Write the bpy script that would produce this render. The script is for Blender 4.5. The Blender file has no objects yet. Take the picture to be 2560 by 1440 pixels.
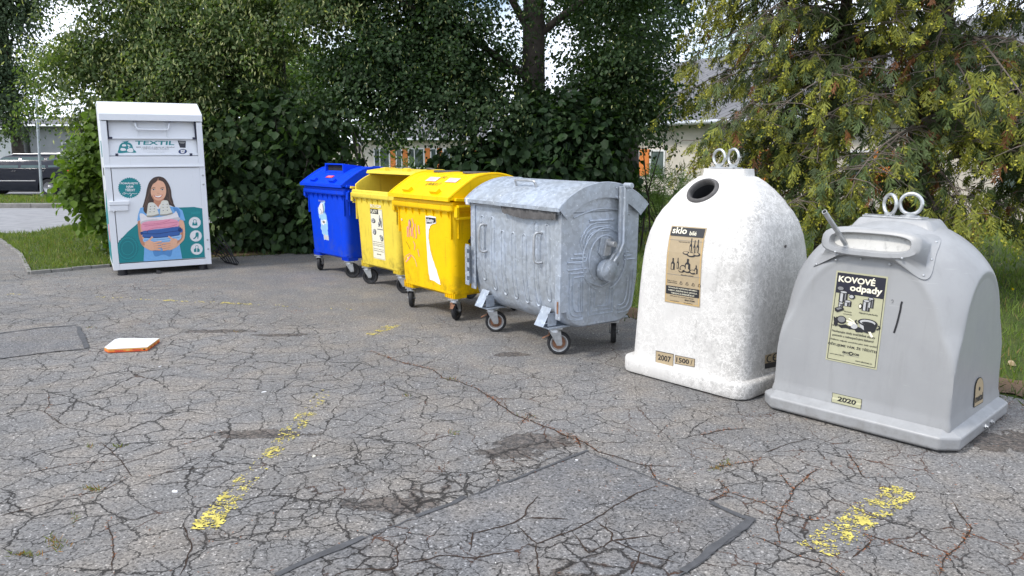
import bpy, math, random
import numpy as np
from mathutils import Vector, Matrix, noise as mnoise

random.seed(7)
C = bpy.context.scene.collection
scene = bpy.context.scene
R = math.radians

# ------------------------------------------------------------------ camera, world, sun, exposure
CAM_H, FPX, HZ = 1.7, 1920.0, 372.0
PITCH = math.atan((720 - HZ) / FPX)
cam = bpy.data.cameras.new('camera')
cam.sensor_width = 36.0
cam.lens = 36.0 * FPX / 2560.0
cam.clip_start = 0.05
cam.clip_end = 2000
camo = bpy.data.objects.new('camera', cam)
C.objects.link(camo)
camo.location = (0, 0, CAM_H)
camo.rotation_euler = (R(90) - PITCH, 0, 0)
scene.camera = camo

SUN_EL, SUN_AZ = R(50), R(-119)          # azimuth measured from +Y towards +X: the sun stands to the left
world = bpy.data.worlds.new('World')
scene.world = world
world.use_nodes = True
wn = world.node_tree
wn.nodes.clear()
w_out = wn.nodes.new('ShaderNodeOutputWorld')
w_bg = wn.nodes.new('ShaderNodeBackground')
w_sky = wn.nodes.new('ShaderNodeTexSky')
w_sky.sky_type = 'NISHITA'
w_sky.sun_disc = False
w_sky.sun_elevation = SUN_EL
w_sky.sun_rotation = SUN_AZ
w_tc = wn.nodes.new('ShaderNodeTexCoord')
w_nz = wn.nodes.new('ShaderNodeTexNoise')
w_nz.inputs['Scale'].default_value = 2.6
w_nz.inputs['Detail'].default_value = 7
w_nz.inputs['Roughness'].default_value = 0.6
w_rp = wn.nodes.new('ShaderNodeValToRGB')
w_rp.color_ramp.elements[0].position = 0.40
w_rp.color_ramp.elements[0].color = (0, 0, 0, 1)
w_rp.color_ramp.elements[1].position = 0.52
w_rp.color_ramp.elements[1].color = (1, 1, 1, 1)
w_mx = wn.nodes.new('ShaderNodeMix')
w_mx.data_type = 'RGBA'
w_mx.inputs[7].default_value = (9.4, 10.1, 11.5, 1)     # bright thin cloud
wn.links.new(w_tc.outputs['Generated'], w_nz.inputs['Vector'])
wn.links.new(w_nz.outputs['Fac'], w_rp.inputs['Fac'])
wn.links.new(w_rp.outputs['Color'], w_mx.inputs[0])
wn.links.new(w_sky.outputs['Color'], w_mx.inputs[6])
wn.links.new(w_mx.outputs[2], w_bg.inputs['Color'])
wn.links.new(w_bg.outputs['Background'], w_out.inputs['Surface'])
w_bg.inputs['Strength'].default_value = 0.135

sun = bpy.data.lights.new('sun', 'SUN')
sun.energy = 2.15
sun.angle = R(9)                          # thin cloud in front of the sun softens the shadows
sun.color = (1.0, 0.95, 0.87)
suno = bpy.data.objects.new('sun', sun)
C.objects.link(suno)
sd = Vector((math.sin(SUN_AZ) * math.cos(SUN_EL), math.cos(SUN_AZ) * math.cos(SUN_EL), math.sin(SUN_EL)))
suno.rotation_euler = sd.to_track_quat('Z', 'Y').to_euler()

scene.view_settings.view_transform = 'Standard'
scene.view_settings.look = 'None'
scene.view_settings.gamma = 1
scene.view_settings.exposure = 0.45
scene.cycles.max_bounces = 6
scene.cycles.transparent_max_bounces = 8

# ------------------------------------------------------------------ pixel of the photograph -> point of the place (measuring only)
def px_ray(x, y):
    u = (x - 1280) / FPX
    v = -(y - 720) / FPX
    return Vector((u, math.cos(PITCH) + v * math.sin(PITCH), -math.sin(PITCH) + v * math.cos(PITCH)))
def gnd(x, y, z=0.0):
    r = px_ray(x, y)
    t = (z - CAM_H) / r.z
    return Vector((r.x * t, r.y * t, z))
def atY(x, y, Y):
    r = px_ray(x, y)
    t = Y / r.y
    return Vector((r.x * t, Y, CAM_H + r.z * t))

# ------------------------------------------------------------------ materials
def S(r, g, b):
    def f(c):
        c /= 255.0
        return c / 12.92 if c <= 0.04045 else ((c + 0.055) / 1.055) ** 2.4
    return (f(r), f(g), f(b))

class G:
    """small helper for writing node trees"""
    def __init__(self, name):
        self.m = bpy.data.materials.new(name)
        self.m.use_nodes = True
        self.nt = self.m.node_tree
        self.nt.nodes.clear()
        self.out = self.nt.nodes.new('ShaderNodeOutputMaterial')
        self.tc = None
    def n(self, t, ins=None, **props):
        nd = self.nt.nodes.new(t)
        for k, v in props.items():
            setattr(nd, k, v)
        for k, v in (ins or {}).items():
            self.put(nd.inputs[k], v)
        return nd
    def put(self, sock, v):
        if isinstance(v, bpy.types.NodeSocket):
            self.nt.links.new(v, sock)
        else:
            if isinstance(v, tuple) and len(v) == 3 and sock.type == 'RGBA':
                v = (*v, 1)
            sock.default_value = v
    def obj(self):
        if self.tc is None:
            self.tc = self.n('ShaderNodeTexCoord')
        return self.tc.outputs['Object']
    def math(self, op, a, b=0.0, c=None, clamp=False):
        ins = {0: a, 1: b}
        if c is not None:
            ins[2] = c
        return self.n('ShaderNodeMath', ins, operation=op, use_clamp=clamp).outputs[0]
    def vmath(self, op, a, b=(0, 0, 0)):
        return self.n('ShaderNodeVectorMath', {0: a, 1: b}, operation=op).outputs[0]
    def scale(self, v, s):
        nd = self.n('ShaderNodeVectorMath', {0: v}, operation='SCALE')
        self.put(nd.inputs['Scale'], s)
        return nd.outputs[0]
    def mix(self, f, a, b, blend='MIX'):
        nd = self.n('ShaderNodeMix', data_type='RGBA', blend_type=blend)
        self.put(nd.inputs[0], f)
        self.put(nd.inputs[6], a)
        self.put(nd.inputs[7], b)
        return nd.outputs[2]
    def noise(self, vec, scale, detail=3.0, rough=0.5, dist=0.0, col=False):
        nd = self.n('ShaderNodeTexNoise', {'Vector': vec, 'Scale': scale, 'Detail': detail, 'Roughness': rough, 'Distortion': dist})
        return nd.outputs['Color' if col else 'Fac']
    def voro(self, vec, scale, feature='F1', out='Distance', dim='3D', rnd=1.0):
        nd = self.n('ShaderNodeTexVoronoi', feature=feature, voronoi_dimensions=dim)
        self.put(nd.inputs['Vector'], vec)
        self.put(nd.inputs['Scale'], scale)
        self.put(nd.inputs['Randomness'], rnd)
        return nd.outputs[out]
    def step(self, x, lo, hi, a=0.0, b=1.0):
        nd = self.n('ShaderNodeMapRange', interpolation_type='SMOOTHSTEP')
        for k, v in zip(('Value', 'From Min', 'From Max', 'To Min', 'To Max'), (x, lo, hi, a, b)):
            self.put(nd.inputs[k], v)
        return nd.outputs[0]
    def bsdf(self, col, rough=0.6, metal=0.0, bump=None, bstr=0.3, bdist=0.01, spec=0.5, **kw):
        b = self.n('ShaderNodeBsdfPrincipled')
        self.put(b.inputs['Base Color'], col)
        self.put(b.inputs['Roughness'], rough)
        self.put(b.inputs['Metallic'], metal)
        self.put(b.inputs['Specular IOR Level'], spec)
        for k, v in kw.items():
            self.put(b.inputs[k.replace('_', ' ')], v)
        if bump is not None:
            bn = self.n('ShaderNodeBump', {'Height': bump, 'Strength': bstr, 'Distance': bdist})
            self.nt.links.new(bn.outputs[0], b.inputs['Normal'])
        return b
    def done(self, sh):
        self.nt.links.new(sh.outputs[0] if not isinstance(sh, bpy.types.NodeSocket) else sh, self.out.inputs['Surface'])
        return self.m

def plain(name, col, rough=0.6, metal=0.0, var=0.12, scale=9.0, bump=0.0, spec=0.5):
    """plain surface with soft tonal variation and a touch of dirt"""
    g = G(name)
    o = g.obj()
    nz = g.noise(o, scale, 5, 0.6)
    f = g.step(nz, 0.3, 0.75)
    c = g.mix(f, tuple(min(1, x * (1 + var * 0.5)) for x in col), tuple(x * (1 - var) for x in col))
    b = g.bsdf(c, g.step(nz, 0.2, 0.8, max(0.03, rough - 0.08), min(1, rough + 0.08)), metal,
               g.noise(o, scale * 25, 3) if bump else None, bump, 0.003, spec)
    return g.done(b)

def flat(name, col, rough=0.5):
    g = G(name)
    return g.done(g.bsdf(g.mix(g.step(g.noise(g.obj(), 30, 4), 0.3, 0.7), col, tuple(c * 0.93 for c in col)), rough))

def foliage_mat(name, gloss=0.45, trans=0.35):
    g = G(name)
    a = g.n('ShaderNodeAttribute', attribute_name='tint')
    col = a.outputs['Color']
    b = g.bsdf(col, gloss, 0.0, spec=0.28)
    t = g.n('ShaderNodeBsdfTranslucent', {'Color': g.mix(1.0, col, (1.35, 1.5, 0.5), 'MULTIPLY')})
    mx = g.n('ShaderNodeMixShader', {0: trans})
    g.nt.links.new(b.outputs[0], mx.inputs[1])
    g.nt.links.new(t.outputs[0], mx.inputs[2])
    return g.done(mx)

M = {}

# --- asphalt
def asphalt(name, base, patchy=False, crackamt=1.0):
    g = G(name)
    o = g.obj()
    sep = g.n('ShaderNodeSeparateXYZ', {0: o})
    X, Y = sep.outputs[0], sep.outputs[1]
    wv = g.vmath('ADD', o, g.scale(g.vmath('SUBTRACT', g.noise(o, 2.2, 3, 0.6, col=True), (0.5, 0.5, 0.5)), 0.20))
    wv = g.vmath('ADD', wv, g.scale(g.vmath('SUBTRACT', g.noise(o, 19, 4, 0.7, col=True), (0.5, 0.5, 0.5)), 0.075))
    big = g.noise(o, 0.55, 4, 0.55)
    mid = g.noise(o, 2.7, 5, 0.6)
    fine = g.noise(o, 95, 3, 0.7)
    stone = g.voro(o, 120, 'F1', 'Color')
    stv = g.n('ShaderNodeSeparateColor', {0: stone}).outputs[0]
    stone2 = g.n('ShaderNodeSeparateColor', {0: g.voro(o, 55, 'F1', 'Color')}).outputs[1]
    pit = g.noise(o, 52, 3, 0.65)
    # tone
    k = g.math('ADD', g.step(big, 0.3, 0.7, 0.88, 1.10), g.step(mid, 0.3, 0.7, -0.09, 0.09))
    k = g.math('MULTIPLY', k, g.step(fine, 0.28, 0.72, 0.68, 1.30))
    k = g.math('MULTIPLY', k, g.step(stv, 0.0, 1.0, 0.78, 1.24))
    k = g.math('MULTIPLY', k, g.step(pit, 0.34, 0.48, 0.42, 1.04))
    k = g.math('ADD', k, g.step(stv, 0.975, 0.99, 0.0, 1.1))
    col = g.scale(g.mix(g.step(mid, 0.35, 0.7), base, (base[0] * 1.06, base[1] * 0.99, base[2] * 0.90)), k)
    # how broken the surface is: most on the left and near, least by the bins
    if patchy:
        reg = g.step(g.noise(o, 1.3, 2), 0.42, 0.62)
        reg2 = g.step(g.math('ADD', g.math('MULTIPLY', Y, -1.0), g.math('MULTIPLY', g.noise(o, 1.6, 2), 1.2)), -3.0, -2.3)
        reg = g.math('MULTIPLY', reg, 0.22)
    else:
        reg = g.math('ADD', g.math('MULTIPLY', Y, -0.30), g.math('MULTIPLY', X, -0.20))
        reg = g.math('ADD', reg, g.math('MULTIPLY', g.noise(o, 0.9, 3, 0.6), 1.9))
        reg = g.step(reg, -1.55, 0.05)
        # the crazed field in the middle, in front of the repair
        dx = g.math('SUBTRACT', X, -0.25)
        dy = g.math('SUBTRACT', Y, 3.55)
        dist = g.math('SQRT', g.math('ADD', g.math('MULTIPLY', g.math('MULTIPLY', dx, dx), 0.35), g.math('MULTIPLY', dy, dy)))
        reg2 = g.step(g.math('ADD', dist, g.math('MULTIPLY', g.noise(o, 1.7, 3, 0.6), 1.6)), 1.75, 0.9)
        dx = g.math('SUBTRACT', X, 1.5)
        dy = g.math('SUBTRACT', Y, 2.45)
        dist = g.math('SQRT', g.math('ADD', g.math('MULTIPLY', g.math('MULTIPLY', dx, dx), 0.3), g.math('MULTIPLY', dy, dy)))
        reg2 = g.math('MAXIMUM', reg2, g.step(g.math('ADD', dist, g.math('MULTIPLY', g.noise(o, 2.3, 3, 0.6), 0.8)), 0.95, 0.45))
    wmod = g.step(g.noise(o, 1.9, 2), 0.3, 0.7, 0.35, 1.3)
    def crack(scale, half_m, region, soft=2.2, lo=0.0):
        d = g.voro(wv, scale, 'DISTANCE_TO_EDGE', dim='2D')
        w = g.math('MULTIPLY', g.math('MULTIPLY', wmod, half_m * scale), g.math('ADD', g.math('MULTIPLY', region, 0.9), 0.12))
        e = g.step(d, g.math('MULTIPLY', w, soft), g.math('MULTIPLY', w, 0.5))
        return g.math('MULTIPLY', e, g.step(region, lo, lo + 0.25))
    c1 = crack(2.3, 0.0030 * crackamt, reg, lo=0.05)
    c2 = crack(8.2, 0.0033 * crackamt, reg2, lo=0.25)
    c3 = crack(5.4, 0.0024 * crackamt, reg, lo=0.22)
    cr = g.math('MAXIMUM', c1, c2)
    cr = g.math('MAXIMUM', cr, g.math('MULTIPLY', c3, 0.85))
    # lost pieces: dark gravel between the islands
    d2 = g.voro(wv, 8.2, 'DISTANCE_TO_EDGE', dim='2D')
    lost = g.math('MULTIPLY', g.step(d2, 0.20, 0.08), g.step(g.math('MULTIPLY', reg2, g.noise(o, 2.9, 3, 0.6)), 0.44, 0.6))
    # worn hollows with dark dirt; the last paints shade beside the grey bell
    hol = None
    for (qx, qy, rx, ry) in ([] if patchy else [(1340, 1105, .24, .13), (1270, 1130, .2, .09), (985, 1262, .26, .09), (1280, 886, .16, .08), (650, 1085, .30, .08), (545, 828, .34, .07), (700, 838, .25, .06), (2530, 1105, .3, .16)]):
        hx, hy = gnd(qx, qy).x, gnd(qx, qy).y
        ddx = g.math('MULTIPLY', g.math('SUBTRACT', X, hx), 1 / rx)
        ddy = g.math('MULTIPLY', g.math('SUBTRACT', Y, hy), 1 / ry)
        dd = g.math('SQRT', g.math('ADD', g.math('MULTIPLY', ddx, ddx), g.math('MULTIPLY', ddy, ddy)))
        dd = g.math('ADD', dd, g.math('MULTIPLY', g.math('SUBTRACT', g.noise(o, 9, 5, 0.75), 0.5), 2.6))
        e = g.step(dd, 1.0, 0.86)
        hol = e if hol is None else g.math('MAXIMUM', hol, e)
    if hol is not None:
        lost = g.math('MAXIMUM', lost, g.math('MULTIPLY', hol, 0.8))
    gravel = g.mix(g.step(stone2, 0.2, 0.95), (0.022, 0.017, 0.014), (0.12, 0.095, 0.08))
    col = g.mix(g.math('MULTIPLY', lost, 0.85), col, gravel)
    rust = g.step(g.math('ADD', g.noise(o, 3.1, 3, 0.6), g.math('MULTIPLY', X, 0.03)), 0.55, 0.66)
    ccol = g.mix(g.math('MULTIPLY', rust, 0.75), (0.022, 0.019, 0.017), (0.15, 0.055, 0.022))
    col = g.mix(g.math('MULTIPLY', cr, 0.90), col, ccol)
    # faint brown bloom of needle dust
    dust = g.math('MULTIPLY', g.step(g.noise(o, 1.15, 5, 0.7), 0.58, 0.75), 0.30)
    col = g.mix(dust, col, (0.12, 0.085, 0.06))
    h = g.math('ADD', g.math('MULTIPLY', fine, 0.25), g.math('MULTIPLY', stv, 0.15))
    h = g.math('SUBTRACT', h, g.math('MULTIPLY', cr, 1.4))
    h = g.math('SUBTRACT', h, g.math('MULTIPLY', lost, 0.9))
    h = g.math('ADD', h, g.math('MULTIPLY', g.step(pit, 0.3, 0.45), 0.2))
    return g.done(g.bsdf(col, 0.88, 0, h, 0.85, 0.012, 0.3))

M['asphalt'] = asphalt('worn_asphalt', (0.188, 0.183, 0.179))
M['patch'] = asphalt('repair_asphalt', (0.158, 0.157, 0.160), True, 1.0)
M['road'] = plain('road_asphalt', (0.25, 0.25, 0.26), 0.9, 0, 0.18, 3.0, 0.3)

def ground_mat(name, cols, scale=2.0):
    g = G(name)
    o = g.obj()
    a = g.noise(o, scale, 6, 0.7)
    b = g.noise(o, scale * 22, 3, 0.7)
    c = g.mix(g.step(a, 0.35, 0.65), cols[0], cols[1])
    c = g.mix(g.step(b, 0.35, 0.7), c, cols[2])
    return g.done(g.bsdf(c, 0.95, 0, b, 0.6, 0.02, 0.2))
M['lawn'] = ground_mat('lawn_soil', ((0.055, 0.085, 0.02), (0.09, 0.115, 0.03), (0.045, 0.06, 0.018)))
M['soil'] = ground_mat('needle_soil', ((0.14, 0.098, 0.066), (0.09, 0.068, 0.047), (0.19, 0.125, 0.08)), 3.0)
M['kerb'] = plain('kerb_stone', (0.21, 0.20, 0.185), 0.9, 0, 0.3, 6, 0.4)
M['crackdirt'] = ground_mat('crack_dirt', ((0.03, 0.024, 0.02), (0.05, 0.034, 0.026), (0.07, 0.045, 0.032)), 20)
M['tar'] = plain('joint_bitumen', (0.07, 0.071, 0.075), 0.75, 0, 0.3, 14, 0.5)
M['paint'] = plain('yellow_road_paint', (0.56, 0.47, 0.10), 0.75, 0, 0.5, 18, 0.4)
M['needle'] = foliage_mat('needle_litter', 0.8, 0.05)

# --- bins
def bin_plastic(name, col, dirt, amt=0.5, fade=1.0):
    g = G(name)
    o = g.obj()
    sep = g.n('ShaderNodeSeparateXYZ', {0: o})
    a = g.noise(o, 3.2, 6, 0.65)
    st = g.n('ShaderNodeMapping', {'Vector': o, 'Scale': (26.0, 26.0, 2.2)})
    b = g.noise(st.outputs[0], 1.0, 4, 0.6)
    scr = g.noise(g.n('ShaderNodeMapping', {'Vector': o, 'Scale': (9.0, 9.0, 60.0)}).outputs[0], 1.0, 3, 0.7)
    c = g.mix(g.step(a, 0.35, 0.7), col, tuple(x * 0.88 for x in col))
    c = g.mix(g.math('MULTIPLY', g.step(b, 0.55, 0.75), 0.30 * amt), c, dirt)
    c = g.mix(g.math('MULTIPLY', g.step(scr, 0.64, 0.72), 0.35 * amt), c, dirt)
    low = g.step(sep.outputs[2], 0.62, 0.28)
    c = g.mix(g.math('MULTIPLY', g.math('MULTIPLY', low, g.step(g.noise(o, 7, 5, 0.7), 0.45, 0.7)), 0.55 * amt), c, dirt)
    return g.done(g.bsdf(c, g.step(a, 0.3, 0.7, 0.38, 0.55), 0, g.noise(o, 220, 2), 0.06, 0.002, 0.22))
M['yellow'] = bin_plastic('yellow_plastic', S(244, 197, 0), S(110, 84, 24), 0.85)
M['yellow_faded'] = bin_plastic('faded_yellow_plastic', S(230, 205, 72), S(120, 98, 44), 1.0)
M['blue'] = bin_plastic('blue_plastic', S(0, 64, 214), S(70, 90, 150), 0.8)
M['rubber'] = plain('black_rubber', (0.018, 0.018, 0.02), 0.75, 0, 0.3, 20, 0.2)
M['blackplastic'] = plain('black_plastic', (0.02, 0.02, 0.023), 0.5, 0, 0.3, 12)
M['greyrubber'] = plain('grey_rubber_flap', (0.085, 0.08, 0.078), 0.7, 0, 0.35, 14)
M['dark'] = plain('dark_inside', (0.012, 0.012, 0.015), 0.9, 0, 0.2)
M['zinc'] = plain('zinc_plated_steel', (0.48, 0.49, 0.50), 0.42, 0.75, 0.25, 22)
M['rust'] = plain('rusty_steel', (0.24, 0.12, 0.07), 0.8, 0.2, 0.5, 18, 0.4)
M['ringsteel'] = plain('galvanised_ring_steel', (0.55, 0.56, 0.56), 0.38, 0.8, 0.2, 15)

def galvanised(name, base=(0.44, 0.475, 0.515)):
    g = G(name)
    o = g.obj()
    sp = g.voro(g.vmath('ADD', o, g.scale(g.noise(o, 20, 2, col=True), 0.03)), 34, 'F1', 'Color')
    s = g.n('ShaderNodeSeparateColor', {0: sp}).outputs[0]
    big = g.noise(o, 2.4, 5, 0.6)
    fl = g.noise(o, 36, 4, 0.65)
    k = g.math('MULTIPLY', g.step(s, 0, 1, 0.88, 1.08), g.step(big, 0.3, 0.7, 0.84, 1.1))
    c = g.scale(g.mix(g.step(big, 0.35, 0.65), base, (base[0] * 0.93, base[1] * 0.96, base[2] * 1.02)), k)
    c = g.mix(g.math('MULTIPLY', g.step(fl, 0.61, 0.68), 0.75), c, (0.66, 0.70, 0.74))
    drip = g.noise(g.n('ShaderNodeMapping', {'Vector': o, 'Scale': (16.0, 16.0, 1.3)}).outputs[0], 1.0, 4, 0.7)
    c = g.mix(g.math('MULTIPLY', g.step(drip, 0.60, 0.78), 0.32), c, (0.20, 0.17, 0.14))
    r = g.step(s, 0, 1, 0.42, 0.58)
    return g.done(g.bsdf(c, r, 0.40, g.math('ADD', fl, g.math('MULTIPLY', s, 0.15)), 0.12, 0.004))
M['galv'] = galvanised('galvanised_sheet')
M['galv2'] = galvanised('galvanised_lid_sheet', (0.40, 0.435, 0.475))

def gelcoat(name, base, dirtcol, veins, amt):
    g = G(name)
    o = g.obj()
    a = g.noise(o, 2.6, 6, 0.65)
    fine = g.noise(o, 38, 4, 0.7)
    w = g.vmath('ADD', o, g.scale(g.vmath('SUBTRACT', g.noise(o, 8, 4, 0.7, col=True), (0.5, 0.5, 0.5)), 0.26))
    v1 = g.voro(w, 12, 'DISTANCE_TO_EDGE')
    v2 = g.voro(g.vmath('ADD', w, (3.1, 1.7, 0.4)), 23, 'DISTANCE_TO_EDGE')
    vein = g.math('MAXIMUM', g.step(v1, 0.055, 0.02), g.math('MULTIPLY', g.step(v2, 0.06, 0.02), 0.8))
    vein = g.math('MULTIPLY', vein, g.step(g.noise(o, 4.3, 3, 0.6), 0.32, 0.52))
    run = g.noise(g.n('ShaderNodeMapping', {'Vector': o, 'Scale': (19.0, 19.0, 2.0)}).outputs[0], 1.0, 5, 0.7)
    nrm = g.n('ShaderNodeSeparateXYZ', {0: g.n('ShaderNodeNewGeometry').outputs['Normal']})
    sep = g.n('ShaderNodeSeparateXYZ', {0: o})
    side = g.step(sep.outputs[0], 0.02, 0.5)               # the weathered flank carries more grime
    # grime: fine mottling whose coverage grows towards the weathered flank and in the run-off streaks
    amount = g.math('ADD', g.math('MULTIPLY', side, 0.46), g.math('MULTIPLY', g.step(a, 0.35, 0.70), 0.30))
    amount = g.math('ADD', amount, g.math('MULTIPLY', g.step(run, 0.48, 0.70), 0.34))
    mott = g.noise(o, 30, 7, 0.78)
    thr = g.math('SUBTRACT', 0.64, g.math('MULTIPLY', amount, 0.30))
    d = g.step(g.math('SUBTRACT', mott, thr), -0.06, 0.12)
    d = g.math('ADD', g.math('MULTIPLY', d, 0.34), g.math('MULTIPLY', amount, 0.34))
    c = g.mix(g.math('MULTIPLY', d, amt, clamp=True), base, dirtcol)
    c = g.mix(g.math('MULTIPLY', vein, veins), c, tuple(min(0.9, x * 1.2) for x in base))
    return g.done(g.bsdf(c, 0.55, 0, fine, 0.10, 0.004))
M['whitebell'] = gelcoat('weathered_white_gelcoat', (0.60, 0.582, 0.555), (0.20, 0.19, 0.175), 0.85, 0.85)

def greybell():
    g = G('grey_gelcoat')
    o = g.obj()
    a = g.noise(o, 2.1, 5, 0.6)
    f = g.noise(o, 60, 4, 0.7)
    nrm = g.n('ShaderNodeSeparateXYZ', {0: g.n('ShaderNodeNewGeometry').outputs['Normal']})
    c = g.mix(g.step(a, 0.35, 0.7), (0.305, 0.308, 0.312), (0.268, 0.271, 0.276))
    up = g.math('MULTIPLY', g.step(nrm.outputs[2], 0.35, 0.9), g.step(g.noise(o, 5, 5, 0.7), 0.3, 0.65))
    c = g.mix(g.math('MULTIPLY', up, 0.45), c, (0.40, 0.405, 0.41))      # paler in noise patches on the upward faces
    c = g.mix(g.math('MULTIPLY', g.step(f, 0.6, 0.75), 0.15), c, (0.25, 0.25, 0.26))
    run = g.noise(g.n('ShaderNodeMapping', {'Vector': o, 'Scale': (14.0, 14.0, 1.2)}).outputs[0], 1.0, 5, 0.7)
    c = g.mix(g.math('MULTIPLY', g.step(run, 0.50, 0.72), 0.28), c, (0.215, 0.215, 0.21))
    scr = g.noise(g.n('ShaderNodeMapping', {'Vector': o, 'Rotation': (0.3, 0.5, 0.0), 'Scale': (5.0, 5.0, 70.0)}).outputs[0], 1.0, 3, 0.75)
    c = g.mix(g.math('MULTIPLY', g.step(scr, 0.66, 0.72), 0.35), c, (0.42, 0.42, 0.42))
    zz = g.n('ShaderNodeSeparateXYZ', {0: o}).outputs[2]
    low = g.math('MULTIPLY', g.step(zz, 0.16, 0.0), g.step(g.noise(o, 14, 5, 0.7), 0.38, 0.66))
    c = g.mix(g.math('MULTIPLY', low, 0.55), c, (0.17, 0.16, 0.145))
    return g.done(g.bsdf(c, g.step(a, 0.3, 0.7, 0.30, 0.45), 0, f, 0.05, 0.003))
M['greybell'] = greybell()
M['flap'] = gelcoat('stained_flap', (0.55, 0.54, 0.51), (0.10, 0.10, 0.10), 0.0, 0.9)

def enamel():
    g = G('white_enamel')
    o = g.obj()
    a = g.noise(o, 3, 4, 0.6)
    run = g.noise(g.n('ShaderNodeMapping', {'Vector': o, 'Scale': (45.0, 45.0, 4.0)}).outputs[0], 1.0, 4, 0.7)
    c = g.mix(g.math('MULTIPLY', g.step(run, 0.60, 0.80), 0.35), (0.68, 0.70, 0.735), (0.40, 0.40, 0.40))
    c = g.mix(g.step(a, 0.4, 0.7, 0, 0.2), c, (0.62, 0.64, 0.67))
    return g.done(g.bsdf(c, 0.35, 0, None))
M['enamel'] = enamel()
M['white'] = flat('printed_white', (0.70, 0.70, 0.71), 0.45)
M['navy'] = flat('navy_plastic', (0.012, 0.015, 0.045), 0.5)
for k, c in dict(teal=(0, 124, 130), teal_d=(0, 112, 120), teal_l=(20, 134, 140), hair=(66, 50, 44), hair_l=(104, 78, 64), skin=(222, 170, 140), skin_d=(186, 128, 100),
                 lip=(190, 92, 84), teeth=(240, 236, 230), eye=(52, 36, 32), shirt=(112, 168, 220), shirt_d=(78, 134, 190), pink=(226, 150, 172), pink_d=(196, 110, 138),
                 jean=(48, 92, 160), jean_d=(26, 56, 112), sky=(150, 190, 228), cloth=(226, 222, 224), cloth_d=(196, 192, 196), shoe=(214, 212, 200), shoe_d=(150, 148, 138),
                 ink=(28, 28, 32), inkb=(24, 24, 40), tan=(168, 150, 120), olive=(172, 170, 140), cream=(236, 230, 206), grey=(120, 120, 120), lgrey=(176, 176, 176),
                 tornwhite=(236, 234, 230), palepink=(236, 206, 196), pink_g=(236, 158, 150), paleblue=(150, 196, 236), red=(206, 54, 60), orange=(226, 128, 52), orange_d=(205, 84, 36), gold=(214, 170, 90)).items():
    M[k] = flat('print_' + k, S(*c))

# --- vegetation
M['leaf'] = foliage_mat('linden_leaf', 0.55, 0.42)
M['bract'] = foliage_mat('linden_bract', 0.6, 0.4)
M['spray'] = foliage_mat('conifer_spray', 0.6, 0.22)
M['grass'] = foliage_mat('grass_blade', 0.6, 0.35)
M['bark'] = plain('bark', (0.055, 0.045, 0.038), 0.95, 0, 0.45, 7, 0.8)
M['bark_r'] = plain('conifer_bark', (0.075, 0.052, 0.042), 0.95, 0, 0.45, 7, 0.8)
M['twig'] = plain('grey_twig', (0.13, 0.105, 0.085), 0.9, 0, 0.3, 9)

# --- background
M['render_wall'] = plain('beige_render', (0.56, 0.51, 0.44), 0.95, 0, 0.10, 1.5, 0.2)
M['render_grey'] = plain('grey_render', (0.30, 0.31, 0.33), 0.95, 0, 0.10, 1.5, 0.2)
M['render_white'] = plain('white_render', (0.60, 0.61, 0.62), 0.95, 0, 0.10, 1.5, 0.2)
M['orange_panel'] = plain('orange_cladding', (0.62, 0.19, 0.035), 0.6, 0, 0.1, 3)
M['frame'] = plain('white_window_frame', (0.70, 0.70, 0.70), 0.5)
M['gutter'] = plain('pale_gutter', (0.55, 0.57, 0.60), 0.4, 0.4)
def shingle():
    g = G('grey_roof_shingle')
    o = g.obj()
    br = g.n('ShaderNodeTexBrick', {'Vector': o, 'Color1': (0.12, 0.12, 0.13, 1), 'Color2': (0.16, 0.16, 0.165, 1), 'Mortar': (0.06, 0.06, 0.065, 1),
                                    'Scale': 1.0, 'Mortar Size': 0.02, 'Brick Width': 0.6, 'Row Height': 0.32})
    return g.done(g.bsdf(br.outputs['Color'], 0.85, 0, br.outputs['Fac'], 0.3, 0.01))
M['roof'] = shingle()
g_ = G('window_glass')
M['glass'] = g_.done(g_.bsdf(g_.mix(g_.step(g_.noise(g_.obj(), 1.6, 3), 0.35, 0.65), (0.03, 0.05, 0.05), (0.10, 0.13, 0.12)), 0.08, 0, None))
M['carpaint'] = plain('dark_blue_car_paint', (0.010, 0.012, 0.022), 0.16, 0.2, 0.1)
M['carsilver'] = plain('silver_car_paint', (0.50, 0.51, 0.53), 0.25, 0.5, 0.05)
M['carglass'] = plain('car_glass', (0.05, 0.09, 0.09), 0.05, 0, 0.1)
M['alloy'] = plain('alloy_rim', (0.35, 0.35, 0.36), 0.35, 0.8, 0.1)
M['pole'] = plain('galvanised_pole', (0.38, 0.42, 0.45), 0.5, 0.4, 0.2)

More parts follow.
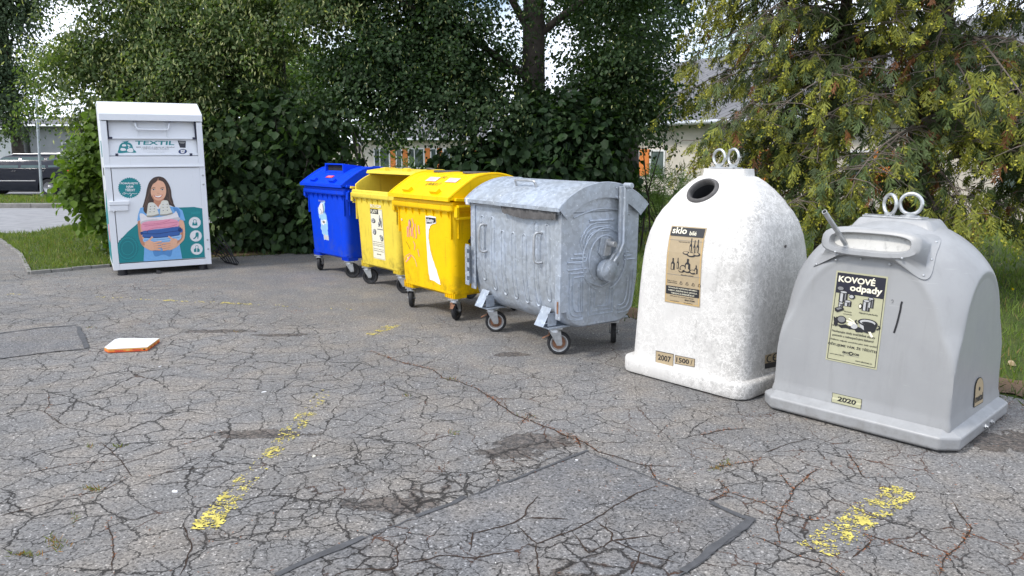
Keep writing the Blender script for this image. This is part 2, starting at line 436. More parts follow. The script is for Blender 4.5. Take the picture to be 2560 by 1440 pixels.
# ------------------------------------------------------------------ mesh helpers
class MB:
    """collects shapes and links them as ONE mesh object"""
    def __init__(self):
        self.v, self.f, self.mi = [], [], []
    def add(self, vs, fs, mi=0):
        o = len(self.v)
        self.v += [tuple(p) for p in vs]
        self.f += [tuple(i + o for i in f) for f in fs]
        self.mi += [mi] * len(fs)
    def box(self, c, s, rot=None, mi=0):
        x, y, z = s[0] / 2, s[1] / 2, s[2] / 2
        vs = [Vector(p) for p in ((-x, -y, -z), (x, -y, -z), (x, y, -z), (-x, y, -z), (-x, -y, z), (x, -y, z), (x, y, z), (-x, y, z))]
        if rot is not None:
            vs = [rot @ p for p in vs]
        c = Vector(c)
        self.add([p + c for p in vs], [(0, 3, 2, 1), (4, 5, 6, 7), (0, 1, 5, 4), (1, 2, 6, 5), (2, 3, 7, 6), (3, 0, 4, 7)], mi)
    def loft(self, rings, cap0=True, cap1=True, mi=0, closed=True):
        n = len(rings[0])
        vs = [p for r in rings for p in r]
        fs = []
        for k in range(len(rings) - 1):
            for i in range(n if closed else n - 1):
                j = (i + 1) % n
                fs.append((k * n + i, k * n + j, (k + 1) * n + j, (k + 1) * n + i))
        if cap0:
            fs.append(tuple(range(n - 1, -1, -1)))
        if cap1:
            fs.append(tuple((len(rings) - 1) * n + i for i in range(n)))
        self.add(vs, fs, mi)
    def cyl(self, p0, p1, r0, r1=None, n=16, mi=0, cap=True):
        self.tube([p0, p1], [r0, r0 if r1 is None else r1], n, mi, cap)
    def tube(self, pts, r, n=8, mi=0, cap=True):
        pts = [Vector(p) for p in pts]
        rs = r if isinstance(r, (list, tuple)) else [r] * len(pts)
        t0 = (pts[1] - pts[0]).normalized()
        up = Vector((0, 0, 1)) if abs(t0.z) < 0.9 else Vector((1, 0, 0))
        a = t0.cross(up).normalized()
        rings = []
        for i, p in enumerate(pts):
            t = (pts[min(i + 1, len(pts) - 1)] - pts[max(i - 1, 0)]).normalized()
            a = (a - t * a.dot(t)).normalized()
            b = t.cross(a)
            rings.append([p + (a * math.cos(2 * math.pi * k / n) + b * math.sin(2 * math.pi * k / n)) * rs[i] for k in range(n)])
        self.loft(rings, cap, cap, mi)
    def torus(self, c, ax, Rr, r, n=28, m=10, mi=0):
        ax = Vector(ax).normalized()
        a = ax.cross(Vector((0, 0, 1)) if abs(ax.z) < 0.9 else Vector((1, 0, 0))).normalized()
        b = ax.cross(a)
        rings = []
        for i in range(n):
            t = 2 * math.pi * i / n
            d = a * math.cos(t) + b * math.sin(t)
            rings.append([Vector(c) + d * (Rr + r * math.cos(2 * math.pi * k / m)) + ax * (r * math.sin(2 * math.pi * k / m)) for k in range(m)])
        rings.append(rings[0])
        self.loft(rings, False, False, mi)
    def prism(self, outline, fn0, fn1, mi=0):
        """outline: list of 2D points; fn0 / fn1 turn each into the 3D points of the two ends"""
        self.loft([[fn0(p) for p in outline], [fn1(p) for p in outline]], True, True, mi)
    def lathe(self, prof, origin, ax, n=24, mi=0, cap=True):
        ax = Vector(ax).normalized()
        a = ax.cross(Vector((0, 0, 1)) if abs(ax.z) < 0.9 else Vector((1, 0, 0))).normalized()
        b = ax.cross(a)
        o = Vector(origin)
        rings = [[o + ax * h + (a * math.cos(2 * math.pi * k / n) + b * math.sin(2 * math.pi * k / n)) * r for k in range(n)] for r, h in prof]
        self.loft(rings, cap, cap, mi)
    def build(self, name, mats, parent=None, smooth=35, bevel=0, seg=2):
        me = bpy.data.meshes.new(name)
        me.from_pydata(self.v, [], self.f)
        if not isinstance(mats, (list, tuple)):
            mats = [mats]
        for m in mats:
            me.materials.append(m)
        if len(mats) > 1:
            me.polygons.foreach_set('material_index', self.mi)
        me.update()
        if smooth:
            me.shade_smooth()
            me.set_sharp_from_angle(angle=R(smooth))
        o = bpy.data.objects.new(name, me)
        C.objects.link(o)
        if parent is not None:
            o.parent = parent
        if bevel:
            b = o.modifiers.new('bevel', 'BEVEL')
            b.width = bevel
            b.segments = seg
            b.limit_method = 'ANGLE'
            b.angle_limit = R(40)
            b.harden_normals = True
        return o

def fix_normals(o):
    import bmesh
    bm = bmesh.new()
    bm.from_mesh(o.data)
    bmesh.ops.recalc_face_normals(bm, faces=bm.faces)
    bm.to_mesh(o.data)
    bm.free()
    return o

def tag(o, label=None, cat=None, group=None, kind=None):
    if label: o['label'] = label
    if cat: o['category'] = cat
    if group: o['group'] = group
    if kind: o['kind'] = kind
    return o
def thing(name, label, cat, loc=(0, 0, 0), rz=0.0, group=None):
    o = bpy.data.objects.new(name, None)
    C.objects.link(o)
    o.empty_display_size = 0.2
    o.location = loc
    o.rotation_euler = (0, 0, rz)
    return tag(o, label, cat, group)

def rrect(hx, hy, r, n=5):
    pts = []
    for cx, cy, a0 in ((hx - r, hy - r, 0), (-hx + r, hy - r, 90), (-hx + r, -hy + r, 180), (hx - r, -hy + r, 270)):
        for k in range(n + 1):
            a = R(a0 + 90 * k / n)
            pts.append((cx + r * math.cos(a), cy + r * math.sin(a)))
    return pts
def ring(hx, hy, r, z, n=5, cy=0.0):
    return [(x, y + cy, z) for x, y in rrect(hx, hy, r, n)]
def smooth_closed(pts, k=4):
    out = []
    n = len(pts)
    for i in range(n):
        p0, p1, p2, p3 = (np.array(pts[(i + j) % n], float) for j in (-1, 0, 1, 2))
        for s in range(k):
            t = s / k
            out.append(tuple(0.5 * ((2 * p1) + (p2 - p0) * t + (2 * p0 - 5 * p1 + 4 * p2 - p3) * t * t + (3 * p1 - p0 - 3 * p2 + p3) * t ** 3)))
    return out
def smooth_open(pts, k=4):
    pts = [pts[0]] + list(pts) + [pts[-1]]
    out = []
    for i in range(1, len(pts) - 2):
        p0, p1, p2, p3 = (np.array(pts[i + j], float) for j in (-1, 0, 1, 2))
        for s in range(k):
            t = s / k
            out.append(tuple(0.5 * ((2 * p1) + (p2 - p0) * t + (2 * p0 - 5 * p1 + 4 * p2 - p3) * t * t + (3 * p1 - p0 - 3 * p2 + p3) * t ** 3)))
    out.append(tuple(pts[-1]))
    return out

# lettering: text -> flat mesh data, unit box
_tcache = {}
def text_data(s, bold=0.0, shear=0.0):
    key = (s, bold, shear)
    if key in _tcache:
        return _tcache[key]
    cu = bpy.data.curves.new('lettering', 'FONT')
    cu.body = s
    cu.offset = bold
    cu.shear = shear
    cu.resolution_u = 3
    ob = bpy.data.objects.new('lettering', cu)
    C.objects.link(ob)
    bpy.context.view_layer.update()
    me = bpy.data.meshes.new_from_object(ob.evaluated_get(bpy.context.evaluated_depsgraph_get()))
    vs = np.array([v.co[:2] for v in me.vertices]) if len(me.vertices) else np.zeros((0, 2))
    fs = [tuple(p.vertices) for p in me.polygons]
    bpy.data.objects.remove(ob)
    bpy.data.curves.remove(cu)
    bpy.data.meshes.remove(me)
    if len(vs):
        lo, hi = vs.min(0), vs.max(0)
        vs = (vs - lo) / np.maximum(hi - lo, 1e-6)
    _tcache[key] = (vs, fs)
    return vs, fs

class Sticker:
    """flat print: shapes given in (u, v) of a quad TL, TR, BR, BL; proj may lay them on a curved surface"""
    def __init__(self, tl, tr, br, bl, proj=None, step=0.0007, base=0.001):
        self.c = [Vector(p) for p in (tl, tr, br, bl)]
        self.n = ((self.c[3] - self.c[0]).cross(self.c[1] - self.c[0])).normalized()
        self.proj, self.step, self.base = proj, step, base
        self.mb, self.mats = MB(), []
    def P(self, u, v, layer):
        a = self.c[0].lerp(self.c[1], u)
        b = self.c[3].lerp(self.c[2], u)
        p = a.lerp(b, v)
        n = self.n
        if self.proj:
            p, n = self.proj(p, n)
        return p + n * (self.base + self.step * layer)
    def mat(self, m):
        if m not in self.mats:
            self.mats.append(m)
        return self.mats.index(m)
    def poly(self, pts, m, layer):
        self.mb.add([self.P(u, v, layer) for u, v in pts], [tuple(range(len(pts) - 1, -1, -1))], self.mat(M[m]))
    def quad(self, u0, v0, u1, v1, m, layer, nu=4, nv=8):
        if not self.proj:
            nu = nv = 1
        vs = [self.P(u0 + (u1 - u0) * i / nu, v0 + (v1 - v0) * j / nv, layer) for j in range(nv + 1) for i in range(nu + 1)]
        fs = [(j * (nu + 1) + i, (j + 1) * (nu + 1) + i, (j + 1) * (nu + 1) + i + 1, j * (nu + 1) + i + 1) for j in range(nv) for i in range(nu)]
        self.mb.add(vs, fs, self.mat(M[m]))
    def frame(self, u0, v0, u1, v1, w, h, m, layer):
        self.quad(u0, v0, u1, v0 + h, m, layer); self.quad(u0, v1 - h, u1, v1, m, layer)
        self.quad(u0, v0 + h, u0 + w, v1 - h, m, layer); self.quad(u1 - w, v0 + h, u1, v1 - h, m, layer)
    def disc(self, u, v, ru, rv, m, layer, n=20, a0=0, a1=360):
        self.poly([(u + ru * math.cos(R(a0 + (a1 - a0) * k / n)), v + rv * math.sin(R(a0 + (a1 - a0) * k / n))) for k in range(n)], m, layer)
    def star(self, u, v, ru, rv, m, layer, teeth=28, d=0.06):
        self.poly([(u + ru * (1 + (d if k % 2 else -d)) * math.cos(math.pi * k / teeth), v + rv * (1 + (d if k % 2 else -d)) * math.sin(math.pi * k / teeth)) for k in range(teeth * 2)], m, layer)
    def stroke(self, pts, w, m, layer, asp=1.0):
        """thick line; w in u, asp = width / height of the quad"""
        pts = smooth_open(pts, 3) if len(pts) > 2 else pts
        L, Rr = [], []
        for i, p in enumerate(pts):
            a, b = pts[max(i - 1, 0)], pts[min(i + 1, len(pts) - 1)]
            dx, dy = b[0] - a[0], (b[1] - a[1]) / asp
            l = math.hypot(dx, dy) or 1
            nx, ny = -dy / l * w / 2, dx / l * w / 2 * asp
            L.append((p[0] + nx, p[1] + ny)); Rr.append((p[0] - nx, p[1] - ny))
        for i in range(len(pts) - 1):
            self.poly([L[i], L[i + 1], Rr[i + 1], Rr[i]], m, layer)
    def text(self, s, u0, v0, u1, v1, m, layer, bold=0.012, skew=0.0, shear=0.0):
        vs, fs = text_data(s, bold, shear)
        self.mb.add([self.P(u0 + (u1 - u0) * x, v1 - (v1 - v0) * y + skew * x, layer) for x, y in vs], fs, self.mat(M[m]))
    def build(self, name, parent, label=None):
        o = self.mb.build(name, self.mats, parent, smooth=0)
        if label:
            o['label'] = label
        return o

def homography(src, dst):
    A = []
    for (x, y), (u, v) in zip(src, dst):
        A.append([x, y, 1, 0, 0, 0, -u * x, -u * y, -u])
        A.append([0, 0, 0, x, y, 1, -v * x, -v * y, -v])
    h = np.linalg.svd(np.array(A, float))[2][-1].reshape(3, 3)
    def f(x, y):
        p = h @ np.array([x, y, 1.0])
        return p[0] / p[2], p[1] / p[2]
    return f

# ------------------------------------------------------------------ castors shared by the wheeled bins
def caster(root, x, y, ztop, swing, light_rim=False, brake=None):
    """fork and plate, with tyre and hub below it; swing = heading of the wheel"""
    r, w = 0.1, 0.046
    rot = Matrix.Rotation(swing, 3, 'Z')
    def T(p):
        return rot @ Vector(p) + Vector((x, y, 0))
    off = 0.035
    mb = MB()
    mb.box(T((0, 0, ztop - 0.006)), (0.12, 0.11, 0.012), rot)
    mb.cyl(T((0, 0, ztop - 0.012)), T((0, 0, ztop - 0.04)), 0.042, 0.05, 18)
    for s in (-1, 1):
        out = [(-0.048, ztop - 0.035), (0.048, ztop - 0.035), (off + 0.026, 0.1), (off + 0.018, 0.082), (off - 0.018, 0.082), (off - 0.028, 0.1)]
        mb.prism(out, lambda p, s=s: T((p[0], s * 0.032, p[1])), lambda p, s=s: T((p[0], s * 0.036, p[1])))
    mb.box(T((0, 0, ztop - 0.037)), (0.10, 0.072, 0.008), rot)
    mb.cyl(T((off, -0.044, 0.1)), T((off, 0.044, 0.1)), 0.012, n=10)
    fork = fix_normals(mb.build('caster', M['zinc'], root, 40))
    t = MB()
    prof = [(0.072, -w / 2 + 0.004), (0.09, -w / 2), (0.097, -w / 2 + 0.008), (r, -0.006), (r, 0.006), (0.097, w / 2 - 0.008), (0.09, w / 2), (0.072, w / 2 - 0.004)]
    t.lathe(prof + [prof[0]], T((off, 0, 0.1)), rot @ Vector((0, 1, 0)), 32, cap=False)
    fix_normals(t.build('tyre', M['rubber'], fork, 40))
    h = MB()
    h.lathe([(0.001, -0.015), (0.03, -0.021), (0.034, -0.008), (0.054, -0.006), (0.056, -0.006), (0.056, 0.006), (0.054, 0.006), (0.034, 0.008), (0.03, 0.021), (0.001, 0.015)],
            T((off, 0, 0.1)), rot @ Vector((0, 1, 0)), 28)
    hub = fix_normals(h.build('hub', M['rust'] if light_rim else M['blackplastic'], fork, 40))
    h = MB()
    h.lathe([(0.054, -0.006), (0.066, -0.020), (0.074, -0.021), (0.075, 0.0), (0.074, 0.021), (0.066, 0.020), (0.054, 0.006), (0.054, -0.006)], T((off, 0, 0.1)), rot @ Vector((0, 1, 0)), 28, cap=False)
    fix_normals(h.build('rim', M['zinc'] if light_rim else M['blackplastic'], fork, 40))
    if brake:
        b = MB()
        b.box(T((-0.075, 0, 0.155)), (0.07, 0.035, 0.006), rot @ Matrix.Rotation(R(-28), 3, 'Y'))
        b.box(T((-0.045, 0.02, 0.168)), (0.012, 0.03, 0.05), rot)
        b.build('brake_pedal', M['rust'], fork, 0, 0.002)
    return fork

# ------------------------------------------------------------------ plastic wheeled bins with round lids
BW, BD, BZ = 1.13, 1.02, 1.20            # rim width, depth, height
LR, LC = 0.74, 0.72                      # lid arc radius and centre height
def arc_pt(a, r=LR):
    return (-r * math.sin(a), LC + r * math.cos(a))      # (y, z); a > 0 leans to the front
A0 = math.asin((BD / 2 + 0.02) / LR)

def plastic_bin(label, loc, yaw, mname, roll=0.0, swings=(0.3, 0.2, 1.0, 2.0), group='plastic wheeled bins in the row', lid_mat=None):
    m = M[mname]
    lm_ = M[lid_mat or mname]
    root = thing('recycling_bin', label, 'wheeled bin', (loc[0], loc[1], 0), yaw, group)
    b = MB()
    hx, hy = BW / 2, BD / 2
    outer = [ring(hx - 0.105, hy - 0.11, 0.05, 0.252), ring(hx - 0.080, hy - 0.080, 0.075, 0.275), ring(hx - 0.072, hy - 0.072, 0.08, 0.34),
             ring(hx - 0.055, hy - 0.055, 0.075, 0.80), ring(hx - 0.04, hy - 0.04, 0.07, 1.12)]
    inner = [ring(hx - 0.055, hy - 0.055, 0.06, 1.12), ring(hx - 0.075, hy - 0.075, 0.06, 0.80), ring(hx - 0.10, hy - 0.10, 0.06, 0.31)]
    b.loft(outer + inner, True, True)
    # foot housings with ribs over each castor
    for sx in (-1, 1):
        for sy in (-1, 1):
            cx, cy = sx * 0.395, sy * 0.345
            b.box((cx, cy, 0.256), (0.17, 0.15, 0.055))
            for k in range(5):
                b.box((cx - 0.072 + k * 0.036, cy + sy * 0.078, 0.268), (0.008, 0.018, 0.075))
    # soft panel edge lines and corner ribs
    for sx in (-1, 1):
        b.box((sx * (hx - 0.075), -hy + 0.052, 0.98), (0.014, 0.022, 0.30))
        b.box((sx * (hx - 0.05), -hy + 0.12, 0.985), (0.02, 0.016, 0.30))
    body = fix_normals(b.build('body', m, root, 40, 0.006))
    # rim with gusset teeth
    r_ = MB()
    r_.loft([ring(hx - 0.015, hy - 0.015, 0.03, 1.10), ring(hx - 0.002, hy - 0.002, 0.03, 1.115), ring(hx, hy, 0.03, 1.16), ring(hx - 0.012, hy - 0.012, 0.03, 1.164),
             ring(hx - 0.012, hy - 0.012, 0.03, 1.19), ring(hx - 0.02, hy - 0.02, 0.03, BZ), ring(hx - 0.06, hy - 0.06, 0.03, BZ), ring(hx - 0.07, hy - 0.07, 0.03, 1.10), ring(hx - 0.015, hy - 0.015, 0.03, 1.10)], False, False)
    for k in range(8):
        x = -hx + 0.10 + k * (BW - 0.2) / 7
        r_.loft([[(x - 0.006, -hy + 0.012, 1.10), (x + 0.006, -hy + 0.012, 1.10), (x + 0.006, -hy + 0.06, 1.10), (x - 0.006, -hy + 0.06, 1.10)],
                 [(x - 0.006, -hy + 0.048, 1.02), (x + 0.006, -hy + 0.048, 1.02), (x + 0.006, -hy + 0.07, 1.02), (x - 0.006, -hy + 0.07, 1.02)]])
    for k in range(3):
        y = -hy + 0.12 + k * 0.14
        for s in (-1, 1):
            r_.loft([[(s * (hx - 0.012), y - 0.006, 1.10), (s * (hx - 0.012), y + 0.006, 1.10), (s * (hx - 0.06), y + 0.006, 1.10), (s * (hx - 0.06), y - 0.006, 1.10)],
                     [(s * (hx - 0.047), y - 0.006, 1.02), (s * (hx - 0.047), y + 0.006, 1.02), (s * (hx - 0.07), y + 0.006, 1.02), (s * (hx - 0.07), y - 0.006, 1.02)]])
    fix_normals(r_.build('rim', m, root, 40, 0.004))
    # side cheeks that follow the lid arc, just inside it
    for s in (-1, 1):
        ck = MB()
        na = 18
        a0 = math.asin((BD / 2 - 0.06) / (LR - 0.035))
        prof = [arc_pt(a0 - 2 * a0 * k / na, LR - 0.035) for k in range(na + 1)]
        prof = [(prof[0][0], BZ - 0.01)] + prof + [(prof[-1][0], BZ - 0.01)]
        ck.prism(prof, lambda p: (s * (hx - 0.035), p[0], p[1]), lambda p: (s * (hx - 0.062), p[0], p[1]))
        fix_normals(ck.build('cheek', m, root, 40, 0.004))
    # lid: rolled sheet with end walls, front lip and two grip pockets
    L = MB()
    na = 28
    w = hx + 0.008
    arcs = [A0 - 2 * A0 * k / na for k in range(na + 1)]
    # front third is flatter, as on the real lids
    def lp(a, r=LR):
        y, z = arc_pt(a, r)
        if a > 0.30:
            t = (a - 0.30) / (A0 - 0.30)
            z -= 0.018 * math.sin(math.pi * t)
        return y, z
    prof = [lp(a) for a in arcs] + [lp(a, LR - 0.016) for a in reversed(arcs)]
    L.prism(prof, lambda p: (-w, p[0], p[1]), lambda p: (w, p[0], p[1]))
    zc = BZ + 0.012
    for s in (-1, 1):
        e0 = A0
        if roll > 0:      # rolled back: only a band under the edge
            pr = [lp(a, LR - 0.004) for a in arcs] + [lp(a, LR - 0.09) for a in reversed(arcs)]
        else:
            pr = [lp(a, LR - 0.004) for a in arcs] + [(lp(-A0)[0], zc + 0.002), (lp(A0)[0], zc + 0.002)]
        L.prism(pr, lambda p: (s * w, p[0], p[1]), lambda p: (s * (w - 0.018), p[0], p[1]))
        # raised edge bead along the arc
        L.tube([(s * (w - 0.012), *lp(a, LR + 0.003)) for a in arcs], 0.010, 6)
    y0, z0 = lp(A0)
    L.box((0, y0 - 0.004, z0 - 0.012), (2 * w, 0.022, 0.042))
    for k in range(6):        # shallow pressed bands
        x = -0.42 + k * 0.168
        L.tube([(x, *lp(a, LR + 0.0005)) for a in arcs[4:-1]], 0.004, 5)
    for x in (-0.26, 0.26):   # grip pockets
        a = A0 - 0.10
        y, z = lp(a, LR + 0.012)
        L.box((x, y, z), (0.13, 0.055, 0.05), Matrix.Rotation(R(38), 3, 'X'))
    lid = fix_normals(L.build('lid', lm_, root, 40, 0.004))
    for v in lid.data.vertices:
        pass
    kids = []
    # side arms and pockets carrying the lid pivot
    for s in (-1, 1):
        a = MB()
        x0, x1 = s * (hx - 0.002), s * (hx + 0.05)
        xc, dx = (x0 + x1) / 2, abs(x1 - x0)
        a.box((xc, -hy + 0.05, 1.10), (dx, 0.03, 0.10))
        a.box((xc, -hy + 0.36, 1.10), (dx, 0.03, 0.14))
        a.box((xc, -hy + 0.205, 1.04), (dx, 0.30, 0.025))
        a.box((xc, -hy + 0.205, 1.155), (dx, 0.30, 0.025))
        a.box((s * (hx + 0.03), -hy + 0.13, 1.215), (0.035, 0.20, 0.03), Matrix.Rotation(R(-4), 3, 'X'))
        a.box((s * (hx + 0.03), -hy + 0.31, 1.185), (0.035, 0.19, 0.03), Matrix.Rotation(R(-27), 3, 'X'))
        fix_normals(a.build('side_handle', m, root, 0, 0.005))
        t = MB()
        t.cyl((s * (hx - 0.07), -0.25, 0.80), (s * (hx + 0.04), -0.25, 0.80), 0.022, n=14)
        t.box((s * (hx + 0.065), -0.25, 0.80), (0.06, 0.135, 0.135))
        fix_normals(t.build('lifting_pin', M['blackplastic'], root, 40, 0.012, 3))
    for (sx, sy), sw in zip(((-1, -1), (1, -1), (1, 1), (-1, 1)), swings):
        caster(root, sx * 0.42, sy * 0.375, 0.228, sw, brake=(sx == 1 and sy == -1 and mname == 'yellow'))
    return root, lid, lp

def lid_disc(root, lid, lp, x, a, r=0.13):
    y, z = lp(a)
    ax = Vector((0, y, z - LC)).normalized()
    o = Vector((x, y, z))
    mb = MB()
    mb.lathe([(0.001, 0.007), (r * 0.85, 0.007), (r, 0.012), (r * 1.08, 0.012), (r * 1.1, 0.0), (r * 1.1, -0.006), (0.001, -0.006)], o, ax, 30)
    u = Vector((1, 0, 0)); v = ax.cross(u)
    for k in range(4):
        d = u * math.cos(math.pi * k / 4) + v * math.sin(math.pi * k / 4)
        rot = Matrix((d, ax.cross(d), ax)).transposed()
        mb.box(o + ax * 0.0085, (r * 1.6, 0.006, 0.003), rot)
    return fix_normals(mb.build('rubber_flap', M['greyrubber'], lid, 40))

def roll_lid(lid, ang):
    """turn the lid (and what sits on it) back about its pivot"""
    lid.matrix_local = Matrix.Translation((0, 0, LC)) @ Matrix.Rotation(-ang, 4, 'X') @ Matrix.Translation((0, 0, -LC))

def front_st(u0, z0, u1, z1, base=0.002):
    """sticker quad on a plastic bin's front, which slopes a little"""
    def yf(z):
        return -(BD / 2 - 0.055 + (z - 0.80) / 0.32 * 0.015) if z > 0.8 else -(BD / 2 - 0.075 + (z - 0.36) / 0.44 * 0.020)
    return Sticker((u0, yf(z1), z1), (u1, yf(z1), z1), (u1, yf(z0), z0), (u0, yf(z0), z0), base=base + 0.002)

def torn(st, pts, m, layer, amp, seed=1, k=5):
    rnd = random.Random(seed)
    out = []
    for i, p in enumerate(pts):
        q = pts[(i + 1) % len(pts)]
        for s in range(k):
            t = s / k
            j = 0 if s == 0 else amp
            out.append((p[0] + (q[0] - p[0]) * t + rnd.uniform(-j, j), p[1] + (q[1] - p[1]) * t + rnd.uniform(-j, j)))
    st.poly(out, m, layer)

def scrawl_pieces(mk, strokes, parent, label):
    for pts, m_, w in strokes:
        q = mk()
        q.stroke(pts, w, m_, 0, 0.8)
        q.build('graffiti', parent, label)
YB = R(-50.5)
# --- blue paper bin
root, lid, lp = plastic_bin('blue wheeled bin with a slot hood on its lid and a torn pale sticker', (-2.17, 10.72), R(-48.5), 'blue', swings=(2.35, 0.95, 0.7, 1.9))
h = MB()
y, z = lp(0.40)
yb, zb = lp(0.12)
oc = [(-0.24, -0.075), (0.24, -0.075), (0.24, 0.075), (-0.24, 0.075)]
# hood: a wedge whose open front shows the dark slot
h.loft([[(-0.25, y - 0.03, z + 0.115), (0.25, y - 0.03, z + 0.115), (0.25, y - 0.03, z - 0.02), (-0.25, y - 0.03, z - 0.02)],
        [(-0.22, yb + 0.08, zb + 0.012), (0.22, yb + 0.08, zb + 0.012), (0.22, yb + 0.08, zb - 0.03), (-0.22, yb + 0.08, zb - 0.03)]], False, True)
h.loft([[(-0.25, y - 0.03, z + 0.115), (0.25, y - 0.03, z + 0.115), (0.25, y - 0.03, z - 0.02), (-0.25, y - 0.03, z - 0.02)],
        [(-0.23, y - 0.032, z + 0.097), (0.23, y - 0.032, z + 0.097), (0.23, y - 0.032, z + 0.002), (-0.23, y - 0.032, z + 0.002)],
        [(-0.225, y + 0.12, z + 0.085), (0.225, y + 0.12, z + 0.085), (0.225, y + 0.12, z + 0.075), (-0.225, y + 0.12, z + 0.075)]], False, True)
fix_normals(h.build('slot_hood', M['blue'], lid, 40, 0.004))
sl = MB()
sl.box((0, y + 0.01, z + 0.048), (0.44, 0.012, 0.075))
sl.build('slot', M['dark'], lid, 0)
yy, zz = lp(0.60, LR + 0.004)
y2, z2 = lp(0.53, LR + 0.004)
s_ = Sticker((-0.06, y2, z2), (0.12, y2, z2), (0.12, yy, zz), (-0.06, yy, zz), base=0.002)
s_.quad(0, 0, 1, 1, 'red', 0)
s_.quad(0.12, 0.2, 0.85, 0.4, 'pink', 1)
s_.quad(0.12, 0.55, 0.7, 0.75, 'pink', 1)
s_.build('red_sticker', lid)
s_ = front_st(-0.28, 0.46, 0.10, 1.03)
torn(s_, [(0.35, 0.10), (0.62, 0.06), (0.72, 0.02), (0.60, 0.30), (0.72, 0.36), (0.78, 0.52), (0.72, 0.75), (0.78, 0.97), (0.42, 0.99), (0.36, 0.85), (0.22, 0.72), (0.28, 0.50), (0.16, 0.44), (0.14, 0.22), (0.34, 0.20)], 'paleblue', 0, 0.035, 3)
torn(s_, [(0.36, 0.11), (0.60, 0.08), (0.52, 0.34), (0.20, 0.40), (0.18, 0.25)], 'cloth', 1, 0.03, 4)
torn(s_, [(0.30, 0.50), (0.70, 0.48), (0.68, 0.60), (0.34, 0.62)], 'tornwhite', 1, 0.03, 5)
torn(s_, [(0.42, 0.85), (0.74, 0.86), (0.76, 0.97), (0.44, 0.98)], 'cloth_d', 1, 0.02, 6)
for k in range(5):
    s_.quad(0.36, 0.64 + k * 0.035, 0.66, 0.648 + k * 0.035, 'sky', 2)
s_.stroke([(0.30, 0.24), (0.40, 0.30), (0.34, 0.36)], 0.03, 'grey', 2, 0.5)
s_.stroke([(0.52, 0.12), (0.56, 0.26), (0.48, 0.34)], 0.05, 'grey', 2, 0.5)
s_.disc(0.50, 0.55, 0.10, 0.03, 'grey', 2)
s_.text('EKO KOM', 0.24, 0.03, 0.70, 0.065, 'lgrey', 3)
s_.build('torn_sticker', root, 'torn pale blue sticker')

# --- pale yellow bin with the lid rolled back
p = gnd(912, 711)
root, lid, lp = plastic_bin('faded yellow wheeled bin with its round lid rolled open', (-1.29, 9.60), R(-51), 'yellow_faded', roll=0.5, swings=(0.85, 0.9, 2.2, 1.3))
for x in (-0.27, 0.27):
    lid_disc(root, lid, lp, x, 0.12)
roll_lid(lid, R(27))
q = MB()
q.tube([(x, *lp(A0 - 0.02, LR - 0.03)) for x in (-0.52, 0, 0.52)], 0.014, 8)
fix_normals(q.build('lid_seal', M['greyrubber'], lid, 40))
s_ = front_st(-0.13, 0.37, 0.16, 0.985)
s_.quad(0, 0, 1, 1, 'cream', 0)
s_.frame(0.02, 0.01, 0.98, 0.99, 0.012, 0.006, 'grey', 1)
s_.quad(0.0, 0.0, 0.68, 0.10, 'ink', 1)
s_.text('PLASTY', 0.05, 0.015, 0.62, 0.085, 'cream', 2, 0.02)
for (u, v, ru, rv) in ((0.22, 0.24, 0.18, 0.05), (0.75, 0.22, 0.06, 0.11), (0.86, 0.26, 0.05, 0.10), (0.66, 0.30, 0.07, 0.05), (0.25, 0.46, 0.15, 0.06), (0.72, 0.53, 0.07, 0.03), (0.82, 0.57, 0.12, 0.06)):
    s_.disc(u, v, ru, rv, 'ink', 1)
    s_.disc(u - ru * 0.15, v - rv * 0.1, ru * 0.78, rv * 0.78, 'lgrey', 2)
    s_.stroke([(u - ru * 0.6, v + rv * 0.3), (u, v - rv * 0.4), (u + ru * 0.6, v + rv * 0.2)], 0.025, 'ink', 3, 0.47)
s_.quad(0.50, 0.385, 0.96, 0.405, 'grey', 1)
for v, t in ((0.645, 'Nevhazujte obaly znečištěné'), (0.685, 'zbytky potravin a nebezpečnými'), (0.72, 'látkami. Vhazujte sešlápnuté'), (0.785, 'Tříděním odpadu umožníte jeho využití'), (0.825, 'DĚKUJEME VÁM, ŽE TŘÍDÍTE!')):
    s_.text(t, 0.06, v, 0.94, v + 0.024, 'ink', 2, 0.01)
s_.text('EKO-KOM', 0.32, 0.89, 0.68, 0.915, 'ink', 2, 0.03)
s_.build('sorting_sticker', root, 'cream sorting sticker')
s_ = front_st(-0.12, 0.992, 0.14, 1.045)
s_.text('EKO KOM', 0.0, 0.1, 1, 0.9, 'cream', 0, 0.03)
s_.build('white_lettering', root)

